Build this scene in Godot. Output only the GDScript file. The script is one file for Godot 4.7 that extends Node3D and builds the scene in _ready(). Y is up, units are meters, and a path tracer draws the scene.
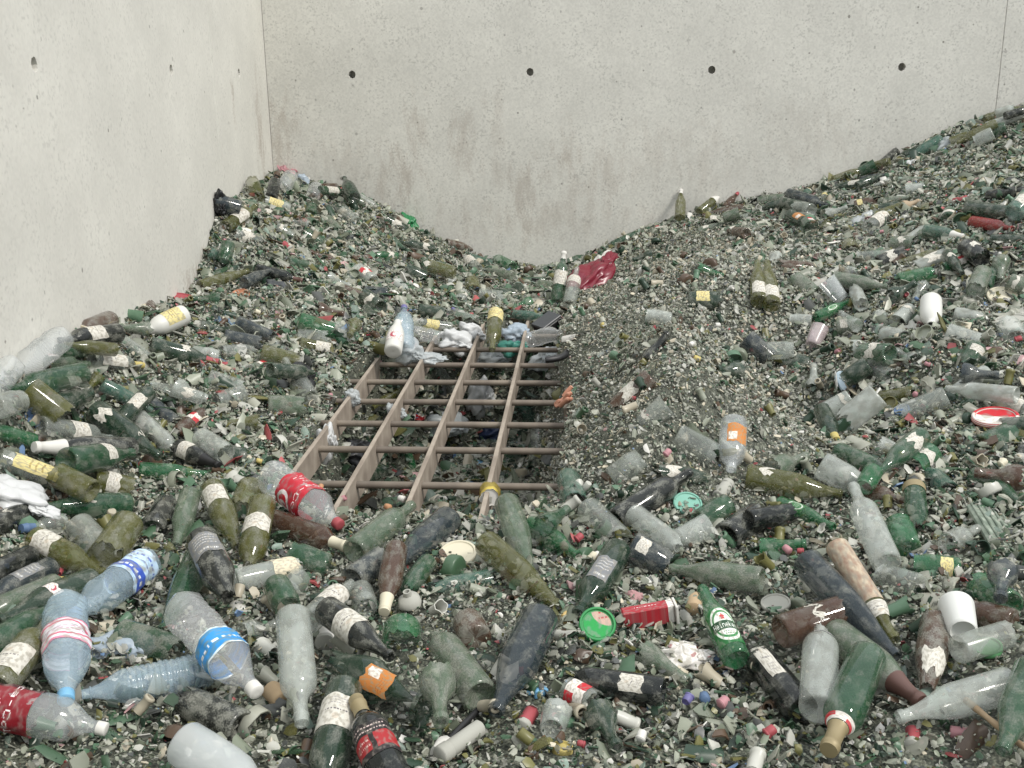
extends Node3D
# A glass recycling bay: concrete walls, a heap of bottles and cullet, and a steel grate over the hopper.

const HX := -1.8
const HZ := -7.8
const HS := 0.2
const HNX := 36
const HNZ := 40
var heights := PackedFloat32Array([
	.803,.746,.693,.638,.571,.488,.399,.32,.261,.227,.221,.244,.291,.352,.419,.483,.542,.598,.655,.716,.782,.853,.927,1.002,1.073,1.139,1.196,1.245,1.286,1.322,1.353,1.38,1.404,1.424,1.441,1.454,
	.786,.728,.678,.63,.563,.468,.361,.269,.202,.164,.157,.185,.244,.319,.394,.461,.519,.571,.625,.685,.752,.825,.904,.984,1.06,1.128,1.186,1.233,1.272,1.304,1.333,1.359,1.382,1.402,1.418,1.429,
	.772,.711,.661,.623,.557,.448,.324,.223,.152,.112,.101,.132,.207,.293,.377,.447,.499,.545,.595,.653,.72,.797,.88,.966,1.047,1.119,1.176,1.22,1.254,1.284,1.31,1.335,1.357,1.376,1.391,1.402,
	.763,.701,.649,.6,.529,.42,.298,.195,.122,.081,.066,.098,.183,.273,.361,.433,.477,.518,.565,.622,.69,.769,.856,.947,1.034,1.108,1.164,1.203,1.233,1.258,1.283,1.307,1.329,1.347,1.361,1.37,
	.757,.69,.631,.57,.492,.391,.282,.185,.113,.071,.061,.094,.165,.251,.335,.404,.452,.493,.541,.597,.665,.745,.833,.926,1.016,1.093,1.146,1.181,1.206,1.228,1.252,1.275,1.295,1.313,1.327,1.334,
	.753,.68,.61,.54,.46,.365,.267,.179,.114,.075,.068,.097,.156,.231,.306,.372,.425,.472,.522,.579,.647,.726,.812,.903,.989,1.063,1.115,1.151,1.176,1.197,1.218,1.238,1.257,1.273,1.286,1.292,
	.754,.673,.588,.506,.427,.337,.249,.174,.116,.082,.076,.101,.151,.217,.285,.349,.404,.454,.506,.564,.631,.708,.792,.877,.958,1.027,1.079,1.115,1.141,1.162,1.18,1.198,1.213,1.227,1.237,1.242,
	.757,.666,.562,.462,.378,.3,.227,.166,.119,.088,.082,.104,.15,.21,.274,.335,.39,.441,.493,.55,.616,.69,.771,.852,.928,.992,1.041,1.078,1.104,1.123,1.139,1.152,1.165,1.175,1.183,1.187,
	.756,.663,.538,.415,.331,.262,.203,.157,.121,.092,.083,.105,.152,.212,.274,.332,.384,.433,.483,.538,.602,.674,.753,.83,.901,.96,1.006,1.04,1.063,1.08,1.093,1.103,1.112,1.119,1.125,1.129,
	.739,.655,.521,.394,.301,.231,.179,.147,.124,.095,.082,.108,.16,.224,.286,.341,.387,.43,.476,.529,.59,.662,.74,.815,.88,.933,.974,1.002,1.022,1.035,1.044,1.05,1.056,1.06,1.064,1.068,
	.673,.593,.479,.37,.279,.205,.151,.126,.115,.088,.08,.113,.176,.247,.311,.36,.398,.432,.472,.523,.586,.658,.737,.809,.866,.911,.944,.966,.98,.988,.993,.995,.997,.999,1.001,1.005,
	.569,.488,.41,.336,.263,.188,.124,.094,.076,.059,.065,.116,.199,.283,.349,.39,.414,.435,.467,.52,.594,.674,.75,.811,.857,.891,.914,.929,.937,.94,.94,.938,.936,.936,.937,.941,
	.467,.386,.342,.308,.259,.189,.12,.074,.044,.028,.045,.124,.236,.334,.397,.423,.428,.433,.456,.514,.606,.699,.769,.815,.847,.869,.883,.891,.893,.891,.886,.88,.875,.872,.873,.878,
	.399,.315,.299,.296,.267,.195,.119,.064,.031,.022,.049,.16,.293,.391,.443,.445,.43,.425,.441,.502,.611,.718,.776,.807,.828,.841,.847,.849,.846,.84,.832,.822,.814,.809,.811,.816,
	.388,.313,.288,.283,.255,.182,.105,.053,.032,.048,.114,.24,.359,.423,.449,.426,.405,.405,.429,.491,.59,.689,.746,.775,.792,.801,.804,.803,.797,.789,.778,.767,.757,.75,.752,.759,
	.409,.334,.29,.26,.216,.145,.075,.035,.032,.072,.161,.284,.373,.394,.378,.346,.343,.369,.403,.458,.538,.621,.681,.718,.74,.75,.754,.752,.746,.737,.727,.715,.706,.7,.701,.706,
	.439,.355,.29,.239,.181,.108,.043,.013,.019,.068,.161,.267,.328,.324,.279,.237,.26,.32,.365,.409,.472,.546,.608,.651,.678,.693,.699,.699,.694,.686,.677,.667,.659,.654,.654,.659,
	.47,.37,.283,.219,.155,.085,.025,-.008,-.007,.037,.129,.236,.286,.259,.191,.155,.205,.287,.338,.368,.417,.482,.54,.584,.614,.632,.642,.644,.642,.636,.628,.62,.614,.61,.61,.614,
	.501,.375,.265,.195,.133,.07,.013,-.026,-.036,-.006,.079,.214,.283,.232,.122,.083,.181,.291,.337,.357,.389,.436,.483,.523,.553,.573,.585,.59,.59,.587,.581,.575,.571,.568,.569,.572,
	.542,.4,.269,.182,.12,.063,.008,-.035,-.05,-.027,.066,.244,.344,.258,.076,.009,.156,.295,.33,.345,.366,.399,.436,.47,.498,.519,.532,.539,.541,.539,.536,.532,.529,.528,.529,.532,
	.586,.437,.275,.168,.109,.063,.011,-.034,-.05,-.023,.087,.288,.414,.299,.08,-.01,.106,.232,.286,.312,.335,.363,.394,.424,.449,.469,.482,.49,.494,.494,.493,.491,.489,.489,.491,.494,
	.607,.428,.225,.117,.082,.061,.015,-.028,-.047,-.019,.084,.265,.369,.257,.106,.05,.11,.182,.231,.266,.296,.326,.355,.382,.405,.424,.437,.446,.451,.452,.452,.451,.451,.452,.454,.458,
	.618,.39,.157,.065,.048,.04,.014,-.018,-.035,-.012,.084,.272,.333,.225,.127,.109,.138,.157,.186,.225,.259,.291,.319,.345,.367,.384,.397,.406,.412,.414,.414,.414,.415,.417,.42,.424,
	.651,.475,.215,.076,.042,.036,.022,.001,-.013,.001,.095,.245,.191,.144,.107,.114,.135,.147,.167,.199,.232,.262,.289,.313,.333,.35,.362,.371,.376,.379,.38,.38,.381,.384,.388,.392,
	.638,.465,.245,.099,.059,.052,.04,.029,.021,.024,.079,.147,.099,.064,.072,.108,.132,.147,.164,.188,.215,.241,.265,.287,.306,.321,.332,.34,.346,.348,.349,.35,.351,.354,.358,.362,
	.587,.413,.219,.092,.068,.064,.056,.051,.051,.044,.057,.067,.046,.043,.069,.109,.134,.15,.166,.184,.205,.226,.247,.266,.282,.296,.306,.314,.319,.321,.323,.323,.325,.327,.331,.335,
	.536,.378,.215,.106,.071,.066,.06,.055,.054,.05,.049,.047,.042,.051,.079,.113,.138,.154,.168,.182,.199,.216,.233,.249,.263,.275,.285,.291,.296,.298,.299,.3,.301,.303,.306,.309,
	.493,.359,.223,.125,.08,.07,.059,.05,.05,.05,.049,.049,.052,.066,.09,.12,.142,.156,.168,.18,.193,.207,.221,.235,.247,.258,.266,.272,.276,.278,.279,.279,.28,.281,.283,.286,
	.449,.332,.221,.134,.087,.068,.058,.05,.047,.046,.046,.049,.057,.073,.097,.121,.14,.154,.165,.176,.187,.198,.21,.222,.233,.242,.249,.255,.258,.259,.26,.26,.26,.26,.261,.263,
	.407,.303,.209,.136,.089,.067,.057,.051,.045,.041,.041,.044,.055,.075,.097,.118,.135,.148,.159,.169,.179,.189,.2,.21,.22,.228,.235,.239,.241,.242,.242,.241,.241,.241,.241,.242,
	.367,.275,.195,.133,.09,.067,.057,.051,.044,.039,.039,.042,.053,.073,.094,.112,.127,.14,.15,.16,.169,.179,.188,.198,.206,.214,.22,.224,.226,.226,.225,.223,.222,.221,.221,.221,
	.334,.25,.182,.129,.092,.069,.057,.049,.044,.04,.04,.044,.054,.071,.088,.104,.118,.13,.14,.149,.158,.167,.176,.184,.192,.2,.206,.209,.21,.209,.207,.205,.204,.202,.201,.2,
	.309,.235,.174,.127,.093,.071,.058,.05,.045,.042,.043,.047,.055,.068,.082,.095,.108,.118,.128,.137,.145,.153,.162,.17,.177,.184,.189,.192,.192,.191,.189,.187,.185,.183,.181,.18,
	.29,.224,.169,.126,.095,.074,.061,.052,.048,.045,.046,.049,.055,.064,.075,.086,.097,.106,.115,.123,.131,.139,.146,.154,.16,.166,.171,.173,.173,.172,.17,.168,.165,.163,.161,.159,
	.275,.215,.165,.126,.098,.077,.064,.055,.051,.048,.048,.049,.054,.06,.068,.077,.086,.094,.102,.109,.116,.123,.13,.136,.142,.148,.151,.153,.153,.152,.15,.148,.145,.143,.141,.139,
	.262,.207,.161,.126,.099,.08,.066,.057,.052,.05,.048,.048,.051,.055,.061,.067,.074,.081,.088,.094,.1,.106,.113,.119,.124,.128,.131,.133,.133,.132,.13,.128,.125,.122,.12,.118,
	.251,.2,.158,.125,.1,.081,.067,.058,.052,.048,.046,.045,.046,.048,.052,.057,.063,.068,.074,.079,.084,.09,.095,.1,.105,.108,.11,.112,.112,.111,.109,.107,.104,.102,.099,.097,
	.243,.196,.156,.124,.099,.08,.066,.056,.049,.045,.041,.04,.04,.041,.043,.047,.051,.055,.059,.064,.068,.073,.077,.081,.085,.088,.09,.09,.09,.089,.088,.085,.083,.08,.078,.075,
	.237,.192,.154,.123,.099,.079,.065,.054,.046,.04,.036,.033,.032,.032,.034,.036,.038,.042,.045,.049,.052,.056,.059,.063,.065,.067,.069,.069,.069,.068,.066,.064,.061,.059,.056,.053,
	.231,.188,.152,.122,.097,.078,.062,.05,.041,.034,.029,.026,.024,.023,.023,.024,.026,.028,.03,.033,.036,.039,.041,.044,.046,.047,.048,.048,.048,.046,.045,.042,.04,.037,.034,.032
])
var pit := PackedVector2Array([Vector2(-0.730, -3.180), Vector2(-0.686, -4.689), Vector2(-0.364, -5.264), Vector2(-0.061, -5.573), Vector2(0.223, -5.657), Vector2(0.194, -4.115), Vector2(0.113, -3.135), Vector2(-0.288, -3.040), Vector2(-0.583, -3.050)])
# name, type, glass, cut from, cut to, x, y, z, axis x, y, z, roll, scale, labels, cap, description, category, group
var bottle_rows := [
	["glass_bottle","wine","br1",0,1,-1.569,.417,-4.056,-.032,.054,.998,0,1.03,[],[],"brown glass bottle lying against the left wall, highest of the wall row","bottle",""],
	["wine_bottle","wine","dk1",0,1,-1.479,.404,-3.885,-.332,.12,.936,0,1.03,[["white",0.3,0.6,0,150]],[],"dark wine bottle with a clean white label beside the left wall","bottle",""],
	["plastic_bottle","pet","pet",0,1,-1.532,.474,-3.519,-.067,-.111,.991,0,1.03,[],[],"empty clear plastic bottle leaning along the foot of the left wall","bottle",""],
	["plastic_bottle","cola","pet",0,1,-1.544,.47,-3.166,.061,-.174,.983,0,.82,[],[],"big clear plastic bottle cut by the left edge at the wall","bottle",""],
	["plastic_bottle","flask","milk",0,1,-1.381,.365,-4.396,-.582,-.185,.792,0,1.03,[["yellow",0.15,0.6,0,130]],[],"squat white plastic flask with a yellow label","bottle",""],
	["wine_bottle","burg","dg1",0,1,-1.435,.303,-4.088,.876,-.352,-.331,0,.93,[["torn",0.4,0.6,40,90]],["red",0.8],"dark green bottle with a torn label and a red capsule","bottle",""],
	["broken_bottle","wine","cl1",0,.6,-1.394,.286,-3.931,-.815,.471,-.336,0,.82,[],[],"crushed clear bottle next to the torn-label green bottle","bottle",""],
	["glass_bottle","wine","g0",0,1,-1.413,.39,-3.368,-.392,.074,.917,0,1.03,[],[],"bright green bottle lying level below the wall bottles","bottle",""],
	["glass_bottle","spirit","pg1",0,1,-1.627,.408,-3.451,.541,-.254,-.802,0,.82,[["pink",0.25,0.45,20,50]],[],"pale bottle with a small red mark beside the left wall","bottle",""],
	["broken_bottle","beer","g1",0,.6,-1.565,.417,-3.548,.301,-.186,-.935,0,.93,[],[],"short green bottle stub among bottles at the left wall","bottle",""],
	["glass_bottle","beer","ol1",0,1,-1.424,.384,-3.703,-.675,.279,.683,0,.82,[],[],"dusty olive beer bottle near the left wall","bottle",""],
	["glass_bottle","spirit","cl1",0,1,-1.502,.356,-3.671,.474,-.313,-.823,0,.82,[["white",0.1,0.6,0,150]],["yellow",0.8],"clear bottle with white label and yellow foil neck near left wall","bottle",""],
	["glass_jar","jar","br1",0,1,-1.536,.326,-3.415,.612,-.167,-.773,0,1.03,[["white",0.35,0.8,0,200]],[],"brown jar with a white paper band, base turned outward","jar",""],
	["bottle_neck","champ","ol0",.7,1,-1.441,.35,-3.782,-.125,-.247,.961,0,.82,[],[],"yellow olive bottle neck with its mouth open","bottle",""],
	["wine_bottle","wine","dg1",0,1,-1.45,.299,-3.445,.015,.106,.994,0,1.03,[["torn",0.2,0.35,10,60],["torn",0.45,0.6,-20,50]],[],"green bottle with remains of two small labels near left wall","bottle",""],
	["glass_bottle","beer","tl1",0,1,-1.435,.295,-3.569,.767,-.594,-.243,0,.82,[],[],"grey green beer bottle behind the white-labelled green one","bottle",""],
	["wine_bottle","wine","dg1",0,1,-1.297,.245,-3.632,-.245,-.281,.928,0,.82,[["white",0.2,0.5,15,90]],[],"green bottle with crooked white label pointing downhill","bottle",""],
	["wine_bottle","champ","dg0",0,1,-1.401,.249,-3.397,.813,-.397,.425,0,.98,[["torn",0.1,0.3,0,80],["torn",0.6,0.68,40,40]],[],"fat dark green bottle with white scraps of label","bottle",""],
	["glass_bottle","spirit","fr1",0,1,-1.317,.174,-3.563,.735,-.462,.496,0,.82,[],["white",0.86],"grey clear bottle with a white screw cap","bottle",""],
	["glass_bottle","spirit","cl1",0,1,-1.443,.303,-3.066,.459,-.419,-.784,0,1.03,[["white",0.35,0.58,0,150]],[],"clear grey bottle with a white label in its middle","bottle",""],
	["glass_jar","jar","cl2",0,1,-1.477,.42,-2.888,.243,-.104,-.964,0,1.03,[],[],"dusty grey jar cut by the left edge of the picture","jar",""],
	["glass_bottle","beer","bg0",0,1,-1.424,.282,-2.987,-.587,.507,.631,0,.82,[],[],"bright green bottle at the left edge above long dark neck","bottle",""],
	["glass_bottle","hock","dk1",0,1,-1.217,.181,-3.202,-.544,.303,.783,0,1.03,[],["white",0.72],"long dark slender bottle with white neck foil at left edge","bottle",""],
	["wine_bottle","burg","g1",0,1,-1.288,.258,-2.877,.282,-.246,-.927,0,1.03,[["white",0.45,0.62,0,140]],[],"green bottle with a wide white label above olive stub","bottle",""],
	["wine_bottle","spirit","cl1",0,1,-1.457,.29,-2.827,.732,-.55,-.401,0,.89,[["yellow",0.12,0.66,10,90]],[],"clear bottle with long yellowed label at the left edge","bottle",""],
	["broken_bottle","champ","ol1",0,.5,-1.193,.193,-2.803,-.889,.298,-.347,0,.82,[],[],"olive bottle end beside yellowed clear bottle","bottle",""],
	["broken_bottle","champ","ol1",0,.42,-1.268,.158,-2.99,.723,-.466,-.51,0,.88,[["white",0.1,0.28,0,120]],[],"olive broken bottle with white label and open mouth toward viewer","bottle",""],
	["beer_bottle","beer","bg0",0,1,-1.219,.093,-3.245,.943,-.183,-.278,0,.91,[],[],"bright green slender beer bottle lying level on broken glass","bottle",""],
	["wine_bottle","burg","dk1",.2,1,-1.188,.11,-3.457,.846,-.157,.509,0,.82,[["white",0.3,0.5,0,150]],["black",0.7],"small dark bottle with white label above bright green beer bottle","bottle",""],
	["broken_bottle","wine","bl1",0,.7,-1.213,.283,-4.599,.894,-.348,.283,0,.82,[],[],"blue-grey broken bottle on the left slope","bottle",""],
	["wine_bottle","champ","g0",0,1,-1.146,.1,-2.931,-.655,.277,.703,0,.85,[["torn",0.42,0.5,0,40]],[],"large dusty green bottle lying level beside the white sheet","bottle",""],
	["broken_bottle","wine","cl2",0,.5,-1.193,.146,-2.686,.714,-.34,.612,20,1.03,[],[],"dusty grey bottle base with ring marks","bottle",""],
	["broken_bottle","champ","ol1",0,.5,-1.046,.156,-2.659,-.026,-.126,.992,0,1.03,[],[],"jagged open olive bottle beside ringed grey base","bottle",""],
	["wine_bottle","wine","dk1",0,.7,-1.023,.087,-2.768,-.126,-.038,-.991,0,1.01,[],[],"dark bottle seen by its base with round white sticker","bottle",""],
	["wine_bottle","burg","ol0",0,1,-1.245,.173,-2.536,.879,-.231,.417,0,.82,[["white",0.08,0.36,0,130]],[],"olive wine bottle with white label and yellow-green glass","bottle",""],
	["glass_bottle","beer","pg1",0,1,-.954,.137,-2.919,.095,-.248,.964,0,1.03,[],[],"pale green bottle pointing straight down the slope","bottle",""],
	["bottle_neck","beer","ol1",.8,1,-1.056,.106,-2.817,.573,-.118,.811,0,1.03,[],[],"small olive bottle mouth ring near blue water bottle","bottle",""],
	["wine_bottle","wine","dk1",0,1,-1.334,.185,-2.682,-.173,.133,.976,0,.82,[["torn",0.3,0.4,0,50]],[],"dark grey bottle with white sticker under white sheet","bottle",""],
	["wine_bottle","wine","dk0",0,1,-1.235,.148,-2.48,-.182,.123,.976,0,.82,[],[],"dark bottle without label at the left edge, upper of the stack","bottle",""],
	["glass_bottle","spirit","cl1",.45,1,-1.2,.107,-2.803,-.47,.267,.841,0,.82,[],["blue",0.84],"clear bottle neck end with a blue cap","bottle",""],
	["wine_bottle","wine","bl1",0,1,-1.173,.129,-2.449,-.228,.118,.966,0,.82,[["silver",0.2,0.6,0,70]],[],"dark blue-grey bottle with streaked label at left edge","bottle",""],
	["wine_bottle","wine","pg2",0,1,-1.126,.122,-2.368,-.343,.123,.931,0,.82,[],[],"pale dusty bottle at the left edge above the stickered one","bottle",""],
	["wine_bottle","burg","dg1",0,1,-1.046,.118,-2.39,-.404,.105,.909,0,.94,[["pink",0.42,0.55,0,60]],[],"long green bottle with pink and white sticker at left edge","bottle",""],
	["glass_bottle","beer","g1",0,.9,-1.113,.162,-2.01,.195,-.109,-.975,0,.94,[],[],"green bottle at the left edge below the pink-stickered one","bottle",""],
	["wine_bottle","wine","ol2",0,1,-1.026,.159,-1.84,-.06,-.038,-.997,0,.98,[["white",0.1,0.45,10,160]],[],"dusty bottle with a bright white label at left edge","bottle",""],
	["plastic_bottle","cola","pet",0,1,-1.057,.159,-1.806,.977,-.195,.086,0,.82,[["cola2",0.15,0.5,0,300]],["white",0.93],"clear plastic bottle with red label at lower left corner","bottle",""],
	["plastic_bottle","pet","petb",0,1,-.949,.111,-2.515,-.231,.038,.972,0,.99,[["water",0.08,0.42,0,330]],["blue",0.94],"blue-tinted water bottle with blue print label","bottle",""],
	["plastic_bottle","pet","petb",0,1,-1.004,.186,-2.145,.351,-.155,.923,0,1.03,[["pinkband",0.36,0.56,0,340]],["sky",0.93],"crumpled blue plastic bottle standing neck down with pink label","bottle",""],
	["plastic_bottle","pet","petb",0,1,-.654,.089,-2.029,-.903,.036,.428,0,.82,[],[],"ridged clear plastic bottle lying level without a label","bottle",""],
	["broken_bottle","champ","g2",0,.62,-.898,.095,-2.171,.92,-.096,.38,0,.82,[],[],"dusty green broken bottle half above ridged clear bottle","bottle",""],
	["beer_bottle","hock","g0",0,1,-.8,.148,-2.533,-.042,-.194,.98,0,1.03,[],[],"slender green bottle pointing down toward blue label bottle","bottle",""],
	["plastic_bottle","pet","petc",0,1,-.744,.185,-2.131,.661,-.215,.719,0,1.03,[["sky",0.47,0.66,0,340]],["white",0.93],"clear plastic bottle with a sky blue label and white cap","bottle",""],
	["wine_bottle","hock","ol1",0,1,-.903,.133,-2.968,.433,-.163,.886,0,1.03,[["white",0.1,0.38,0,110]],[],"olive slender bottle with white label near cola bottle","bottle",""],
	["broken_bottle","champ","ol1",0,.35,-.801,.111,-3.036,-.049,-.342,.938,0,1.03,[],[],"round olive bottle bottom opening toward viewer near cola bottle","bottle",""],
	["broken_bottle","wine","ol1",0,.85,-.713,.152,-2.806,.051,-.286,.957,0,1.03,[["white",0.28,0.5,0,140]],[],"clear olive bottle with purple-print white label","bottle",""],
	["plastic_bottle","cola","pet",0,1,-.734,.167,-2.999,.712,-.206,.671,0,1.03,[["cola",0.3,0.62,0,320]],["red",0.93],"plastic cola bottle with red label and red cap near grate","bottle",""],
	["glass_bottle","wine","br0",0,1,-.697,.087,-2.828,.826,-.029,.564,0,.98,[],["cream",0.8],"dusty brown bottle with torn pale foil at its neck","bottle",""],
	["glass_jar","jar","g1",0,1,-.49,.073,-2.546,-.928,.344,-.141,0,1.03,[],[],"green jar lying below the brown bottle","jar",""],
	["broken_bottle","spirit","fr1",0,.72,-.701,.105,-2.411,.786,-.082,-.613,0,.83,[["cream",0.4,0.75,0,120]],[],"frosted clear bottle bottom with pale paper label","bottle",""],
	["wine_bottle","burg","dk1",0,.85,-.787,.194,-2.463,.462,-.16,.872,0,1.03,[["silver",0.1,0.4,0,120]],[],"dark bottle with striped silver label beside slender green bottle","bottle",""],
	["glass_jar","jar","cl1",0,1,-.547,.085,-2.464,-.26,-.059,.964,0,.86,[],[],"small clear jar beside frosted bottle bottom","jar",""],
	["glass_bottle","spirit","fr1",0,1,-.488,.176,-2.1,.219,-.322,.921,0,1.03,[],[],"white frosted glass bottle standing out, neck pointing at viewer","bottle",""],
	["plastic_bottle","flask","frost",0,1,-.623,.123,-1.714,.853,-.207,.48,0,1.03,[],[],"frosted plastic flask at the bottom edge","bottle",""],
	["bottle_neck","spirit","cl1",.55,1,-.714,.085,-2.094,.671,-.071,-.738,0,.82,[],[],"clear bottle neck beside the blue-label plastic bottle","bottle",""],
	["glass_jar","jar","g1",0,1,-.582,.122,-2.353,.453,-.152,.878,0,.97,[],[],"open green jar with bright green inside near frosted bottle","jar",""],
	["broken_bottle","champ","dk2",0,.6,-.548,.062,-1.847,-.84,.022,-.543,0,.82,[],[],"crushed dark bottle half buried below blue-label bottle","bottle",""],
	["wine_bottle","wine","pg1",0,1,-.431,.084,-2.618,.429,.061,-.901,0,1.03,[],[],"dusty green bottle with long white glint, below the grate","bottle",""],
	["glass_bottle","champ","bl0",0,1,-.191,.072,-2.854,-.38,-.008,.925,0,1.03,[],[],"dusty blue-grey champagne bottle, neck pointing down","bottle",""],
	["broken_bottle","wine","bl2",0,.45,-.418,.069,-2.481,.438,-.009,-.899,0,.98,[],[],"grey bottle base facing viewer beside dusty green bottle","bottle",""],
	["glass_jar","jar","cl1",0,1,-.39,.067,-2.43,.288,-.051,.956,0,.87,[],[],"open clear jar filled with broken bits","jar",""],
	["glass_bottle","beer","br1",0,1,-.31,.121,-2.56,-.033,-.254,.967,0,1.03,[],["cream",0.78],"dark brown bottle with yellow foil neck end","bottle",""],
	["broken_bottle","beer","g1",0,.75,-.23,.068,-2.585,-.278,-.042,.96,0,.87,[],[],"small green bottle stub beside dark brown bottle","bottle",""],
	["glass_bottle","hock","pg1",0,1,-.019,.122,-2.856,.176,-.173,.969,0,1.03,[],[],"pale dusty bottle lying beside the gold can","bottle",""],
	["wine_bottle","hock","ol0",0,1,-.075,.104,-2.621,.532,-.125,.837,0,1.03,[],[],"olive bottle with glossy dust, neck toward the green lid","bottle",""],
	["glass_bottle","spirit","cl1",0,1,-.472,.117,-2.175,.279,-.067,-.958,0,.82,[["white",0.3,0.7,0,150]],[],"clear bottle wrapped in a white label beside grey base","bottle",""],
	["wine_bottle","burg","dk1",0,1,-.432,.141,-2.19,.687,-.093,.721,0,.82,[["white",0.28,0.55,0,200]],[],"dark bottle with white band label, centre of the front litter","bottle",""],
	["broken_bottle","champ","bg0",0,.22,-.265,.07,-2.227,.091,-.104,.99,0,1.03,[],[],"bright green bottle bottom open like a dish","bottle",""],
	["broken_bottle","champ","dg0",.03,.8,-.171,.077,-1.882,-.837,.112,-.535,0,1.03,[["orange",0.25,0.5,10,70]],[],"large green bottle with orange label and dark open end","bottle",""],
	["wine_bottle","wine","dg1",0,.9,-.352,.1,-1.927,-.012,-.138,.99,0,1.03,[["white",0.18,0.5,0,150]],[],"dark bottle with white label at the bottom edge","bottle",""],
	["beer_bottle","spirit","dk0",0,1,-.204,.097,-1.575,-.383,.093,-.919,0,1.03,[["redblack",0.3,0.62,0,150]],["goldfoil",0.82],"dark bottle with red and black label at the bottom edge","bottle",""],
	["wine_bottle","wine","pg2",0,.85,-.075,.058,-1.953,-.396,.008,-.918,0,1.08,[],[],"grey dust-caked bottle, base toward viewer","bottle",""],
	["bottle_neck","wine","pg2",.55,1,-.18,.155,-2.079,.116,-.138,.984,0,1.01,[],[],"dust-caked slim bottle neck","bottle",""],
	["glass_jar","jar","br2",0,.8,-.09,.062,-2.182,-.24,-.016,-.971,0,1.07,[],[],"dusty brown jar, base toward viewer","jar",""],
	["wine_bottle","champ","bl0",0,1,.058,.114,-2.186,-.314,-.153,.937,0,1.03,[],[],"long dark bottle with bright glint, neck pointing down","bottle",""],
	["beer_bottle","beer","bg0",0,1,.05,.058,-2.836,.505,.01,.863,0,1.04,[],[],"green beer bottle lying in pale broken glass","bottle",""],
	["bottle_neck","beer","g0",.45,1,.022,.108,-2.624,.545,.023,-.838,0,1.03,[],[],"green bottle neck above the green beer bottle","bottle",""],
	["broken_bottle","spirit","cl1",0,.6,.217,.099,-2.867,.444,-.184,.877,0,1.03,[],[],"clear bottle bottom with dark open end","bottle",""],
	["wine_bottle","wine","dk1",0,1,.293,.082,-2.809,.774,.255,-.58,0,1.03,[],[],"dark bottle pointing uphill beside the cullet ridge","bottle",""],
	["broken_bottle","spirit","fr1",0,.8,.343,.107,-2.8,.5,-.139,.855,0,.88,[],[],"pale frosted broken bottle beside the dark bottle","bottle",""],
	["glass_jar","jar","bl1",0,.9,.309,.108,-2.59,.853,-.427,.299,0,1.18,[["white",0.1,0.4,0,60]],[],"dark jar with jagged open end and white paper","jar",""],
	["wine_bottle","wine","dg0",0,1,.274,.105,-2.565,-.399,-.112,.91,0,1.03,[["silver",0.3,0.65,-10,80]],[],"dark green bottle with torn silver-white label","bottle",""],
	["bottle_neck","beer","ol0",.82,1,.006,.128,-2.396,.519,-.272,.81,0,.82,[],[],"olive bottle mouth beside the green lid","bottle",""],
	["broken_bottle","spirit","tl1",0,.6,.172,.098,-3.113,.082,-.089,.993,0,1.03,[],[],"teal glass bottle end at the corner of the grate","bottle",""],
	["wine_bottle","wine","dk0",0,.78,.31,.068,-1.949,-.945,-.029,-.325,0,.83,[["white",0.15,0.38,0,75]],[],"dark purple-black bottle with square white label, neck broken off","bottle",""],
	["glass_jar","tumbler","fr1",0,.8,.071,.056,-1.837,.19,-.043,-.981,0,.85,[],[],"round pale jar bottom facing up","jar",""],
	["bottle_neck","wine","dg1",.55,1,.134,.061,-2.039,.229,-.031,.973,0,.89,[],[],"dark green bottle neck below the purple-black bottle","bottle",""],
	["broken_bottle","beer","cl1",0,.36,.106,.066,-1.971,.776,-.078,.626,0,.85,[["redwhite",0.05,0.3,0,200]],[],"small bottle piece wrapped in a red-flecked label","bottle",""],
	["plastic_bottle","flask","pet",0,1,.709,.244,-3.222,-.19,-.543,.818,0,1.03,[["orange",0.2,0.6,10,90]],[],"clear plastic pot with an orange label, standing neck down","bottle",""],
	["wine_bottle","champ","ol0",0,1,.718,.115,-3.059,.96,-.103,.262,0,.93,[["torn",0.08,0.3,30,70]],[],"long olive champagne bottle with white label scrap","bottle",""],
	["bottle_neck","wine","pg2",.5,1,.682,.105,-3.023,.831,.091,-.549,0,1.03,[],[],"dusty bottle neck above long olive bottle","bottle",""],
	["beer_bottle","beer","bg0",0,1,.797,.068,-2.953,.564,-.01,.826,0,.87,[["emblem",0.2,0.5,0,90]],[],"green beer bottle with white printed emblem","bottle",""],
	["glass_jar","jar","g1",0,1,.536,.072,-2.817,.825,.309,-.473,0,1.03,[],[],"green jar behind the clear tumbler","jar",""],
	["glass_tumbler","tumbler","fr0",0,1,.449,.067,-2.702,.911,.253,-.326,0,1.03,[],[],"clear glass tumbler lying with its mouth to the right","cup",""],
	["broken_bottle","champ","dk1",0,.5,.594,.06,-2.731,.686,.059,-.725,0,1.03,[],[],"dark bottle base beside the clear tumbler","bottle",""],
	["broken_bottle","wine","dk0",0,.6,.659,.104,-2.754,.89,-.071,-.45,0,.82,[],[],"black bottle piece behind green emblem bottle","bottle",""],
	["glass_jar","jar","fr1",0,.95,.952,.145,-3.086,.823,-.399,.403,0,1.22,[],[],"large pale jar beside the long olive bottle","jar",""],
	["wine_bottle","burg","pg2",0,1,.617,.095,-2.401,-.871,-.09,-.484,0,.82,[],[],"large dust-covered bottle lying level above the lettered beer bottle","bottle",""],
	["wine_bottle","hock","bl0",0,1,.707,.172,-2.346,.343,-.239,.908,0,1.03,[],[],"long blue-green slender bottle pointing down","bottle",""],
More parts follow.
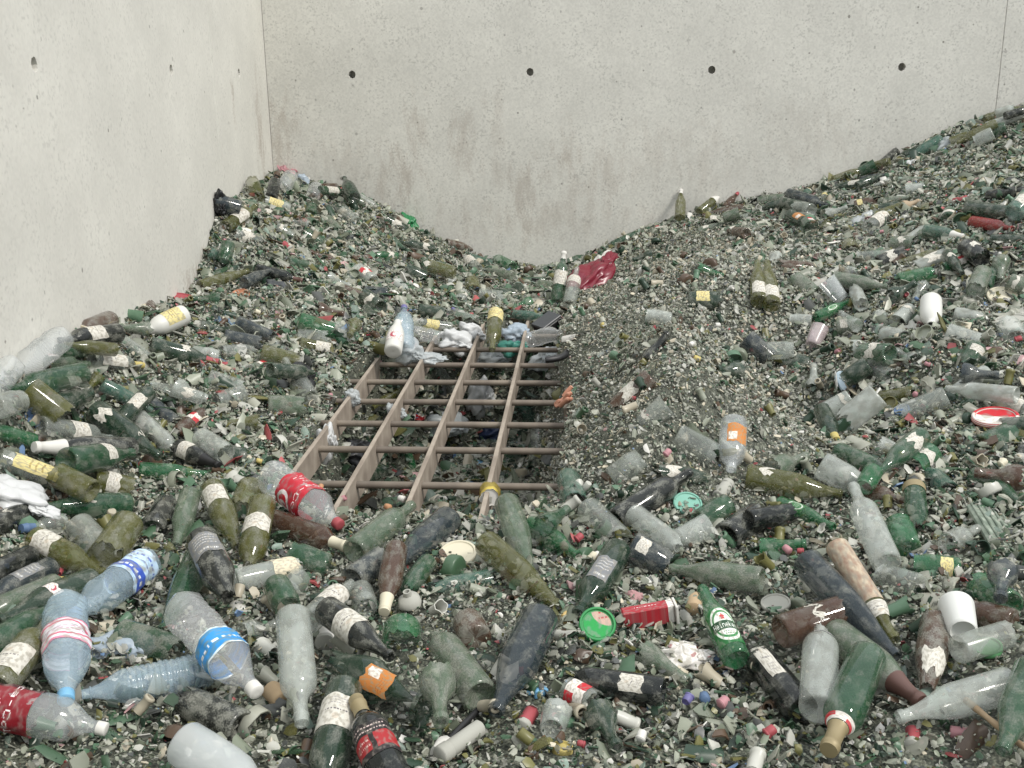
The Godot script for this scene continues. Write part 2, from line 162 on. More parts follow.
	["wine_bottle","slim","ol1",0,1,.795,.188,-2.4,.165,-.321,.933,0,1.03,[["tan",0.02,0.66,0,300],["white",0.68,0.8,0,300]],[],"bottle wrapped in tan paper with white band","bottle",""],
	["beer_bottle","beer","bg0",0,1,.484,.077,-2.055,-.156,.23,-.961,0,1.03,[["hk",0.1,0.58,0,140]],[],"green beer bottle with white oval lettered label","bottle",""],
	["broken_bottle","wine","br0",0,.5,.586,.12,-2.098,.93,.099,-.355,0,1.03,[["torn",0.2,0.36,20,70]],[],"amber bottle half with open end and white label scrap","bottle",""],
	["wine_bottle","wine","dk0",0,.85,.577,.068,-1.869,-.183,-.01,-.983,0,.99,[["white",0.3,0.78,10,50]],[],"black wine bottle with a long white label strip","bottle",""],
	["glass_bottle","spirit","fr1",0,.86,.595,.101,-1.825,.28,.166,-.945,0,1.03,[["silver",0.68,0.8,0,80]],[],"square-shouldered dusty clear bottle with silver scrap on top","bottle",""],
	["wine_bottle","burg","pg2",0,1,.709,.108,-2.108,.33,-.001,.944,0,.97,[],["brown",0.72],"grey-green bottle with brown neck foil under the blue-green one","bottle",""],
	["wine_bottle","wine","g0",0,1,.732,.142,-1.956,-.499,-.097,.861,0,1.06,[["redwhite",0.74,0.78,0,355]],["goldfoil",0.785],"green bottle with red and gold neck foil","bottle",""],
	["glass_bottle","wine","fr1",0,1,.94,.117,-2.439,-.003,.306,-.952,0,1.03,[],[],"clear frosted wine bottle, neck pointing uphill","bottle",""],
	["glass_bottle","beer","g0",0,.8,1.161,.151,-2.863,-.266,-.233,.935,0,1.03,[["goldfoil",0.0,0.12,0,355]],[],"green bottle with gold bottom end","bottle",""],
	["glass_jar","jar","bg0",0,1,1.033,.103,-2.547,.063,.324,-.944,0,1.03,[],[],"green jar below the gold-bottomed bottle","jar",""],
	["bottle_neck","wine","br1",.4,1,1.005,.087,-3.051,.569,.094,.817,0,.82,[],[],"brown bottle neck beside clear frosted bottle","bottle",""],
	["wine_bottle","burg","g1",0,1,1.056,.128,-3.241,.507,-.049,.861,0,.82,[],[],"green bottle above the large pale jar","bottle",""],
	["glass_jar","jar","bg1",0,1,1.085,.161,-2.985,-.564,-.356,.745,0,.82,[],[],"small green jar mouth beside large pale jar","jar",""],
	["bottle_neck","spirit","cl2",.4,1,1.046,.127,-2.455,.796,.059,-.602,0,.83,[],[],"dusty clear bottle neck on the right side","bottle",""],
	["glass_jar","jar","cl1",0,1,.978,.107,-2.315,-.511,-.134,-.849,0,1.08,[],[],"clear jar right of the tan-wrapped bottle","jar",""],
	["plastic_cup","tumbler","whiteplastic",0,1,.977,.132,-2.068,.235,.095,-.967,0,1.03,[],[],"white plastic cup with its mouth up","cup",""],
	["glass_jar","jar","br1",0,1,1.11,.127,-2.114,-.628,-.109,-.77,0,.88,[],[],"brown jar beside the white cup","jar",""],
	["broken_bottle","champ","bg0",0,.45,1.131,.133,-2.181,-.175,-.068,-.982,0,.82,[],[],"bright green bottle half above the brown jar","bottle",""],
	["broken_bottle","hock","br2",0,.9,.954,.109,-2.155,-.414,-.061,.908,0,.92,[["torn",0.5,0.8,0,120]],[],"dusty broken bottle with frayed label below white cup","bottle",""],
	["glass_bottle","burg","fr1",0,1,.974,.15,-1.833,-.965,-.152,.215,0,.84,[],[],"grey-white frosted bottle with dark mouth, lower right","bottle",""],
	["glass_bottle","champ","g1",0,1,1.007,.187,-1.821,-.581,-.149,.8,0,.82,[],[],"green bottle cut by the right edge of the picture","bottle",""],
	["broken_bottle","spirit","cl2",0,.6,.936,.131,-1.995,.914,.015,-.406,0,.82,[],[],"clear broken bottle beneath the white cup","bottle",""],
	["glass_bottle","wine","dg0",0,1,1.623,.172,-3.344,.993,.08,.086,0,.82,[],[],"dark green bottle end beside the red and white lid","bottle",""],
	["beer_bottle","beer","dg0",0,1,1.107,.154,-3.609,-.078,-.126,.989,0,1.03,[],["yellow",0.86],"dark green bottle with yellow cap in the valley","bottle",""],
	["glass_bottle","spirit","fr2",0,.9,1.724,.261,-3.707,-.828,-.376,.416,0,.82,[],[],"dusty clear bottle on the right slope near white card","bottle",""],
	["wine_bottle","hock","ol1",0,1,1.116,.328,-4.677,.161,.374,-.913,0,1.04,[["white",0.08,0.36,0,120]],[],"olive slender bottle with white label, left of the upright pair","bottle",""],
	["wine_bottle","hock","ol0",0,1,1.168,.315,-4.65,.12,.434,-.893,0,1.03,[["white",0.08,0.34,0,120]],[],"olive slender bottle with white label, right of the upright pair","bottle",""],
	["plastic_cup","tumbler","pet",0,1,1.492,.331,-4.686,-.589,.744,-.317,0,1.15,[],[],"clear plastic cup on the right slope","cup",""],
	["glass_jar","jar","fr1",0,1,1.332,.255,-4.58,-.926,.023,-.377,0,.91,[],[],"pale jar below the clear cup","jar",""],
	["plastic_cup","tumbler","pinkcup",0,1,1.289,.189,-4.408,.47,.617,-.631,0,1.03,[],[],"pinkish clear cup below the pale jar","cup",""],
	["beer_bottle","beer","bg0",0,1,1.345,.276,-4.57,.87,.304,-.387,0,.82,[["emblem",0.3,0.6,0,80]],[],"green beer bottle with white print below the clear cup","bottle",""],
	["broken_bottle","champ","bg0",0,.6,1.758,.404,-4.744,.979,.203,-.022,0,.82,[],[],"bright green bottle half on the right slope","bottle",""],
	["glass_bottle","beer","bg0",0,1,1.972,.456,-4.77,.94,.329,-.086,0,.82,[["redwhite",0.2,0.5,0,120]],[],"green bottle with red label on the right slope","bottle",""],
	["glass_bottle","wine","redglass",0,1,2.209,.623,-5.075,.368,-.011,.93,0,.82,[],[],"red tinted bottle on the right slope","bottle",""],
	["wine_bottle","wine","dk1",0,1,2.382,.718,-5.32,.574,.209,.792,0,.82,[],[],"dark green bottle at the right edge, high on slope","bottle",""],
	["glass_bottle","beer","tl1",0,1,2.043,.569,-5.202,.393,-.016,.92,0,1.03,[],["white",0.7],"grey green bottle with white neck high on right slope","bottle",""],
	["wine_bottle","wine","dg1",0,1,2.232,.676,-5.189,.474,-.023,.88,0,1.03,[],[],"green bottle below the dark one at right edge","bottle",""],
	["plastic_bottle","flask","milk",0,1,1.749,.4,-4.329,-.308,-.339,.889,0,1.03,[],[],"white plastic flask on the right slope","bottle",""],
	["wine_bottle","champ","ol0",0,1,3.001,1.018,-6.863,.948,.315,.047,0,.91,[],[],"olive bottle in the top right corner of the heap","bottle",""],
	["wine_bottle","wine","dg0",0,1,2.518,.801,-6.883,.914,.406,-.011,0,.89,[],[],"green bottle against the back wall below clear bag","bottle",""],
	["wine_bottle","wine","dk1",0,1,2.524,.821,-7.051,-.683,-.377,.626,0,.82,[],[],"dark round bottle end against the back wall","bottle",""],
	["wine_bottle","burg","ol0",0,1,2.103,.646,-6.975,.941,.339,-.015,0,.82,[],[],"olive bottle lying against the back wall","bottle",""],
	["wine_bottle","wine","dg1",0,1,2.08,.62,-6.783,.782,.217,.584,0,.82,[["white",0.3,0.6,0,80]],[],"green bottle below the olive one at back wall","bottle",""],
	["wine_bottle","wine","bl1",0,1,1.744,.595,-6.702,.594,-.159,.789,0,1.03,[],[],"blue-grey bottle beside the back wall","bottle",""],
	["wine_bottle","wine","dg2",0,1,1.694,.549,-6.617,.553,-.088,.829,0,1.03,[],[],"dusty green bottle below the blue-grey one at wall","bottle",""],
	["wine_bottle","wine","ol1",0,1,1.255,.445,-7.066,.71,.396,-.582,0,.82,[],["white",0.6],"bottle with a white foil neck at the back wall","bottle",""],
	["beer_bottle","beer","br0",0,1,1.414,.473,-7.036,.595,.432,-.678,0,.82,[],["red",0.85],"brown bottle with red cap at the back wall","bottle",""],
	["wine_bottle","hock","br1",0,1,1.522,.485,-6.926,-.954,-.197,-.226,0,.82,[],[],"brown bottle lying level at back wall","bottle",""],
	["wine_bottle","burg","ol1",0,1,1.119,.416,-6.996,.124,.639,-.759,0,.86,[],["white",0.85],"olive bottle standing upright at the back wall","bottle",""],
	["wine_bottle","hock","g0",0,1,.682,.224,-7.082,.909,.405,-.097,0,.85,[],[],"slender green bottle where the ridge meets the back wall","bottle",""],
	["wine_bottle","wine","dg0",0,1,1.67,.509,-6.342,.163,-.121,.979,0,1.03,[["orange",0.3,0.6,0,120]],[],"green bottle with orange label near the back wall","bottle",""],
	["wine_bottle","wine","ol1",0,1,2.053,.558,-5.9,.934,.277,-.226,0,.82,[],["tan",0.6],"olive bottle with tan capsule on upper right slope","bottle",""],
	["wine_bottle","wine","cl1",0,1,1.905,.522,-5.641,.627,.177,-.758,0,1.03,[["white",0.2,0.7,0,160]],[],"clear bottle with white label on upper right slope","bottle",""],
	["wine_bottle","wine","g1",0,1,.258,.103,-5.831,.153,.824,-.546,0,1.03,[["white",0.3,0.6,0,140]],["white",0.85],"green bottle with white label standing before the back wall","bottle",""],
	["wine_bottle","spirit","cl1",0,1,.318,.11,-5.709,.197,.557,-.807,0,1.03,[["white",0.5,0.72,0,160]],[],"clear bottle with white label standing beside red bag","bottle",""],
	["broken_bottle","champ","bg0",0,.6,.01,.09,-7.04,-.531,.152,-.834,0,1.03,[],[],"green bottle at the foot of the back wall","bottle",""],
	["glass_bottle","spirit","cl1",0,1,-.209,.134,-6.729,-.339,.163,-.926,0,1.03,[["white",0.3,0.7,0,150]],[],"clear bottle with white label at the back wall foot","bottle",""],
	["broken_bottle","champ","ol0",0,.4,-.225,.176,-6.081,.115,-.277,.954,0,1.03,[],[],"open olive bottle base with white collar behind the grate","bottle",""],
	["wine_bottle","wine","ol1",0,1,-.076,.178,-5.233,-.059,-.409,.911,0,1.03,[["yellow",0.02,0.3,0,200]],[],"bottle with a yellow label standing at grate end","bottle",""],
	["glass_bottle","beer","tl1",0,1,.01,.079,-5.64,.95,-.033,.311,0,.82,[],[],"teal green bottle behind the grate","bottle",""],
	["plastic_bottle","pet","petb",0,1,-.503,.093,-4.809,-.068,.435,-.898,0,1.03,[],["violet",0.93],"clear plastic bottle with violet cap standing behind grate","bottle",""],
	["plastic_bottle","milk","milk",0,1,-.54,.118,-4.673,.019,.382,-.924,0,1.03,[["pink",0.2,0.5,0,120]],[],"white plastic bottle with red print beside violet-capped bottle","bottle",""],
	["glass_bottle","spirit","cl1",0,1,-.307,.071,-5.352,-.969,.178,.172,0,.82,[["yellow",0.3,0.6,0,180]],[],"clear bottle with yellowed label behind the grate","bottle",""],
	["wine_bottle","wine","g1",0,1,-.533,.23,-6.486,.262,-.159,.952,0,1.01,[["white",0.3,0.6,0,60]],[],"green bottle with white label stripe on left slope","bottle",""],
	["wine_bottle","burg","br2",0,1,-.44,.235,-7.234,.831,-.297,-.471,0,.82,[],[],"dusty brown bottle at the foot of the back wall","bottle",""],
	["wine_bottle","wine","ol0",0,1,-1.538,.555,-5.75,.339,.259,-.905,0,1.03,[["white",0.25,0.6,0,180]],[],"olive bottle with broad white label in the back corner","bottle",""],
	["broken_bottle","champ","ol0",0,.6,-1.512,.641,-6.403,-.32,.42,-.849,0,1.03,[],[],"olive bottle end in the back corner","bottle",""],
	["wine_bottle","wine","dk0",0,.7,-1.457,.621,-6.527,-.053,.39,-.919,0,1.03,[],[],"dark bottle base facing viewer in the back corner","bottle",""],
	["plastic_bottle","cola","pet",0,1,-1.444,.648,-6.801,.053,.251,-.967,0,1.03,[],[],"clear plastic bottle base in the back corner","bottle",""],
	["plastic_bottle","pet","petc",0,1,-1.266,.591,-6.849,-.042,.178,-.983,0,1.03,[],[],"clear plastic bottle with its base to viewer, back corner","bottle",""],
	["wine_bottle","wine","g1",0,1,-1.226,.633,-6.929,.591,-.158,-.791,0,.82,[["white",0.2,0.6,0,150]],[],"green bottle with white label in the back corner","bottle",""],
	["wine_bottle","champ","dg0",0,1,-1.007,.58,-6.921,-.317,.325,-.891,0,1.03,[],[],"dark green bottle leaning upright at the back wall, left side","bottle",""],
	["wine_bottle","hock","ol1",0,1,-1.551,.327,-5.22,.618,.123,-.777,0,.92,[],[],"long olive bottle lying on the left slope","bottle",""],
	["wine_bottle","wine","dk0",0,1,-1.33,.368,-5.487,.964,-.266,-.026,0,.82,[],["brown",0.8],"dark bottle with brown end on the left slope","bottle",""],
	["beer_bottle","beer","g1",0,1,-1.205,.369,-5.698,.75,-.268,-.605,0,.9,[],[],"green bottle lying on the left slope","bottle",""],
	["wine_bottle","wine","ol0",0,1,-.82,.139,-4.643,-.925,.279,.256,0,.82,[["white",0.0,0.3,0,120]],[],"olive bottle with white label near grate","bottle",""],
	["wine_bottle","beer","g0",0,1,-.767,.136,-4.744,-.776,.366,-.514,0,.82,[],["white",0.85],"green bottle with pale cap left of the grate","bottle",""],
	["wine_bottle","wine","cl1",0,1,-.811,.084,-4.071,-.472,.298,-.83,0,1.03,[["white",0.4,0.7,0,150]],[],"clear bottle with white label beside the grate","bottle",""],
	["broken_bottle","wine","dg1",0,.9,-.956,.21,-4.044,.6,-.264,-.755,0,.82,[],[],"dark bottle lying left of the black bag","bottle",""],
	["beer_bottle","beer","bg0",0,1,-.492,-.508,-4.845,-.281,.959,.043,0,.82,[],[],"green bottle lying under the grate","bottle",""],
	["glass_bottle","spirit","cl0",0,1,.121,-.466,-4.821,.026,.502,-.864,0,1.03,[],[],"clear bottle leaning under right side of grate","bottle",""],
	["plastic_bottle","pet","petc",0,1,-.355,.072,-5.13,-.975,.22,-.019,0,.82,[],[],"clear plastic bottle lying across far left end of grate","bottle",""],
	["plastic_bottle","pet","petc",0,1,.088,.11,-4.907,.525,.331,.784,0,.82,[],[],"clear plastic bottle at the far right end of grate","bottle",""],
	["glass_bottle","spirit","cl1",0,1,-.187,.071,-5.486,-.723,.16,-.672,0,.82,[],[],"clear bottle behind the far end of grate","bottle",""],
	["wine_bottle","wine","dg0",0,1,.037,-.533,-5.126,-.375,-.012,.927,0,.89,[],[],"dark green bottle under the right side of grate","bottle",""],
	["wine_bottle","wine","dk1",0,1,-.365,-.533,-4.992,.617,-.014,-.787,0,.82,[],[],"black bottle under the middle of grate","bottle",""],
	["wine_bottle","burg","dg1",0,1,-.586,-.352,-4.381,-.261,.242,.935,0,1.03,[],[],"green bottle under the near left corner of grate","bottle",""],
	["broken_bottle","champ","tl1",0,.6,.043,-.379,-5.536,.43,-.899,.084,0,.82,[],[],"teal broken bottle under right side of grate","bottle",""],
	["wine_bottle","wine","ol1",0,1,-.534,-.148,-4.932,-.48,-.055,.875,0,.82,[],[],"olive bottle under the left side of grate","bottle",""],
	["glass_bottle","spirit","cl1",0,1,-.312,-.24,-5.273,-.458,.852,.253,0,.82,[],[],"clear bottle under the middle of grate","bottle",""],
	["broken_bottle","wine","cl1",0,.5,1.716,.431,-5.199,.894,.123,.432,14,1.01,[],[],"clear broken bottle bottom just above the clear cup","bottle",""],
	["broken_bottle","wine","fr2",0,.5,1.876,.438,-4.859,.922,.363,-.135,-22,1.03,[["torn",0.15,0.4,0,100]],[],"whitish dusty broken bottle bottom with torn label just above the bright green half bottle","bottle",""],
	["bottle_neck","wine","cl1",.6,1,1.695,.456,-5.15,-.426,-.307,.851,18,1.03,[],[],"clear bottle neck just above the clear cup","bottle",""],
	["wine_bottle","wine","dg1",0,1,2.213,.567,-4.859,.697,.06,.714,-6,.82,[],[],"dark green whole wine bottle right of the bright green half bottle","bottle",""],
	["glass_jar","jar","pg2",0,1,1.409,.248,-4.478,.952,.153,.264,-35,1.05,[["white",0.15,0.45,0,140]],[],"grey dust-coated small jar with white label just below the clear cup","jar",""],
	["broken_bottle","champ","fr1",0,.4,1.689,.332,-4.008,.854,-.232,.466,-36,1.03,[],[],"pale frosted broken round bottle base just below the bright green half bottle","bottle",""],
	["broken_bottle","champ","dg1",0,.4,.023,.076,-6.166,-.968,.04,.247,-37,1.03,[],[],"dark green broken round bottle base just above the teal bottle behind the grate","bottle",""],
	["broken_bottle","wine","fr2",0,.5,-1.349,.556,-6.521,-.859,.36,.363,-15,1.05,[["yellow",0.15,0.45,0,120]],[],"whitish dusty broken bottle bottom with yellowed label just below the clear base in the corner","bottle",""],
	["bottle_neck","wine","dk1",.6,1,1.297,-.119,-3.892,-.798,.492,-.349,-24,1.05,[],[],"black bottle neck left of the yellow-capped bottle","bottle",""],
	["broken_bottle","beer","g1",.05,.7,1.542,.139,-3.548,.83,.337,-.444,4,.96,[],[],"green bottle stub left of the red and white lid","bottle",""],
	["glass_jar","jar","dg1",0,1,-.927,.048,-3.475,-.959,.141,.247,25,1.05,[],[],"dark green small jar left of the red-label cola bottle","jar",""],
	["broken_bottle","wine","bl1",0,.5,1.99,.388,-4.59,.955,.294,.041,-18,1.02,[],[],"blue-grey broken bottle bottom right of the bright green half bottle","bottle",""],
	["beer_bottle","beer","cl1",0,1,-1.028,.086,-3.741,-.597,-.022,.802,-8,.82,[["white",0.15,0.45,0,140]],[],"clear whole beer bottle with white label right of the bright green beer bottle","bottle",""],
	["broken_bottle","beer","fr2",.05,.7,1.976,.492,-5.271,.782,.393,-.484,-35,1.05,[],[],"whitish dusty bottle stub just above the bright green half bottle","bottle",""],
	["broken_bottle","champ","g1",0,.4,-1.111,.372,-6.278,-.858,.502,.104,-3,1.05,[],[],"green broken round bottle base just below the clear base in the corner","bottle",""],
	["wine_bottle","hock","dg1",0,1,1.643,.416,-5.377,-.383,.014,-.924,-28,.82,[],[],"dark green slender bottle just above the clear cup","bottle",""],
	["bottle_neck","beer","fr1",.5,1,1.085,.162,-3.31,.906,-.165,.39,-7,1.03,[],[],"pale frosted short bottle neck just below the blue screw cap","bottle",""],
	["broken_bottle","champ","bl1",0,.4,-1.481,.637,-5.869,-.916,.336,.218,-26,1.05,[],[],"blue-grey broken round bottle base just above the corner bottle with broad label","bottle",""],
	["beer_bottle","beer","dg1",0,1,1.634,.256,-3.895,-.586,-.043,-.809,23,.82,[["torn",0.15,0.4,0,100]],[],"dark green whole beer bottle with torn label just above the blue screw cap","bottle",""],
	["glass_jar","jar","cl1",0,1,-1.025,.154,-3.903,-.826,-.08,.558,-10,1.03,[],[],"clear small jar right of the red-capped dark green bottle","jar",""],
	["broken_bottle","wine","fr2",0,.5,-.92,.484,-7.222,-.851,.508,-.135,-16,1.03,[],[],"whitish dusty broken bottle bottom right of the clear base in the corner","bottle",""],
	["bottle_neck","wine","dk1",.6,1,2.122,.36,-4.259,-.916,-.123,-.383,-26,1.05,[],[],"black bottle neck right of the bright green half bottle","bottle",""],
	["wine_bottle","burg","g1",0,1,1.394,.139,-2.981,.128,.012,.992,-27,.82,[["redwhite",0.2,0.4,0,90]],[],"green sloping-shouldered bottle with red scrap of label just below the red and white lid","bottle",""],
	["wine_bottle","hock","fr2",0,1,.301,.076,-6.711,-.843,-.088,-.53,15,.82,[],[],"whitish dusty slender bottle left of the upright green bottle at the back","bottle",""],
	["broken_bottle","champ","cl1",0,.4,-1.195,.184,-3.998,.906,-.39,-.162,23,1.05,[],[],"clear broken round bottle base just below the red-capped dark green bottle","bottle",""],
	["glass_jar","jar","g1",0,1,2.194,.604,-5.316,.389,.242,-.889,-28,1.03,[["white",0.15,0.45,0,140]],[],"green small jar with white label just above the bright green half bottle","jar",""],
	["bottle_neck","wine","bl1",.6,1,1.203,.224,-2.391,-.413,-.189,.891,-1,.93,[],[],"blue-grey bottle neck just above the white cup","bottle",""],
	["broken_bottle","champ","dk1",0,.4,1.649,.374,-4.768,-.945,-.118,-.304,9,1.05,[],[],"black broken round bottle base right of the clear cup","bottle",""],
	["broken_bottle","wine","cl1",0,.5,1.456,.183,-3.912,-.233,.026,-.972,-30,.99,[],[],"clear broken bottle bottom just above the blue screw cap","bottle",""],
	["bottle_neck","beer","bl1",.5,1,-.765,.37,-6.811,.862,-.506,-.009,0,1.05,[],[],"blue-grey short bottle neck just above the violet-capped bottle","bottle",""],
	["broken_bottle","beer","dg1",.05,.7,-.529,.268,-7.258,-.364,.11,.925,17,.98,[],[],"dark green bottle stub just above the violet-capped bottle","bottle",""],
	["glass_tumbler","tumbler","cl1",0,1,.413,.229,-3.233,.782,.619,-.071,-30,1.05,[["torn",0.15,0.4,0,100]],[],"clear drinking glass with torn label just above the dark bottle below the ridge","cup",""],
	["bottle_neck","wine","fr2",.6,1,1.204,-.036,-4.002,.158,.591,-.791,36,1.03,[],[],"whitish dusty bottle neck left of the pale insole","bottle",""],
	["broken_bottle","champ","pg2",0,.4,1.404,.327,-4.822,-.651,.49,-.58,-3,1.03,[],[],"grey dust-coated broken round bottle base left of the clear cup","bottle",""],
	["wine_bottle","wine","fr2",0,1,1.713,.253,-3.438,-.672,-.109,-.732,-12,.82,[],[],"whitish dusty whole wine bottle just above the dark green bottle at the right edge","bottle",""],
	["glass_jar","jar","br1",0,1,2.036,.557,-6.292,.926,.267,.268,-28,1.05,[["yellow",0.15,0.45,0,120]],[],"brown small jar with yellowed label just above the clear cup","jar",""],
	["broken_bottle","champ","cl1",0,.4,-.845,.183,-4.901,.664,-.557,.499,14,1.03,[],[],"clear broken round bottle base left of the violet-capped bottle","bottle",""],
	["broken_bottle","champ","pg2",0,.4,.172,.088,-6.368,.766,.001,.643,-26,1.03,[],[],"grey dust-coated broken round bottle base left of the upright green bottle at the back","bottle",""],
	["broken_bottle","champ","bg0",0,.4,1.323,.142,-3.171,-.709,-.171,.684,-27,1.03,[["torn",0.1,0.3,0,100]],[],"bright green broken round bottle base with torn label just below the blue screw cap","bottle",""],
	["bottle_neck","beer","pg2",.5,1,1.756,.487,-6.72,-.955,-.217,-.204,3,1.05,[],[],"grey dust-coated short bottle neck just above the pair of olive bottles","bottle",""],
	["broken_bottle","champ","dk1",0,.4,1.774,.426,-5.056,.932,.36,-.036,-9,1.03,[["torn",0.1,0.3,0,100]],[],"black broken round bottle base with torn label left of the bright green half bottle","bottle",""],
	["wine_bottle","burg","pg2",0,1,-1.099,.141,-4.261,.457,.005,-.889,28,.82,[["redwhite",0.2,0.4,0,90]],[],"grey dust-coated sloping-shouldered bottle with red scrap of label right of the red-capped dark green bottle","bottle",""],
	["bottle_neck","beer","ol1",.5,1,-.809,.099,-3.721,-.972,.055,.228,0,1.05,[],[],"olive short bottle neck just above the red-label cola bottle","bottle",""],
	["bottle_neck","wine","cl1",.6,1,1.647,.348,-4.665,-.255,-.295,.921,22,1.03,[],[],"clear bottle neck just below the bright green half bottle","bottle",""],
	["bottle_neck","beer","fr1",.5,1,2.437,.708,-6.519,-.921,-.277,-.275,-7,1.05,[],[],"pale frosted short bottle neck just above the bright green half bottle","bottle",""],
	["glass_jar","jar","fr1",0,1,-1.312,.235,-4.206,.961,-.16,-.224,-14,1.05,[],[],"pale frosted small jar right of the red-capped dark green bottle","jar",""],
	["bottle_neck","wine","br1",.6,1,1.637,.183,-2.775,-.911,-.007,-.412,-12,1.05,[],[],"brown bottle neck just below the dark green bottle at the right edge","bottle",""],
	["wine_bottle","burg","pg2",0,1,1.473,.414,-4.781,.86,-.087,.502,32,.82,[],[],"grey dust-coated sloping-shouldered bottle just above the clear cup","bottle",""],
	["glass_jar","jar","dg1",0,1,1.391,.218,-3.986,-.787,-.613,-.063,-16,1.05,[],[],"dark green small jar right of the pale insole","jar",""],
	["bottle_neck","wine","br1",.6,1,-1.117,.282,-5.014,.972,-.212,-.106,22,1.05,[],[],"brown bottle neck left of the violet-capped bottle","bottle",""],
	["beer_bottle","beer","dg1",0,1,1.998,.515,-4.817,.008,-.308,.951,4,.82,[["torn",0.15,0.4,0,100]],[],"dark green whole beer bottle with torn label right of the bright green half bottle","bottle",""],
	["broken_bottle","champ","ol1",0,.4,1.752,.455,-5.464,-.17,-.127,.977,-24,1.03,[],[],"olive broken round bottle base just above the clear cup","bottle",""],
	["glass_jar","jar","pg2",0,1,1.549,.422,-6.408,-.938,-.294,-.186,-5,1.05,[],[],"grey dust-coated small jar just above the pair of olive bottles","jar",""],
	["bottle_neck","beer","pg2",.5,1,.194,.103,-2.182,.739,-.261,.621,-16,1.03,[],[],"grey dust-coated short bottle neck just below the red carton","bottle",""],
	["bottle_neck","wine","fr2",.6,1,1.704,.437,-6.329,.886,.399,.237,-2,1.05,[],[],"whitish dusty bottle neck just above the clear cup","bottle",""],
	["broken_bottle","beer","cl1",.05,.7,-1.227,.22,-4.297,.68,-.133,-.721,5,1,[],[],"clear bottle stub right of the red-capped dark green bottle","bottle",""],
	["broken_bottle","wine","fr1",0,.5,-1.081,.127,-3.476,.758,-.211,.617,24,.98,[],[],"pale frosted broken bottle bottom just above the bright green beer bottle","bottle",""],
	["bottle_neck","beer","g1",.5,1,2.506,.671,-5.82,.282,.216,-.935,-37,1.03,[],[],"green short bottle neck just above the bright green half bottle","bottle",""],
	["bottle_neck","wine","fr1",.6,1,-1.419,.306,-3.74,.886,-.433,-.168,6,1.05,[],[],"pale frosted bottle neck just below the red-capped dark green bottle","bottle",""],
	["broken_bottle","beer","fr1",.05,.7,-.954,.302,-6.21,.884,-.203,-.421,-23,.99,[],[],"pale frosted bottle stub just above the violet-capped bottle","bottle",""],
	["glass_jar","jar","dg1",0,1,-1.056,.485,-6.916,-.921,.369,.12,8,1.05,[],[],"dark green small jar right of the clear base in the corner","jar",""],
	["bottle_neck","beer","cl1",.5,1,1.725,.455,-6.18,-.96,-.199,-.195,13,1.05,[],[],"clear short bottle neck just above the pair of olive bottles","bottle",""],
	["broken_bottle","beer","dk1",.05,.7,-.812,.256,-6.233,.935,-.298,.194,22,1.04,[],[],"black bottle stub just above the violet-capped bottle","bottle",""],
	["broken_bottle","beer","cl1",.05,.7,1.522,.45,-6.715,-.892,-.178,-.415,-7,1,[],[],"clear bottle stub just above the pair of olive bottles","bottle",""],
	["beer_bottle","beer","pg2",0,1,1.187,.364,-6.704,.95,.272,-.151,-37,.82,[["torn",0.15,0.4,0,100]],[],"grey dust-coated whole beer bottle with torn label just below the upright bottle at the wall","bottle",""],
	["bottle_neck","beer","dg1",.5,1,-1.308,.201,-4.492,-.83,.531,.172,-11,1.05,[],[],"dark green short bottle neck right of the white flask with the yellow label","bottle",""],
	["broken_bottle","champ","pg2",0,.4,2.657,.753,-5.597,-.755,-.22,.618,-21,1.03,[],[],"grey dust-coated broken round bottle base just above the bright green half bottle","bottle",""],
	["glass_jar","jar","ol1",0,1,2.281,.6,-5.822,-.409,-.191,.893,38,1.03,[],[],"olive small jar just above the bright green half bottle","jar",""],
	["bottle_neck","beer","fr1",.5,1,-1.555,.357,-5.454,.587,.348,-.731,-21,1.03,[],[],"pale frosted short bottle neck just above the long olive bottle on the left slope","bottle",""],
	["bottle_neck","wine","tl1",.6,1,1.488,.127,-3.792,-.902,-.393,-.18,26,1.05,[],[],"teal bottle neck right of the yellow-capped bottle","bottle",""],
	["bottle_neck","wine","fr1",.6,1,1.248,.179,-4.318,.897,.201,.394,33,1.03,[],[],"pale frosted bottle neck just above the pale insole","bottle",""],
	["broken_bottle","wine","tl1",0,.5,-.127,.089,-7.15,-.945,.293,-.146,-31,1.04,[],[],"teal broken bottle bottom just above the teal bottle behind the grate","bottle",""],
	["bottle_neck","beer","tl1",.5,1,-1.671,.509,-5.451,.894,-.406,-.191,35,1.05,[],[],"teal short bottle neck just above the long olive bottle on the left slope","bottle",""],
	["broken_bottle","champ","dk1",0,.4,2.065,.55,-4.787,.246,-.285,.926,-24,.99,[["torn",0.1,0.3,0,100]],[],"black broken round bottle base with torn label right of the bright green half bottle","bottle",""],
	["bottle_neck","beer","bg0",.5,1,.568,.014,-2.723,.956,.216,.197,12,1.05,[],[],"bright green short bottle neck just above the dust-covered bottle","bottle",""],
	["broken_bottle","champ","pg2",0,.4,-.94,.103,-3.902,.98,-.104,-.168,-4,1.05,[],[],"grey dust-coated broken round bottle base right of the red-capped dark green bottle","bottle",""],
	["wine_bottle","burg","pg2",0,1,1.631,.511,-7.029,.946,.188,.264,-21,.82,[],[],"grey dust-coated sloping-shouldered bottle right of the upright bottle at the wall","bottle",""],
	["glass_jar","jar","cl1",0,1,.302,.129,-3.021,.794,.599,-.102,19,1.05,[],[],"clear small jar left of the dark bottle below the ridge","jar",""],
	["broken_bottle","wine","ol1",0,.5,-1.064,.202,-4.358,.923,-.328,-.203,12,1.04,[],[],"olive broken bottle bottom right of the red-capped dark green bottle","bottle",""],
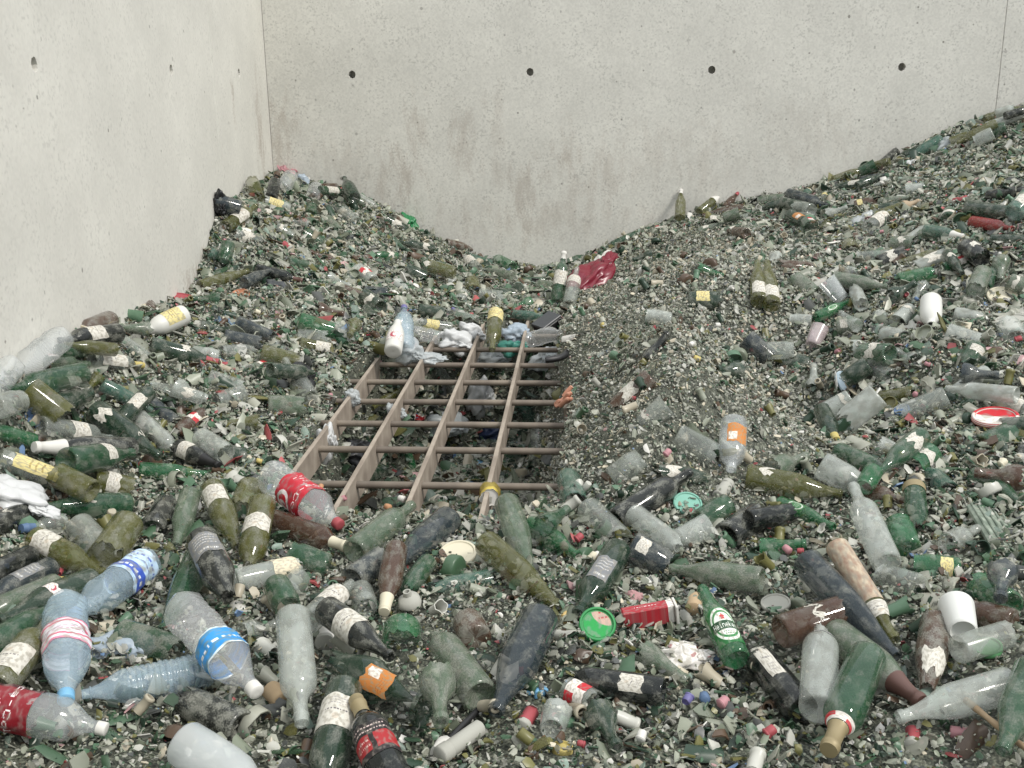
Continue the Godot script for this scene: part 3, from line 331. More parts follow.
	["glass_tumbler","tumbler","fr1",0,1,2.393,.677,-6.168,-.927,-.203,-.316,-27,1.05,[],[],"pale frosted drinking glass just above the bright green half bottle","cup",""],
	["broken_bottle","wine","cl1",0,.5,1.531,.213,-3.565,-.851,-.476,-.221,-15,1.05,[],[],"clear broken bottle bottom right of the blue screw cap","bottle",""],
	["broken_bottle","wine","fr2",0,.5,1.476,.428,-5.334,.243,-.005,-.97,-35,.99,[],[],"whitish dusty broken bottle bottom just above the clear cup","bottle",""],
	["wine_bottle","wine","bl1",0,1,-1.225,.12,-3.655,-.779,.535,-.326,-22,.82,[],[],"blue-grey whole wine bottle right of the green bottle with a crooked white label","bottle",""],
	["broken_bottle","wine","pg2",0,.5,-1.407,.537,-6.347,-.443,.212,.871,0,1.05,[["torn",0.15,0.4,0,100]],[],"grey dust-coated broken bottle bottom with torn label right of the corner bottle with broad label","bottle",""],
	["broken_bottle","beer","dg1",.05,.7,-1.185,.531,-6.739,.61,-.119,-.783,35,1,[],[],"dark green bottle stub just below the clear base in the corner","bottle",""],
	["beer_bottle","beer","bl1",0,1,-.611,.124,-5.559,.297,-.089,.951,23,.82,[],[],"blue-grey whole beer bottle just above the violet-capped bottle","bottle",""],
	["bottle_neck","wine","fr1",.6,1,-1.172,.347,-5.686,.925,-.369,-.094,-22,1.05,[],[],"pale frosted bottle neck left of the violet-capped bottle","bottle",""],
	["bottle_neck","wine","br1",.6,1,-.915,.443,-7.065,.688,-.225,-.69,12,1.03,[],[],"brown bottle neck just above the violet-capped bottle","bottle",""],
	["broken_bottle","champ","dg1",0,.4,1.262,.113,-4.346,-.946,.16,-.283,29,1.05,[],[],"dark green broken round bottle base left of the pale insole","bottle",""],
	["broken_bottle","wine","ol1",0,.5,1.823,.467,-6.111,-.303,-.081,.95,-35,1.05,[["torn",0.15,0.4,0,100]],[],"olive broken bottle bottom with torn label just above the clear cup","bottle",""],
	["bottle_neck","wine","dg1",.6,1,-1.537,.298,-4.47,.966,-.128,-.226,32,1.05,[],[],"dark green bottle neck just above the red-capped dark green bottle","bottle",""],
	["bottle_neck","wine","pg2",.6,1,2.205,.62,-4.738,-.311,-.561,.767,-38,1.03,[],[],"grey dust-coated bottle neck right of the bright green half bottle","bottle",""],
	["broken_bottle","wine","pg2",0,.5,1.318,.419,-6.917,-.126,-.169,.978,-28,1.02,[["white",0.15,0.45,0,140]],[],"grey dust-coated broken bottle bottom with white label right of the upright bottle at the wall","bottle",""],
	["broken_bottle","wine","g1",0,.5,1.679,.304,-4.258,.309,.068,-.949,-27,.93,[],[],"green broken bottle bottom just below the bright green half bottle","bottle",""],
	["wine_bottle","burg","g1",0,1,-.42,.081,-5.598,.795,-.151,.587,-2,.82,[],[],"green sloping-shouldered bottle right of the violet-capped bottle","bottle",""],
	["glass_tumbler","tumbler","fr1",0,1,-.581,.139,-5.931,-.701,.473,-.534,-14,1.03,[],[],"pale frosted drinking glass just above the violet-capped bottle","cup",""],
	["broken_bottle","champ","g1",0,.4,1.686,.501,-6.026,-.073,-.114,.991,-26,.94,[["redwhite",0.1,0.3,0,90]],[],"green broken round bottle base with red scrap of label just above the clear cup","bottle",""],
	["bottle_neck","wine","fr1",.6,1,-.566,.147,-6.261,.998,-.058,-.028,13,1.05,[],[],"pale frosted bottle neck just above the white bag on the grate","bottle",""],
	["glass_jar","jar","g1",0,1,1.744,.323,-3.846,-.569,-.627,.532,-35,1.03,[["white",0.15,0.45,0,140]],[],"green small jar with white label just above the red and white lid","jar",""],
	["bottle_neck","beer","cl1",.5,1,1.909,.448,-4.733,-.591,-.401,.699,-11,1.03,[],[],"clear short bottle neck just below the bright green half bottle","bottle",""],
	["bottle_neck","wine","cl1",.6,1,1.596,.22,-3.726,-.305,.145,-.941,27,1.03,[],[],"clear bottle neck just above the blue screw cap","bottle",""],
	["broken_bottle","wine","fr1",0,.5,-.286,.115,-5.794,.09,.079,-.993,7,1.02,[["torn",0.15,0.4,0,100]],[],"pale frosted broken bottle bottom with torn label just above the white bag on the grate","bottle",""],
	["bottle_neck","wine","g1",.6,1,-1.205,.288,-4.994,-.953,.131,.272,-36,1.05,[],[],"green bottle neck just below the long olive bottle on the left slope","bottle",""],
	["broken_bottle","beer","tl1",.05,.7,1.283,.122,-2.891,.01,-.001,-1,-1,.99,[],[],"teal bottle stub just below the red and white lid","bottle",""],
	["bottle_neck","wine","dg1",.6,1,1.504,.293,-4.539,.892,.414,-.18,14,1.03,[],[],"dark green bottle neck just below the bright green half bottle","bottle",""],
	["broken_bottle","beer","dg1",.05,.7,.42,.15,-3.008,.958,-.187,-.216,-13,1,[["torn",0.15,0.4,0,100]],[],"dark green bottle stub with torn label just above the dark bottle below the ridge","bottle",""],
	["bottle_neck","wine","cl1",.6,1,-1.027,.424,-6.374,-.946,.292,.143,-34,1.05,[],[],"clear bottle neck just below the clear base in the corner","bottle",""],
	["broken_bottle","champ","fr2",0,.4,1.254,.251,-3.469,-.728,-.684,-.056,-36,1.05,[],[],"whitish dusty broken round bottle base left of the blue screw cap","bottle",""],
	["wine_bottle","burg","g1",0,1,1.288,.209,-3.158,-.738,-.264,.621,-12,.82,[["torn",0.15,0.4,0,100]],[],"green sloping-shouldered bottle with torn label just below the blue screw cap","bottle",""],
	["bottle_neck","beer","tl1",.5,1,1.98,.605,-7.043,-.409,-.267,.873,-22,1.03,[],[],"teal short bottle neck just above the clear cup","bottle",""],
	["wine_bottle","hock","bl1",0,1,-1.327,.348,-5.207,.269,.059,-.961,-2,.82,[],[],"blue-grey slender bottle right of the long olive bottle on the left slope","bottle",""],
	["wine_bottle","hock","cl1",0,1,-1.127,.234,-4.877,.133,-.149,.98,-22,.82,[],[],"clear slender bottle just below the long olive bottle on the left slope","bottle",""],
	["broken_bottle","champ","g1",0,.4,1.521,.136,-3.238,.873,.166,-.459,13,1.03,[],[],"green broken round bottle base just below the red and white lid","bottle",""],
	["glass_jar","jar","g1",0,1,.212,.073,-6.912,.244,.084,-.966,16,1.03,[],[],"green small jar left of the upright green bottle at the back","jar",""],
	["wine_bottle","hock","fr1",0,1,-.091,.087,-6.538,.692,-.1,-.715,39,.82,[],[],"pale frosted slender bottle just above the teal bottle behind the grate","bottle",""],
	["broken_bottle","champ","pg2",0,.4,1.91,.484,-5.285,.7,.096,.708,-15,1.03,[["torn",0.1,0.3,0,100]],[],"grey dust-coated broken round bottle base with torn label just above the bright green half bottle","bottle",""],
	["bottle_neck","wine","pg2",.6,1,-.508,.133,-6.007,-.964,.259,.064,-35,1.05,[],[],"grey dust-coated bottle neck just above the violet-capped bottle","bottle",""],
	["broken_bottle","champ","cl1",0,.4,-.184,.129,-5.893,.993,-.119,.018,-21,1.05,[],[],"clear broken round bottle base just above the yellow-label bottle at the grate","bottle",""],
	["broken_bottle","wine","pg2",0,.5,2.13,.564,-5.135,-.497,-.233,-.836,33,1.03,[],[],"grey dust-coated broken bottle bottom just above the bright green half bottle","bottle",""],
	["bottle_neck","wine","dg1",.6,1,.951,.222,-3.825,-.727,.267,.633,-11,1.03,[],[],"dark green bottle neck just above the orange-label pot","bottle",""],
	["glass_jar","jar","cl1",0,1,-1.348,.505,-6.091,.831,-.545,-.113,-28,1.05,[["torn",0.15,0.4,0,100]],[],"clear small jar with torn label right of the corner bottle with broad label","jar",""],
	["broken_bottle","beer","fr2",.05,.7,1.532,.335,-4.532,.083,.265,-.961,26,1.03,[],[],"whitish dusty bottle stub right of the clear cup","bottle",""],
	["broken_bottle","beer","dg1",.05,.7,2.32,.645,-6.259,-.093,.048,-.995,9,.97,[],[],"dark green bottle stub just above the bright green half bottle","bottle",""],
	["wine_bottle","burg","g1",0,1,2.032,.417,-4.486,.573,.332,-.749,24,.82,[],[],"green sloping-shouldered bottle right of the bright green half bottle","bottle",""],
	["beer_bottle","beer","ol1",0,1,-.798,.184,-5.439,.903,-.317,-.289,36,.82,[["torn",0.15,0.4,0,100]],[],"olive whole beer bottle with torn label left of the violet-capped bottle","bottle",""],
	["beer_bottle","beer","cl1",0,1,1.999,.583,-6.779,-.324,-.177,.93,-3,.82,[["yellow",0.15,0.45,0,120]],[],"clear whole beer bottle with yellowed label just above the clear cup","bottle",""],
	["broken_bottle","wine","pg2",0,.5,-1.142,.48,-6.614,.624,-.437,.647,33,1.03,[],[],"grey dust-coated broken bottle bottom just below the clear base in the corner","bottle",""],
	["bottle_neck","wine","br1",.6,1,-.877,.214,-6.07,-.86,.502,.093,-15,1.05,[],[],"brown bottle neck just below the clear base in the corner","bottle",""],
	["glass_jar","jar","br1",0,1,-1.581,.344,-4.525,-.305,.085,-.949,35,1.03,[],[],"brown small jar left of the white flask with the yellow label","jar",""],
	["glass_jar","jar","g1",0,1,-1.463,.506,-5.486,-.105,-.771,.628,11,1.03,[],[],"green small jar just below the corner bottle with broad label","jar",""],
	["wine_bottle","hock","pg2",0,1,2.109,.532,-5.792,-.898,-.246,.365,39,.82,[["white",0.15,0.45,0,140]],[],"grey dust-coated slender bottle with white label just above the bright green half bottle","bottle",""],
	["bottle_neck","beer","pg2",.5,1,-1.391,.321,-4.279,-.67,.223,.709,18,1.03,[],[],"grey dust-coated short bottle neck left of the white flask with the yellow label","bottle",""],
	["bottle_neck","beer","bl1",.5,1,-.828,.381,-6.436,-.989,.036,.141,19,1.03,[],[],"blue-grey short bottle neck just below the clear base in the corner","bottle",""],
	["broken_bottle","champ","bl1",0,.4,-.68,.167,-5.752,-.991,.092,.099,-29,1.05,[],[],"blue-grey broken round bottle base just above the violet-capped bottle","bottle",""],
	["glass_jar","jar","br1",0,1,-1.162,.608,-7.252,-.987,.039,.154,-24,1.05,[],[],"brown small jar right of the clear base in the corner","jar",""],
	["broken_bottle","beer","g1",.05,.7,-.445,.183,-6.627,-.23,.031,.973,10,1.04,[],[],"green bottle stub just above the violet-capped bottle","bottle",""],
	["broken_bottle","wine","cl1",0,.5,-.922,.117,-4.461,-.765,.355,-.537,-8,1.03,[],[],"clear broken bottle bottom left of the violet-capped bottle","bottle",""],
	["broken_bottle","wine","br1",0,.5,.949,.307,-7.073,.698,.195,.689,-13,1.05,[["white",0.15,0.45,0,140]],[],"brown broken bottle bottom with white label just below the upright bottle at the wall","bottle",""],
	["bottle_neck","wine","fr1",.6,1,.637,.333,-4.301,-.872,-.489,.027,-23,1.05,[],[],"pale frosted bottle neck just below the red bag","bottle",""],
	["glass_jar","jar","fr2",0,1,1.82,.349,-4.263,.904,-.117,.412,-10,1.05,[],[],"whitish dusty small jar just below the bright green half bottle","jar",""],
	["broken_bottle","wine","g1",0,.5,-1.483,.351,-5.446,-.535,-.177,.826,20,1.05,[],[],"green broken bottle bottom just above the long olive bottle on the left slope","bottle",""],
	["bottle_neck","beer","dg1",.5,1,1.526,.411,-5.761,.955,.161,.25,37,1.05,[],[],"dark green short bottle neck just above the clear cup","bottle",""],
	["broken_bottle","champ","bl1",0,.4,.992,.238,-4.366,.718,-.621,.314,20,1.05,[],[],"blue-grey broken round bottle base just below the pair of olive bottles","bottle",""],
	["glass_jar","jar","g1",0,1,-1.23,.518,-6.561,-.056,.336,-.94,-30,1.03,[],[],"green small jar just below the clear base in the corner","jar",""],
	["bottle_neck","beer","pg2",.5,1,2.234,.67,-6.457,.93,.171,.325,19,1.05,[],[],"grey dust-coated short bottle neck just above the bright green half bottle","bottle",""],
	["glass_jar","jar","dg1",0,1,2.186,.59,-5.982,-.936,-.194,-.294,31,1.05,[],[],"dark green small jar just above the bright green half bottle","jar",""],
	["broken_bottle","wine","ol1",0,.5,-.328,.212,-6.17,-.939,.249,-.236,-33,1.03,[],[],"olive broken bottle bottom just above the white bag on the grate","bottle",""],
	["bottle_neck","beer","bg0",.5,1,-1.585,.655,-6.821,.08,.092,-.993,-7,1.03,[],[],"bright green short bottle neck left of the clear base in the corner","bottle",""],
	["broken_bottle","champ","tl1",0,.4,2.303,.688,-4.861,.702,.503,-.505,21,1.03,[["white",0.1,0.3,0,140]],[],"teal broken round bottle base with white label right of the bright green half bottle","bottle",""],
	["glass_jar","jar","pg2",0,1,2.115,.455,-4.444,.818,-.351,.456,29,1.05,[["torn",0.15,0.4,0,100]],[],"grey dust-coated small jar with torn label right of the bright green half bottle","jar",""],
	["broken_bottle","beer","g1",.05,.7,2.613,.727,-5.855,-.904,-.36,.23,27,1.03,[],[],"green bottle stub just above the bright green half bottle","bottle",""],
	["broken_bottle","champ","fr1",0,.4,-.778,.219,-5.887,-.695,.416,-.586,22,1.03,[["redwhite",0.1,0.3,0,90]],[],"pale frosted broken round bottle base with red scrap of label just above the violet-capped bottle","bottle",""],
	["broken_bottle","champ","dg1",0,.4,-.5,.183,-6.164,-.899,.437,.015,10,1.03,[],[],"dark green broken round bottle base just above the violet-capped bottle","bottle",""],
	["beer_bottle","beer","cl1",0,1,-1.136,.191,-3.725,-.951,.31,.006,-10,.82,[["torn",0.15,0.4,0,100]],[],"clear whole beer bottle with torn label just below the red-capped dark green bottle","bottle",""],
	["broken_bottle","champ","g1",0,.4,1.463,.264,-3.959,-.521,-.202,-.829,-20,1.03,[["torn",0.1,0.3,0,100]],[],"green broken round bottle base with torn label right of the pale insole","bottle",""],
	["broken_bottle","wine","cl1",0,.5,-1.369,.463,-5.823,-.864,.3,.405,-18,1.03,[["torn",0.15,0.4,0,100]],[],"clear broken bottle bottom with torn label just below the corner bottle with broad label","bottle",""],
	["bottle_neck","beer","g1",.5,1,-.296,.131,-6.866,-.549,.335,-.766,-30,1.03,[],[],"green short bottle neck just above the yellow-label bottle at the grate","bottle",""],
	["beer_bottle","beer","dg1",0,1,1.471,.129,-3.32,.73,.102,-.676,38,.82,[],[],"dark green whole beer bottle left of the red and white lid","bottle",""],
	["broken_bottle","beer","br1",.05,.7,-1.144,.126,-3.741,-.327,-.132,.936,-13,1.02,[["redwhite",0.2,0.4,0,90]],[],"brown bottle stub with red scrap of label just below the red-capped dark green bottle","bottle",""],
	["broken_bottle","wine","dg1",0,.5,-.493,.137,-5.505,.977,-.192,-.095,-21,.97,[],[],"dark green broken bottle bottom just above the violet-capped bottle","bottle",""],
	["bottle_neck","wine","ol1",.6,1,-.064,.054,-7.137,1,.005,.018,31,1.05,[],[],"olive bottle neck left of the upright green bottle at the back","bottle",""],
	["broken_bottle","wine","dg1",0,.5,-.69,.338,-7.084,-.862,.506,.04,-11,1.05,[["torn",0.15,0.4,0,100]],[],"dark green broken bottle bottom with torn label just above the violet-capped bottle","bottle",""],
	["glass_jar","jar","fr2",0,1,1.541,.27,-4.266,.468,.071,.881,26,1.03,[],[],"whitish dusty small jar just above the pale insole","jar",""],
	["broken_bottle","champ","cl1",0,.4,-.978,.446,-6.715,-.687,.503,-.525,-12,1.03,[],[],"clear broken round bottle base right of the clear base in the corner","bottle",""],
	["broken_bottle","wine","cl1",0,.5,1.705,.195,-3.582,.418,-.099,.903,6,1.02,[["white",0.15,0.45,0,140]],[],"clear broken bottle bottom with white label just above the red and white lid","bottle",""],
	["broken_bottle","wine","br1",0,.5,.471,.333,-3.426,-.75,-.657,.082,26,1.05,[["torn",0.15,0.4,0,100]],[],"brown broken bottle bottom with torn label just above the orange-label pot","bottle",""],
	["glass_jar","jar","g1",0,1,.392,.093,-7.166,.952,.306,.001,-27,1.05,[["torn",0.15,0.4,0,100]],[],"green small jar with torn label just above the upright green bottle at the back","jar",""],
	["beer_bottle","beer","g1",0,1,1.32,.385,-6.545,.968,.247,-.031,38,.82,[["torn",0.15,0.4,0,100]],[],"green whole beer bottle with torn label right of the upright bottle at the wall","bottle",""],
	["bottle_neck","wine","ol1",.6,1,-.728,.246,-5.063,-.074,-.258,.963,34,.97,[],[],"olive bottle neck left of the violet-capped bottle","bottle",""],
	["glass_tumbler","tumbler","fr1",0,1,1.682,.356,-4.371,-.683,-.453,.573,-7,1.03,[["torn",0.15,0.4,0,100]],[],"pale frosted drinking glass with torn label just below the bright green half bottle","cup",""],
	["broken_bottle","beer","tl1",.05,.7,.528,.135,-6.72,.562,.204,-.802,7,1.03,[],[],"teal bottle stub just above the red bag","bottle",""],
	["broken_bottle","wine","br1",0,.5,-.914,.222,-5.637,.913,-.376,.161,22,1.03,[],[],"brown broken bottle bottom left of the violet-capped bottle","bottle",""],
	["wine_bottle","wine","ol1",0,1,1.5,.158,-3.786,-.719,-.338,-.607,15,.82,[],[],"olive whole wine bottle just above the blue screw cap","bottle",""],
	["wine_bottle","wine","ol1",0,1,1.832,.433,-4.959,.953,.3,-.035,19,.82,[],[],"olive whole wine bottle left of the bright green half bottle","bottle",""],
	["broken_bottle","champ","cl1",0,.4,.521,.202,-3.196,.858,-.395,.328,-7,1.05,[],[],"clear broken round bottle base left of the orange-label pot","bottle",""],
	["broken_bottle","wine","br1",0,.5,1.463,.396,-5.096,-.994,.105,.013,-25,1.04,[],[],"brown broken bottle bottom just above the clear cup","bottle",""],
	["bottle_neck","beer","g1",.5,1,-.841,.419,-6.61,.811,-.585,-.006,2,1.05,[],[],"green short bottle neck just above the violet-capped bottle","bottle",""],
	["broken_bottle","champ","fr1",0,.4,1.914,.331,-3.898,.175,.197,-.965,1,1.03,[],[],"pale frosted broken round bottle base just above the red and white lid","bottle",""],
	["broken_bottle","champ","dg1",0,.4,.797,.337,-4.672,.981,.012,.194,-26,1.05,[["yellow",0.1,0.3,0,120]],[],"dark green broken round bottle base with yellowed label left of the pair of olive bottles","bottle",""],
	["broken_bottle","champ","ol1",0,.4,-1.482,.41,-3.114,.705,-.705,-.076,5,1.05,[],[],"olive broken round bottle base left of the level green bottle near the left wall","bottle",""],
	["broken_bottle","beer","tl1",.05,.7,-.05,.041,-2.53,-.929,.015,.37,16,1,[],[],"teal bottle stub left of the olive bottle in the centre","bottle",""],
	["beer_bottle","beer","ol1",0,1,2.313,.582,-4.843,.931,.312,.187,10,.82,[],[],"olive whole beer bottle right of the bright green half bottle","bottle",""],
	["bottle_neck","wine","dg1",.6,1,1.069,.281,-6.566,-.97,-.232,-.07,-26,1.05,[],[],"dark green bottle neck just below the upright bottle at the wall","bottle",""],
	["broken_bottle","wine","bg0",0,.5,-.969,.261,-4.725,.9,-.375,-.221,3,1.04,[],[],"bright green broken bottle bottom right of the long olive bottle on the left slope","bottle",""],
	["beer_bottle","beer","g1",0,1,.077,.079,-6.619,.999,.003,-.051,-9,.82,[],[],"green whole beer bottle just above the teal bottle behind the grate","bottle",""],
	["broken_bottle","beer","cl1",.05,.7,2.132,.604,-6.538,-.539,-.119,-.833,1,.99,[],[],"clear bottle stub just above the clear cup","bottle",""],
	["broken_bottle","champ","cl1",0,.4,1.782,.536,-6.301,-.428,-.01,-.904,4,1.03,[],[],"clear broken round bottle base just above the clear cup","bottle",""],
	["glass_tumbler","tumbler","fr1",0,1,1.298,.118,-3.89,-.795,-.6,-.083,1,1.05,[["torn",0.15,0.4,0,100]],[],"pale frosted drinking glass with torn label just below the pale insole","cup",""],
	["broken_bottle","beer","bl1",.05,.7,2.222,.662,-6.789,.707,.208,.676,-12,.98,[],[],"blue-grey bottle stub just above the bright green half bottle","bottle",""],
	["bottle_neck","beer","cl1",.5,1,1.509,.25,-4.265,-.352,.279,-.893,22,1.03,[],[],"clear short bottle neck just below the clear cup","bottle",""],
	["broken_bottle","wine","pg2",0,.5,2.033,.482,-4.511,-.495,-.349,.796,21,1.05,[],[],"grey dust-coated broken bottle bottom right of the bright green half bottle","bottle",""],
	["bottle_neck","wine","g1",.6,1,2.647,.767,-5.95,-.862,-.398,-.314,8,1.05,[],[],"green bottle neck just above the bright green half bottle","bottle",""],
	["broken_bottle","wine","dg1",0,.5,-.69,.158,-5.165,-.311,.112,-.944,13,.99,[],[],"dark green broken bottle bottom left of the violet-capped bottle","bottle",""],
	["wine_bottle","burg","br1",0,1,1.396,.412,-6.262,-.249,-.059,-.967,24,.82,[],[],"brown sloping-shouldered bottle just above the pair of olive bottles","bottle",""],
	["broken_bottle","champ","cl1",0,.4,-.971,.183,-4.684,.983,-.103,-.15,-29,1.05,[],[],"clear broken round bottle base just below the long olive bottle on the left slope","bottle",""],
	["beer_bottle","beer","bg0",0,1,-.425,.133,-5.882,-.252,.138,-.958,10,.82,[],[],"bright green whole beer bottle just above the violet-capped bottle","bottle",""],
	["bottle_neck","wine","fr1",.6,1,-.967,.238,-5.014,-.361,.128,-.924,-8,1.03,[],[],"pale frosted bottle neck right of the long olive bottle on the left slope","bottle",""],
	["beer_bottle","beer","pg2",0,1,2.149,.587,-6.215,.784,.228,.577,12,.82,[],[],"grey dust-coated whole beer bottle just above the bright green half bottle","bottle",""],
	["bottle_neck","beer","bl1",.5,1,.98,.082,-4.051,.124,-.067,.99,8,.82,[],[],"blue-grey short bottle neck just above the orange-label pot","bottle",""],
	["glass_jar","jar","cl1",0,1,1.062,.205,-4.272,.964,.101,.245,-29,1.05,[],[],"clear small jar just below the pair of olive bottles","jar",""],
	["broken_bottle","beer","bg0",.05,.7,-.688,.271,-6.433,-.772,.167,.614,-9,.97,[["torn",0.15,0.4,0,100]],[],"bright green bottle stub with torn label just above the violet-capped bottle","bottle",""],
	["glass_jar","jar","fr1",0,1,.688,.296,-4.456,-.972,.172,-.157,-25,1.05,[],[],"pale frosted small jar right of the red bag","jar",""],
	["glass_jar","jar","dk1",0,1,1.593,.142,-3.145,.885,.134,.446,-38,1.05,[["torn",0.15,0.4,0,100]],[],"black small jar with torn label just below the dark green bottle at the right edge","jar",""],
	["bottle_neck","beer","bg0",.5,1,.759,.474,-4.932,.943,-.254,.214,16,1.05,[],[],"bright green short bottle neck left of the pair of olive bottles","bottle",""],
	["broken_bottle","champ","dg1",0,.4,-.673,.185,-5.333,-.655,.302,-.693,-29,1.03,[["torn",0.1,0.3,0,100]],[],"dark green broken round bottle base with torn label just above the violet-capped bottle","bottle",""],
	["bottle_neck","wine","bl1",.6,1,1.44,.266,-3.741,.916,.022,.4,16,1.05,[],[],"blue-grey bottle neck just above the red and white lid","bottle",""],
	["bottle_neck","wine","fr2",.6,1,1.419,.439,-5.426,-.483,-.051,.874,-10,1.03,[],[],"whitish dusty bottle neck just above the pair of olive bottles","bottle",""],
	["broken_bottle","beer","g1",.05,.7,-1.155,.311,-5.657,-.56,.079,.825,29,1.04,[],[],"green bottle stub right of the long olive bottle on the left slope","bottle",""],
	["bottle_neck","wine","pg2",.6,1,1.789,.423,-5.222,.413,.236,-.879,10,1.03,[],[],"grey dust-coated bottle neck just above the bright green half bottle","bottle",""],
	["wine_bottle","wine","dg1",0,1,-.492,.265,-6.763,-.871,.271,.409,-13,.82,[["torn",0.15,0.4,0,100]],[],"dark green whole wine bottle with torn label just above the violet-capped bottle","bottle",""],
	["bottle_neck","wine","pg2",.6,1,-.988,.32,-6.361,-.559,.554,-.617,-7,1.03,[],[],"grey dust-coated bottle neck just below the clear base in the corner","bottle",""],
	["glass_jar","jar","bg0",0,1,1.114,.105,-2.409,-.932,-.021,-.361,-26,1.05,[["yellow",0.15,0.45,0,120]],[],"bright green small jar with yellowed label just above the white cup","jar",""],
	["bottle_neck","wine","bg0",.6,1,.249,.099,-5.987,-.772,-.041,.635,-11,1.03,[],[],"bright green bottle neck just above the teal bottle behind the grate","bottle",""],
	["bottle_neck","beer","dk1",.5,1,.426,.231,-3.663,.568,.804,-.177,30,1.03,[],[],"black short bottle neck just below the red bag","bottle",""],
	["broken_bottle","wine","bl1",0,.5,-1.248,.243,-4.475,.94,-.263,-.215,-22,1.03,[],[],"blue-grey broken bottle bottom right of the red-capped dark green bottle","bottle",""],
	["glass_jar","jar","fr2",0,1,3.037,1.056,-6.805,.865,.305,.397,-27,1.05,[],[],"whitish dusty small jar by the back wall, just above the bright green half bottle","jar",""],
	["wine_bottle","burg","tl1",0,1,2.714,.915,-6.818,-.867,-.475,.148,-38,.82,[],[],"teal sloping-shouldered bottle by the back wall, just above the bright green half bottle","bottle",""],
	["wine_bottle","hock","fr2",0,1,2.942,.989,-6.699,.948,.319,0,-37,.82,[],[],"whitish dusty slender bottle by the back wall, just above the bright green half bottle","bottle",""],
	["glass_jar","jar","g1",0,1,3.004,.994,-6.572,-.849,-.378,-.37,-29,1.05,[],[],"green small jar by the back wall, just above the bright green half bottle","jar",""],
	["beer_bottle","beer","ol1",0,1,2.401,.782,-6.802,-.736,-.315,-.599,-32,.82,[],[],"olive whole beer bottle by the back wall, just above the bright green half bottle","bottle",""],
	["glass_tumbler","tumbler","g1",0,1,2.224,.713,-6.838,.858,.442,.262,-3,1.05,[],[],"green drinking glass by the back wall, just above the bright green half bottle","cup",""],
	["beer_bottle","beer","dk1",0,1,3.026,1.055,-6.646,.955,.263,-.133,3,.82,[],[],"black whole beer bottle by the back wall, just above the bright green half bottle","bottle",""],
	["wine_bottle","wine","ol1",0,1,2.944,1.016,-6.573,-.879,-.464,-.107,-21,.82,[],[],"olive whole wine bottle by the back wall, just above the bright green half bottle","bottle",""],
	["glass_tumbler","tumbler","ol1",0,1,2.829,.939,-6.683,-.828,-.455,-.326,-3,1.05,[],[],"olive drinking glass by the back wall, just above the bright green half bottle","cup",""],
	["wine_bottle","wine","dg1",0,1,1.811,.55,-6.781,-.948,-.261,-.182,-24,.82,[],[],"dark green whole wine bottle by the back wall, just above the pair of olive bottles","bottle",""],
	["glass_jar","jar","fr1",0,1,2.895,.965,-6.493,-.82,-.46,-.342,2,1.05,[],[],"pale frosted small jar by the back wall, just above the bright green half bottle","jar",""],
	["beer_bottle","beer","dg1",0,1,2.12,.657,-6.542,.879,.283,-.383,-32,.82,[],[],"dark green whole beer bottle by the back wall, just above the clear cup","bottle",""],
	["glass_tumbler","tumbler","pg2",0,1,1.34,.45,-6.688,.935,.311,.169,36,1.05,[],[],"grey dust-coated drinking glass by the back wall, right of the upright bottle at the wall","cup",""],
	["wine_bottle","hock","pg2",0,1,.013,.131,-6.499,-.675,.025,-.738,-9,.82,[],[],"grey dust-coated slender bottle by the back wall, just above the teal bottle behind the grate","bottle",""],
	["glass_tumbler","tumbler","pg2",0,1,-.969,.522,-7.097,-.932,.344,.112,37,1.05,[],[],"grey dust-coated drinking glass by the back wall, right of the clear base in the corner","cup",""],
]
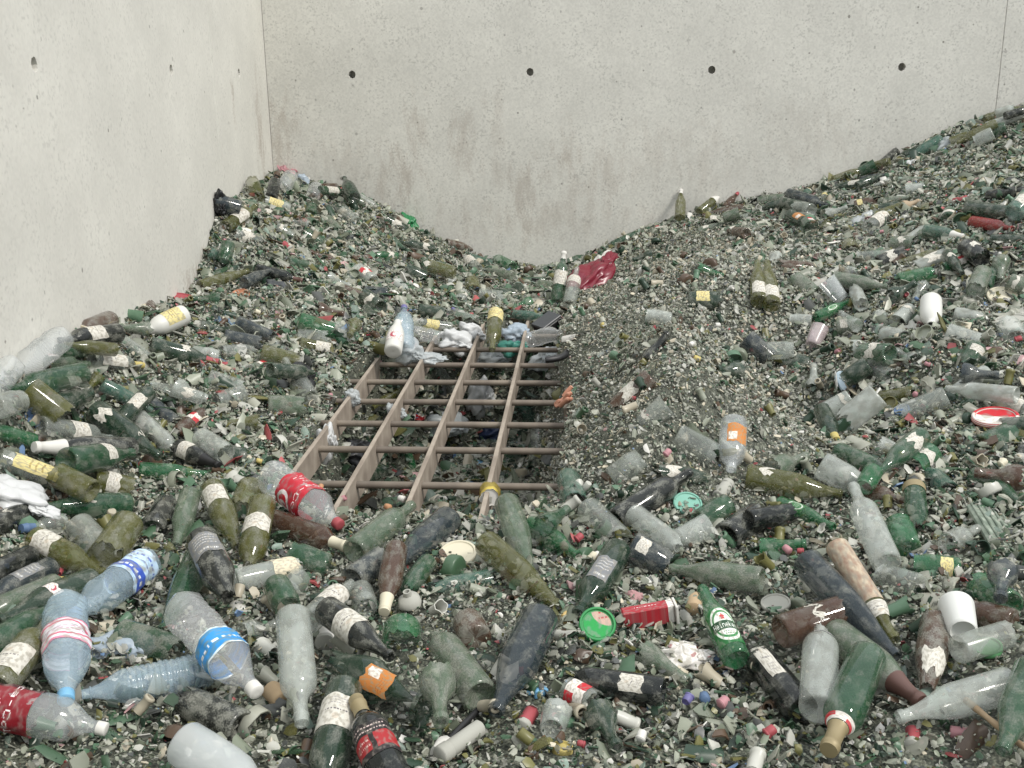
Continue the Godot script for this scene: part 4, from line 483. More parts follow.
# shape, name, material, x, y, z, axis x, y, z, size x, y, z, roll, description, category, group, lies along its axis
var other_rows := [
	["scrap","blue_wrapper","blue",-1.48,.328,-3.109,.758,.652,-.003,.09,.012,.05,0,"crumpled blue wrapper between bottles near the left edge","wrapper","",0],
	["scrap","blue_glass_shard","blueglass",-1.269,.262,-4.675,.253,.963,.094,.13,.01,.08,0,"flat blue-grey piece of broken bottle below the left slope","shard","",0],
	["bag","plastic_bag","whitebag",-1.361,.237,-2.685,.572,.812,.116,.2,.05,.11,50,"white plastic sheet bag at the left edge among bottles","bag","",0],
	["bag","plastic_bag","bluebag",-.909,.076,-2.132,-.029,.985,.172,.15,.07,.09,0,"crumpled bluish plastic bag behind ridged clear bottle","bag","",0],
	["tube","cigarette_lighter","white",-.686,.063,-2.359,.444,-.032,.896,.02,.075,.02,0,"white tubular lighter with metal end by blue-label bottle","lighter","",1],
	["tube","cap_tube","white",-.448,.051,-2.256,.115,-.001,.993,.022,.065,.022,0,"small white capped tube beside the frosted bottle","tube","",1],
	["cork","wine_cork","cork",-.521,.054,-1.996,.583,-.015,.812,.022,.055,.022,0,"pale cork beside the frosted bottle","cork","",1],
	["jugneck","jug_fragment","dust",-.261,.049,-2.385,-.139,.976,.166,.04,.035,.04,0,"white plastic jug top with a round hole","jug","",0],
	["lid","jar_cover","cream",-.153,.053,-2.657,-.104,.994,.029,.05,.012,.05,0,"cream white round jar lid on the broken glass","lid","",0],
	["can","drink_can","gold",-.073,.017,-3.214,-.038,.145,.989,.034,.085,.034,0,"crushed gold drink can with its opened top toward viewer","can","",1],
	["tube","cap_tube","white",-.092,.043,-2.831,.243,-.139,-.96,.02,.055,.02,0,"short white tube beside the gold can","tube","",1],
	["brush","brush","black",-.067,.041,-1.953,-.478,.006,.878,.008,.19,.008,0,"black handled brush with white tip beside dust-caked bottle","brush","",1],
	["tube","cardboard_tube","dust",-.073,.041,-1.869,-.635,.014,.773,.018,.12,.018,0,"dusty grey cardboard tube beside the brush","tube","",1],
	["lid","plastic_cover","greenlid",.192,.066,-2.228,-.026,.955,.296,.042,.02,.042,0,"bright green plastic lid with red and white print","lid","",0],
	["box","carton","carton",.318,.068,-2.279,-.123,.989,.086,.125,.03,.05,-8,"flat red carton with white edge","carton","",0],
	["cork","wine_cork","corky",.118,.048,-2.288,.584,.013,-.812,.018,.05,.018,0,"yellow cork beside the green lid","cork","",1],
	["rock","brick_piece","pinkbrick",.298,.049,-2.393,.036,.949,.313,.03,.025,.028,0,"pink piece of brick beside the red carton","brick","",0],
	["bag","paper_bag","whitered",.372,.047,-2.127,-.002,.987,.163,.11,.05,.08,0,"crumpled white wrapper with red print","wrapper","",0],
	["rock","plastic_block","sky",.045,.041,-1.997,.146,.989,.035,.022,.018,.02,0,"sky blue plastic block beside long dark bottle","block","",0],
	["tube","cap_tube","red",.033,.04,-1.925,-.354,-.006,.935,.016,.06,.016,0,"red tube end on the front cullet","tube","",1],
	["lid","screw_stopper","yellow",.089,.038,-1.786,.107,.989,.101,.02,.016,.02,0,"yellow plastic ring cap at the bottom edge","cap","",0],
	["lid","glass_disc","teal",.513,.088,-2.908,.085,.923,.376,.043,.012,.04,20,"round teal piece of bottle base","shard","",0],
	["tube","cap_tube","dust",.617,.086,-2.972,.527,.184,-.83,.02,.085,.02,0,"dusty white tube above the teal piece","tube","",1],
	["cork","wine_cork","cork",.438,.05,-2.335,.211,-.015,-.977,.02,.065,.02,0,"tall tan cork behind the lettered beer bottle","cork","",1],
	["lid","jar_cover","dust",.64,.056,-2.344,-.112,.964,.242,.035,.01,.035,0,"grey round lid beside amber bottle half","lid","",0],
	["plank","insulation_strip","strip",1.319,.126,-2.753,-.182,-.001,.983,.1,.02,.3,0,"grey-green rough strip sloping at the right edge","strip","",1],
	["stick","wooden_stick","wood",.875,.131,-1.808,.256,.006,.967,.007,.24,.007,0,"thin wooden stick in front of the grey-white bottle","stick","",1],
	["tube","plastic_tube","pink",.84,.077,-1.783,.936,.094,.34,.012,.07,.012,0,"pink plastic tube at the lower right","tube","",1],
	["tube","cap_tube","red",.775,.07,-1.8,-.373,-.046,.927,.014,.05,.014,0,"dark red tube end beside gold-foil bottle","tube","",1],
	["lid","jar_cover","greenlid2",1.025,.1,-2.046,-.199,.959,.204,.03,.012,.03,0,"green rimmed lid below the brown jar","lid","",0],
	["lid","crushed_cover","redwhite",1.627,.18,-3.394,-.076,.972,.221,.075,.02,.065,0,"crumpled red and white lid on the right slope","lid","",0],
	["sole","shoe_sole","sole",1.343,.141,-4.162,-.172,-.349,.921,.05,.012,.13,0,"pale blue shoe insole standing in the valley","insole","",1],
	["scrap","paper_card","white",1.836,.282,-3.761,-.146,.951,.272,.09,.004,.06,0,"white card lying on right slope","card","",0],
	["lid","screw_stopper","blue",1.426,.116,-3.682,-.544,.837,.064,.028,.02,.028,0,"blue screw cap in the valley","cap","",0],
	["can","drink_can","red",2.347,.651,-5.622,.18,.188,.965,.028,.09,.028,0,"dark red can high on the right slope","can","",1],
	["lid","jar_cover","cream",2.086,.391,-4.42,-.178,.933,.314,.06,.012,.06,0,"cream lid near the right edge of slope","lid","",0],
	["lid","jar_cover","dust",1.981,.35,-4.087,-.134,.958,.252,.075,.015,.06,0,"large pale lid at the right edge of slope","lid","",0],
	["bag","plastic_bag","whitebag",2.512,.768,-6.738,-.399,.898,.188,.07,.06,.07,0,"small white bag near top of right slope","bag","",0],
	["bag","plastic_bag","clearbag",2.743,.873,-6.764,-.312,.885,.344,.17,.09,.1,0,"clear grey plastic bag at the back wall","bag","",0],
	["bag","plastic_bag","clearbag",1.965,.517,-5.926,-.325,.92,.22,.14,.08,.09,0,"crumpled clear bag on the upper right slope","bag","",0],
	["bag","plastic_bag","redbag",.472,.164,-6.228,-.2,.938,.284,.42,.12,.2,35,"dark red plastic bag before the back wall","bag","",0],
	["scrap","paper_sheet","white",.632,.176,-6.966,-.311,.936,.165,.17,.01,.07,0,"white paper sheet behind the red bag","paper","",0],
	["bag","plastic_bag","whitebag",-.284,.041,-5.169,.283,.956,.073,.17,.1,.14,0,"white plastic bag on the far left end of grate","bag","",0],
	["bag","plastic_bag","bluebag",.014,.027,-5.386,-.024,.941,.336,.13,.09,.12,0,"blue and white printed bag between far grate bars","bag","",0],
	["bag","plastic_bag","clearbag",-.41,.042,-4.853,.033,.964,.264,.16,.05,.09,0,"grey white bag draped over a grate bar","bag","",0],
	["box","dark_hollow_block","black",.201,.026,-5.518,-.291,.904,.314,.13,.09,.1,0,"added black block in place of the shaded hollow at far end of grate","box","",0],  # black block added where there is only a dark, shaded hollow
	["bag","green_bag","greenbag",-.695,.371,-7.317,.563,.774,.29,.16,.07,.1,0,"bright green plastic netting near the back wall","bag","",0],
	["bag","black_bag","blackbag",-1.596,.656,-5.863,.36,.842,.401,.12,.15,.1,0,"black plastic bag against the left wall","bag","",0],
	["bag","plastic_bag","bluebag",-1.4,.654,-7.283,.265,.931,.253,.1,.09,.1,0,"blue and white bag in the back corner","bag","",0],
	["scrap","pink_wrapper","pink",-1.524,.731,-7.421,.258,.94,.225,.13,.02,.07,0,"pink wrapper on top of the corner heap","wrapper","",0],
	["lid","red_cover","red",-1.557,.305,-4.977,.215,.944,.252,.07,.018,.05,0,"flat red lid on the left slope","lid","",0],
	["bag","black_bag","greybag",-1.201,.302,-5.324,.124,.951,.284,.13,.05,.09,0,"fan-shaped dark plastic bag on the left slope","bag","",0],
	["lid","copper_cover","copper",-1.332,.292,-5.127,-.13,.946,.298,.05,.012,.06,0,"copper coloured lid on the left slope","lid","",0],
	["tube","red_stopper","red",-1.276,.432,-5.937,.778,-.51,.367,.022,.06,.022,0,"red cap high on the left slope","cap","",1],
	["bag","black_bag","blackbag",-.888,.103,-4.274,.324,.862,.39,.16,.09,.14,0,"black plastic bag beside the grate with pale label","bag","",0],
	["bag","plastic_bag","whitebag",-.18,-.315,-5.335,.205,.963,.173,.14,.22,.12,0,"white plastic bag hanging between middle grate bars","bag","",0],
	["bag","plastic_bag","navybag",-.109,-.5,-5.338,.047,.954,.296,.12,.1,.12,0,"dark blue bag below the right grate bars","bag","",0],
	["bag","plastic_bag","whitebag",-.712,-.028,-3.818,.114,.982,.148,.07,.16,.07,0,"grey white bag hanging from left grate bar","bag","",0],
	["lid","screw_stopper","sky",-.18,-.55,-4.973,-.113,.993,.02,.03,.02,.03,0,"sky blue cap under the grate","cap","",0],
	["scrap","red_wrapper","redwhite",-.489,-.28,-4.962,.1,.929,.357,.12,.01,.05,0,"red and white wrapper under the grate","wrapper","",0],
	["bag","plastic_bag","clearbag",-.115,-.128,-5.45,-.018,.974,.228,.16,.1,.1,0,"grey plastic bag behind the last grate rods","bag","",0],
	["bag","plastic_bag","clearbag",.184,-.053,-5.188,-.327,.937,.118,.18,.1,.1,0,"second grey bag behind the last rods, right cell","bag","",0],
	["hose","black_hose","black",.236,.165,-4.451,.096,-.032,.995,.02,.2,.02,0,"black bent hose beside right edge of grate","hose","",1],
	["glove","rubber_glove","orangeglove",.187,.089,-3.958,-.65,.755,.09,.06,.05,.11,0,"orange pink rubber glove at right edge of grate","glove","",0],
	["bag","plastic_bag","clearbag",-.491,.078,-4.868,.206,.894,.398,.16,.1,.12,0,"clear crumpled bag caught on the second grate bar","bag","",0],
	["bag","plastic_bag","whitebag",-.203,.057,-5.316,.202,.917,.345,.13,.09,.1,0,"white torn bag caught at the far end of middle bar","bag","",0],
	["bag","green_bag","tealbag",.002,.003,-5.18,-.107,.992,.066,.12,.08,.1,0,"teal green plastic film between far grate bars","bag","",0],
	["bag","plastic_bag","clearbag",-.669,.033,-4.237,.214,.916,.34,.07,.07,.06,0,"grey film snagged on the left grate bar","bag","",0],
	["bag","plastic_bag","clearbag",-.482,-.014,-4.183,.31,.945,.1,.08,.06,.06,0,"whitish film snagged halfway along second grate bar","bag","",0],
	["bag","plastic_bag","clearbag",-.368,-.377,-5.111,.091,.988,.128,.22,.12,.2,0,"large grey bag under the middle of grate","bag","",0],
	["bag","black_bag","blackbag",-.676,-.194,-4.203,.188,.959,.212,.2,.1,.16,0,"black bag under the left side of grate","bag","",0],
	["lid","jar_cover","cream",-.025,-.55,-4.829,-.243,.97,.025,.045,.012,.045,0,"white cover lying under the grate","lid","",0],
]
# colour, x, y, z, axis x, y, z, scale
# words for a thing that stands out, and where it lies: x, z
var landmarks := [
	["the brown bottle at the left wall",-1.57,-3.96],
	["the white-labelled dark bottle at the left wall",-1.51,-3.79],
	["the white flask with the yellow label",-1.44,-4.32],
	["the red-capped dark green bottle",-1.35,-4.12],
	["the level green bottle near the left wall",-1.45,-3.28],
	["the green bottle with a crooked white label",-1.32,-3.54],
	["the fat dark green bottle",-1.32,-3.35],
	["the clear bottle with white middle label",-1.4,-3.14],
	["the long dark slender bottle",-1.27,-3.12],
	["the clear bottle with the yellowed label",-1.38,-2.87],
	["the open olive bottle base",-1.2,-3.04],
	["the bright green beer bottle",-1.12,-3.27],
	["the white plastic sheet",-1.36,-2.69],
	["the large level green bottle",-1.21,-2.86],
	["the jagged open olive bottle",-1.05,-2.56],
	["the dark base with round sticker",-1.04,-2.87],
	["the olive bottle with white label",-1.16,-2.49],
	["the green bottle with pink sticker",-1.09,-2.3],
	["the dusty white-labelled bottle at the left edge",-1.03,-1.94],
	["the red-labelled plastic bottle in the corner",-.96,-1.8],
	["the blue water bottle",-.97,-2.42],
	["the neck-down blue bottle",-.97,-2.05],
	["the bluish plastic bag",-.91,-2.13],
	["the ridged clear bottle",-.74,-1.99],
	["the slender green bottle",-.8,-2.44],
	["the blue-label plastic bottle",-.68,-2.06],
	["the olive bottle with purple-print label",-.71,-2.71],
	["the red-label cola bottle",-.66,-2.93],
	["the brown bottle below the cola bottle",-.61,-2.77],
	["the white frosted bottle",-.47,-2.01],
	["the frosted flask at the bottom edge",-.54,-1.67],
	["the dusty green bottle below the grate",-.39,-2.71],
	["the blue-grey champagne bottle",-.23,-2.76],
	["the open clear jar",-.36,-2.33],
	["the dark brown bottle with yellow foil",-.31,-2.46],
	["the cream jar lid",-.15,-2.66],
	["the gold can",-.07,-3.21],
	["the olive bottle in the centre",-.02,-2.54],
	["the dark bottle with white band",-.36,-2.12],
	["the orange-label green bottle",-.25,-1.94],
	["the red-and-black label bottle",-.24,-1.67],
	["the dust-caked bottle",-.11,-2.05],
	["the long dark glinting bottle",.03,-2.09],
	["the green beer bottle",.1,-2.75],
	["the open clear bottle bottom",.26,-2.78],
	["the dark bottle below the ridge",.37,-2.87],
	["the dark green bottle with silver label",.23,-2.47],
	["the green lid",.19,-2.23],
	["the red carton",.32,-2.28],
	["the purple-black bottle",.22,-1.98],
	["the white wrapper with red print",.37,-2.13],
	["the round pale jar",.09,-1.93],
	["the orange-label pot",.69,-3.14],
	["the long olive champagne bottle",.81,-3.03],
	["the green bottle with white emblem",.85,-2.87],
	["the clear tumbler",.54,-2.73],
	["the large pale jar",1.03,-3.05],
	["the dust-covered bottle",.53,-2.45],
	["the long blue-green bottle",.74,-2.26],
	["the tan-wrapped bottle",.81,-2.31],
	["the lettered green beer bottle",.47,-2.15],
	["the amber bottle half",.68,-2.13],
	["the black bottle with label strip",.56,-1.97],
	["the dusty clear bottle",.62,-1.92],
	["the green bottle with gold neck foil",.68,-1.87],
	["the clear frosted bottle",.94,-2.53],
	["the white cup",1,-2.16],
	["the grey-white frosted bottle",.88,-1.81],
	["the green bottle at the right edge",.95,-1.74],
	["the red and white lid",1.63,-3.39],
	["the dark green bottle at the right edge",1.72,-3.33],
	["the pale insole",1.34,-4.16],
	["the yellow-capped bottle",1.1,-3.51],
	["the blue screw cap",1.43,-3.68],
	["the pair of olive bottles",1.13,-4.77],
	["the clear cup",1.43,-4.72],
	["the bright green half bottle",1.86,-4.75],
	["the upright bottle at the wall",1.13,-7.07],
	["the upright green bottle at the back",.27,-5.89],
	["the upright clear bottle at the back",.34,-5.79],
	["the red bag",.47,-6.23],
	["the yellow-label bottle at the grate",-.08,-5.14],
	["the teal bottle behind the grate",.11,-5.61],
	["the violet-capped bottle",-.51,-4.9],
	["the white bag on the grate",-.28,-5.17],
	["the black bag",-1.6,-5.86],
	["the corner bottle with broad label",-1.5,-5.84],
	["the clear base in the corner",-1.44,-6.9],
	["the long olive bottle on the left slope",-1.49,-5.3],
	["the red lid",-1.56,-4.98],
	["the hanging white bag",-.18,-5.33],
]
var bit_rows := [
	["pink",.751,.057,-2.643,-.451,.266,-.852,.64,"pink plastic stopper just below the green bottle with white emblem"],
	["red",.789,.059,-2.643,-.973,-.063,-.222,.49,"red plastic stopper just below the green bottle with white emblem"],
	["red",.61,.292,-4.326,-.276,.063,-.959,.67,"red plastic stopper right of the red bag"],
	["red",1.023,.177,-4.349,-.208,.358,-.91,.65,"red plastic stopper just below the pair of olive bottles"],
	["red",1.416,.188,-4.06,.579,.031,-.815,.67,"red plastic stopper right of the pale insole"],
	["pink",1.362,.187,-4.307,.313,.494,.812,.65,"pink plastic stopper just above the pale insole"],
	["yellow",.4,.265,-4.509,.072,.155,-.985,.67,"yellow plastic stopper just below the upright clear bottle at the back"],
	["pink",.468,.186,-3.07,.684,.495,-.535,.63,"pink plastic stopper just above the dark bottle below the ridge"],
	["red",.398,.281,-3.367,.86,.022,.511,.41,"red plastic stopper just above the dark bottle below the ridge"],
	["white",.906,.268,-4.489,-.928,.083,.364,.64,"white plastic stopper just below the pair of olive bottles"],
	["white",.634,.389,-3.651,.668,.249,-.702,.52,"small white plastic stopper just below the pair of olive bottles"],
	["red",-.877,.095,-3.944,.799,.173,.577,.66,"red plastic stopper just above the red-label cola bottle"],
	["white",-.971,.115,-3.819,.075,-.021,-.997,.48,"white plastic stopper just below the red-capped dark green bottle"],
	["pink",-.749,.065,-4.175,.304,.01,.953,.66,"pink plastic stopper just below the violet-capped bottle"],
	["red",-1.181,.199,-4.175,.997,.051,-.064,.68,"red plastic stopper right of the red-capped dark green bottle"],
	["yellow",-.858,.056,-3.409,-.929,.37,-.003,.53,"yellow plastic stopper just above the red-label cola bottle"],
	["white",-.944,.065,-3.458,.416,-.125,-.901,.68,"white plastic stopper right of the bright green beer bottle"],
	["red",-.255,-.016,-4.278,.821,.12,-.558,.55,"red plastic stopper left of the hanging white bag"],
	["white",.634,.178,-6.076,-.528,.375,.762,.69,"white plastic stopper right of the red bag"],
	["yellow",.653,.36,-3.552,-.912,.407,-.048,.65,"yellow plastic stopper just above the orange-label pot"],
	["white",1.001,.376,-4.769,.454,.328,.829,.68,"white plastic stopper left of the pair of olive bottles"],
	["pink",1.188,.121,-3.088,-.265,.257,.929,.52,"pink plastic stopper right of the large pale jar"],
	["red",1.291,.135,-3.23,-.28,.365,.888,.59,"red plastic stopper just below the blue screw cap"],
	["white",1.283,.131,-3.015,-.546,-.168,.821,.47,"white plastic stopper just below the blue screw cap"],
	["pink",1.227,.125,-2.833,.739,-.146,-.658,.6,"pink plastic stopper right of the clear frosted bottle"],
	["red",1.478,.151,-2.915,.944,.213,.253,.44,"red plastic stopper just below the dark green bottle at the right edge"],
	["white",1.343,.098,-3.909,-.031,-.134,.991,.64,"white plastic stopper just below the pale insole"],
	["pink",1.448,.216,-4.14,.469,-.185,.864,.7,"pink plastic stopper right of the pale insole"],
	["blue",1.773,.36,-4.529,-.443,.359,-.821,.5,"blue plastic stopper just below the bright green half bottle"],
	["red",1.744,.366,-4.608,-.078,.364,.928,.7,"red plastic stopper just below the bright green half bottle"],
	["pink",1.805,.349,-4.365,-.348,-.098,-.932,.55,"pink plastic stopper just below the bright green half bottle"],
	["cream",1.805,.344,-4.015,-.374,-.013,.927,.54,"cream coloured cork just below the bright green half bottle"],
	["red",1.905,.333,-3.892,.92,.361,.151,.68,"red plastic stopper just above the red and white lid"],
	["yellow",1.752,.334,-3.978,.141,.34,-.93,.45,"yellow plastic stopper just below the bright green half bottle"],
	["pink",1.577,.25,-3.853,-.661,.135,-.738,.55,"pink plastic stopper just above the blue screw cap"],
	["white",1.271,.323,-4.739,-.472,.352,-.808,.55,"white plastic stopper right of the pair of olive bottles"],
	["red",1.576,.372,-4.778,-.915,.294,.277,.5,"red plastic stopper right of the clear cup"],
	["orange",1.787,.511,-6.559,-.075,.334,.94,.61,"orange scrap of stopper just above the pair of olive bottles"],
	["orange",1.774,.487,-6.175,-.943,.051,-.33,.64,"orange scrap of stopper just above the clear cup"],
	["red",1.512,.51,-7.17,.239,-.02,-.971,.58,"red plastic stopper right of the upright bottle at the wall"],
	["white",1.648,.491,-6.749,.894,-.177,.412,.65,"white plastic stopper just above the pair of olive bottles"],
	["white",.23,.061,-2.599,-.44,.512,-.737,.66,"white plastic stopper just above the dark green bottle with silver label"],
	["pink",.14,.062,-2.674,-.164,.059,-.985,.69,"pink plastic stopper right of the green beer bottle"],
	["cream",.203,.061,-2.599,.661,.465,-.589,.68,"cream coloured cork just above the dark green bottle with silver label"],
	["red",.173,.064,-2.722,.755,.409,-.512,.65,"red plastic stopper right of the green beer bottle"],
	["white",.345,.06,-2.451,-.616,.509,-.601,.58,"white plastic stopper just above the red carton"],
	["yellow",.375,.061,-2.342,.866,.483,.128,.56,"yellow plastic stopper right of the red carton"],
	["red",.489,.058,-1.808,.844,.386,-.372,.64,"red plastic stopper just below the black bottle with label strip"],
	["pink",.421,.056,-1.917,.715,.131,-.687,.64,"pink plastic stopper left of the black bottle with label strip"],
	["blue",.394,.055,-1.937,.079,-.123,-.989,.66,"blue plastic stopper just below the white wrapper with red print"],
	["violet",.366,.054,-1.957,-.546,-.179,.819,.62,"violet plastic stopper just below the white wrapper with red print"],
	["white",.243,.051,-1.806,.354,.34,-.871,.58,"white plastic stopper just below the purple-black bottle"],
	["red",.134,.051,-1.793,-.923,.053,-.38,.42,"red plastic stopper just below the round pale jar"],
	["orange",-.382,.035,-3.04,-.644,-.051,-.764,.62,"orange scrap of stopper just above the dusty green bottle below the grate"],
	["white",-.347,.015,-3.153,-.869,.111,-.482,.65,"white plastic stopper just above the dusty green bottle below the grate"],
	["pink",-.545,.038,-3.102,.873,.467,.142,.58,"pink plastic stopper right of the red-label cola bottle"],
	["orange",-.624,.036,-3.193,.081,.51,-.857,.58,"orange scrap of stopper right of the red-label cola bottle"],
	["red",-1.154,.117,-2.46,.186,-.04,.982,.53,"red plastic stopper just below the olive bottle with white label"],
	["yellow",-1.123,.113,-2.412,-.159,.458,.874,.62,"yellow plastic stopper just below the olive bottle with white label"],
	["cream",-1.27,.154,-2.534,.236,.296,.926,.68,"cream coloured cork left of the olive bottle with white label"],
	["orange",-1.273,.152,-2.569,.688,.168,-.706,.4,"orange scrap of stopper left of the olive bottle with white label"],
	["white",-.453,.149,-5.845,-.595,.502,-.628,.48,"white plastic stopper just above the violet-capped bottle"],
	["violet",-.305,.104,-5.643,-.804,.382,-.456,.58,"violet plastic stopper just above the white bag on the grate"],
	["red",-.222,.088,-5.587,.58,.094,-.809,.61,"red plastic stopper left of the yellow-label bottle at the grate"],
	["pink",-.017,.101,-6.44,-.747,.083,.659,.69,"pink plastic stopper just above the teal bottle behind the grate"],
	["white",.056,.096,-6.394,.513,.154,.844,.53,"white plastic stopper just above the teal bottle behind the grate"],
	["cream",-.081,.101,-6.72,.99,-.049,.132,.56,"cream coloured cork just above the teal bottle behind the grate"],
	["white",-.398,.145,-5.859,.257,.422,-.87,.57,"small white plastic stopper just above the violet-capped bottle"],
	["orange",-.354,.157,-6.095,.946,-.105,-.307,.52,"orange scrap of stopper just above the white bag on the grate"],
	["pink",-1.524,.498,-5.657,-.22,.079,.972,.54,"pink plastic stopper just below the corner bottle with broad label"],
	["orange",-1.473,.444,-5.585,.538,.383,-.751,.4,"orange scrap of stopper just above the long olive bottle on the left slope"],
	["red",-1.618,.394,-5.39,-.601,.291,.744,.42,"red plastic stopper left of the long olive bottle on the left slope"],
	["cream",-1.544,.381,-5.397,.464,-.092,.881,.58,"cream coloured cork left of the long olive bottle on the left slope"],
	["cream",-1.17,.272,-4.839,-.791,.479,.381,.68,"cream coloured cork just below the long olive bottle on the left slope"],
	["pink",-1.209,.297,-5.019,.673,.199,-.713,.52,"pink plastic stopper right of the long olive bottle on the left slope"],
	["white",-1.14,.523,-6.762,.75,.392,.533,.67,"white plastic stopper right of the clear base in the corner"],
	["cream",-1.032,.461,-6.646,-.952,.172,-.253,.47,"cream coloured cork right of the clear base in the corner"],
	["red",-.677,.136,-4.939,-.988,-.015,-.151,.47,"red plastic stopper left of the violet-capped bottle"],
	["white",-.679,.159,-5.168,-.592,.258,-.764,.46,"white plastic stopper left of the violet-capped bottle"],
	["yellow",1.242,.13,-3.2,.602,.102,-.792,.47,"yellow plastic stopper just below the blue screw cap"],
	["red",2.417,.759,-6.951,-.407,.07,.911,.62,"red plastic stopper just above the bright green half bottle"],
	["pink",1.94,.512,-5.554,.862,.302,.408,.53,"pink plastic stopper just above the bright green half bottle"],
	["white",2.195,.521,-4.717,.388,.379,-.841,.53,"white plastic stopper right of the bright green half bottle"],
	["red",2.251,.59,-4.86,.047,.112,.993,.66,"red plastic stopper right of the bright green half bottle"],
	["pink",1.487,.166,-3.742,.432,.007,-.902,.59,"small pink plastic stopper just above the blue screw cap"],
	["orange",1.357,.146,-3.296,.209,.016,.978,.45,"orange scrap of stopper just below the blue screw cap"],
	["cream",1.49,.151,-3.041,.78,.437,-.448,.7,"cream coloured cork just below the dark green bottle at the right edge"],
]

# radius, height of each outline from the centre of the base up to the mouth
var outline := {
	"wine": [[0, .022], [.012, .019], [.024, .006], [.031, 0], [.0355, .002], [.037, .007], [.037, .19], [.0355, .203], [.030, .216], [.021, .229], [.0165, .24], [.0148, .252], [.0142, .283], [.0165, .285], [.0165, .293], [.0150, .295], [.0150, .3], [.0105, .3], [.0105, .27]],
	"burg": [[0, .024], [.013, .02], [.027, .006], [.035, 0], [.0395, .002], [.041, .007], [.041, .145], [.040, .16], [.036, .18], [.0295, .2], [.0225, .222], [.0175, .243], [.0148, .262], [.0145, .279], [.0168, .281], [.0168, .289], [.0155, .291], [.0152, .295], [.0105, .295], [.0105, .265]],
	"champ": [[0, .035], [.014, .029], [.029, .008], [.037, 0], [.0425, .002], [.044, .008], [.044, .15], [.043, .166], [.039, .187], [.032, .21], [.0245, .235], [.019, .258], [.0155, .28], [.0148, .296], [.0178, .298], [.0178, .304], [.015, .306], [.0145, .31], [.01, .31], [.01, .28]],
	"hock": [[0, .01], [.02, .006], [.031, 0], [.0357, .002], [.037, .007], [.037, .14], [.0363, .16], [.0335, .188], [.029, .216], [.0242, .243], [.0195, .272], [.016, .296], [.0145, .314], [.0165, .316], [.0165, .323], [.015, .325], [.015, .33], [.0105, .33], [.0105, .3]],
	"beer": [[0, .008], [.016, .005], [.026, 0], [.0293, .002], [.0305, .006], [.0305, .118], [.0297, .13], [.026, .147], [.0205, .165], [.0165, .184], [.014, .206], [.0128, .222], [.0142, .223], [.0142, .228], [.0128, .229], [.0128, .235], [.009, .235], [.009, .205]],
	"slim": [[0, .008], [.014, .005], [.022, 0], [.0262, .002], [.0272, .006], [.0272, .2], [.0265, .212], [.023, .226], [.018, .24], [.0145, .254], [.0135, .285], [.0155, .287], [.0155, .294], [.014, .296], [.014, .3], [.01, .3], [.01, .27]],
	"spirit": [[0, .012], [.018, .008], [.03, 0], [.0355, .002], [.037, .006], [.037, .182], [.036, .192], [.0315, .204], [.0215, .216], [.016, .226], [.0145, .24], [.0142, .262], [.0158, .264], [.0158, .27], [.0142, .272], [.0142, .285], [.01, .285], [.01, .255]],
	"flask": [[0, .004], [.03, 0], [.039, .003], [.042, .009], [.0425, .06], [.0415, .11], [.0385, .135], [.031, .153], [.021, .166], [.0165, .173], [.0165, .19], [.013, .19], [.013, .17]],
	"milk": [[0, .004], [.03, 0], [.037, .003], [.04, .01], [.04, .11], [.0375, .14], [.03, .17], [.021, .195], [.0175, .208], [.0175, .23], [.014, .23], [.014, .21]],
	"jar": [[0, .006], [.018, .004], [.029, 0], [.0345, .003], [.036, .009], [.036, .076], [.0345, .084], [.031, .09], [.0305, .103], [.032, .105], [.0285, .105], [.0285, .085], [.033, .07]],
	"tumbler": [[0, .009], [.02, .007], [.026, 0], [.0295, .002], [.0305, .008], [.0385, .1], [.0362, .1], [.0285, .014], [0, .012]],
}
var tall := {"wine": .3, "burg": .295, "champ": .31, "hock": .33, "beer": .235, "slim": .3, "spirit": .285, "flask": .19, "pet": .32, "cola": .33, "milk": .23, "jar": .105, "tumbler": .1}

var rng := RandomNumberGenerator.new()
var rough_noise := FastNoiseLite.new()
var counts := {}
var mesh_cache := {}
var glass_cache := {}
var mats := {}
var dust_bytes: PackedByteArray
var dust_fine: PackedByteArray


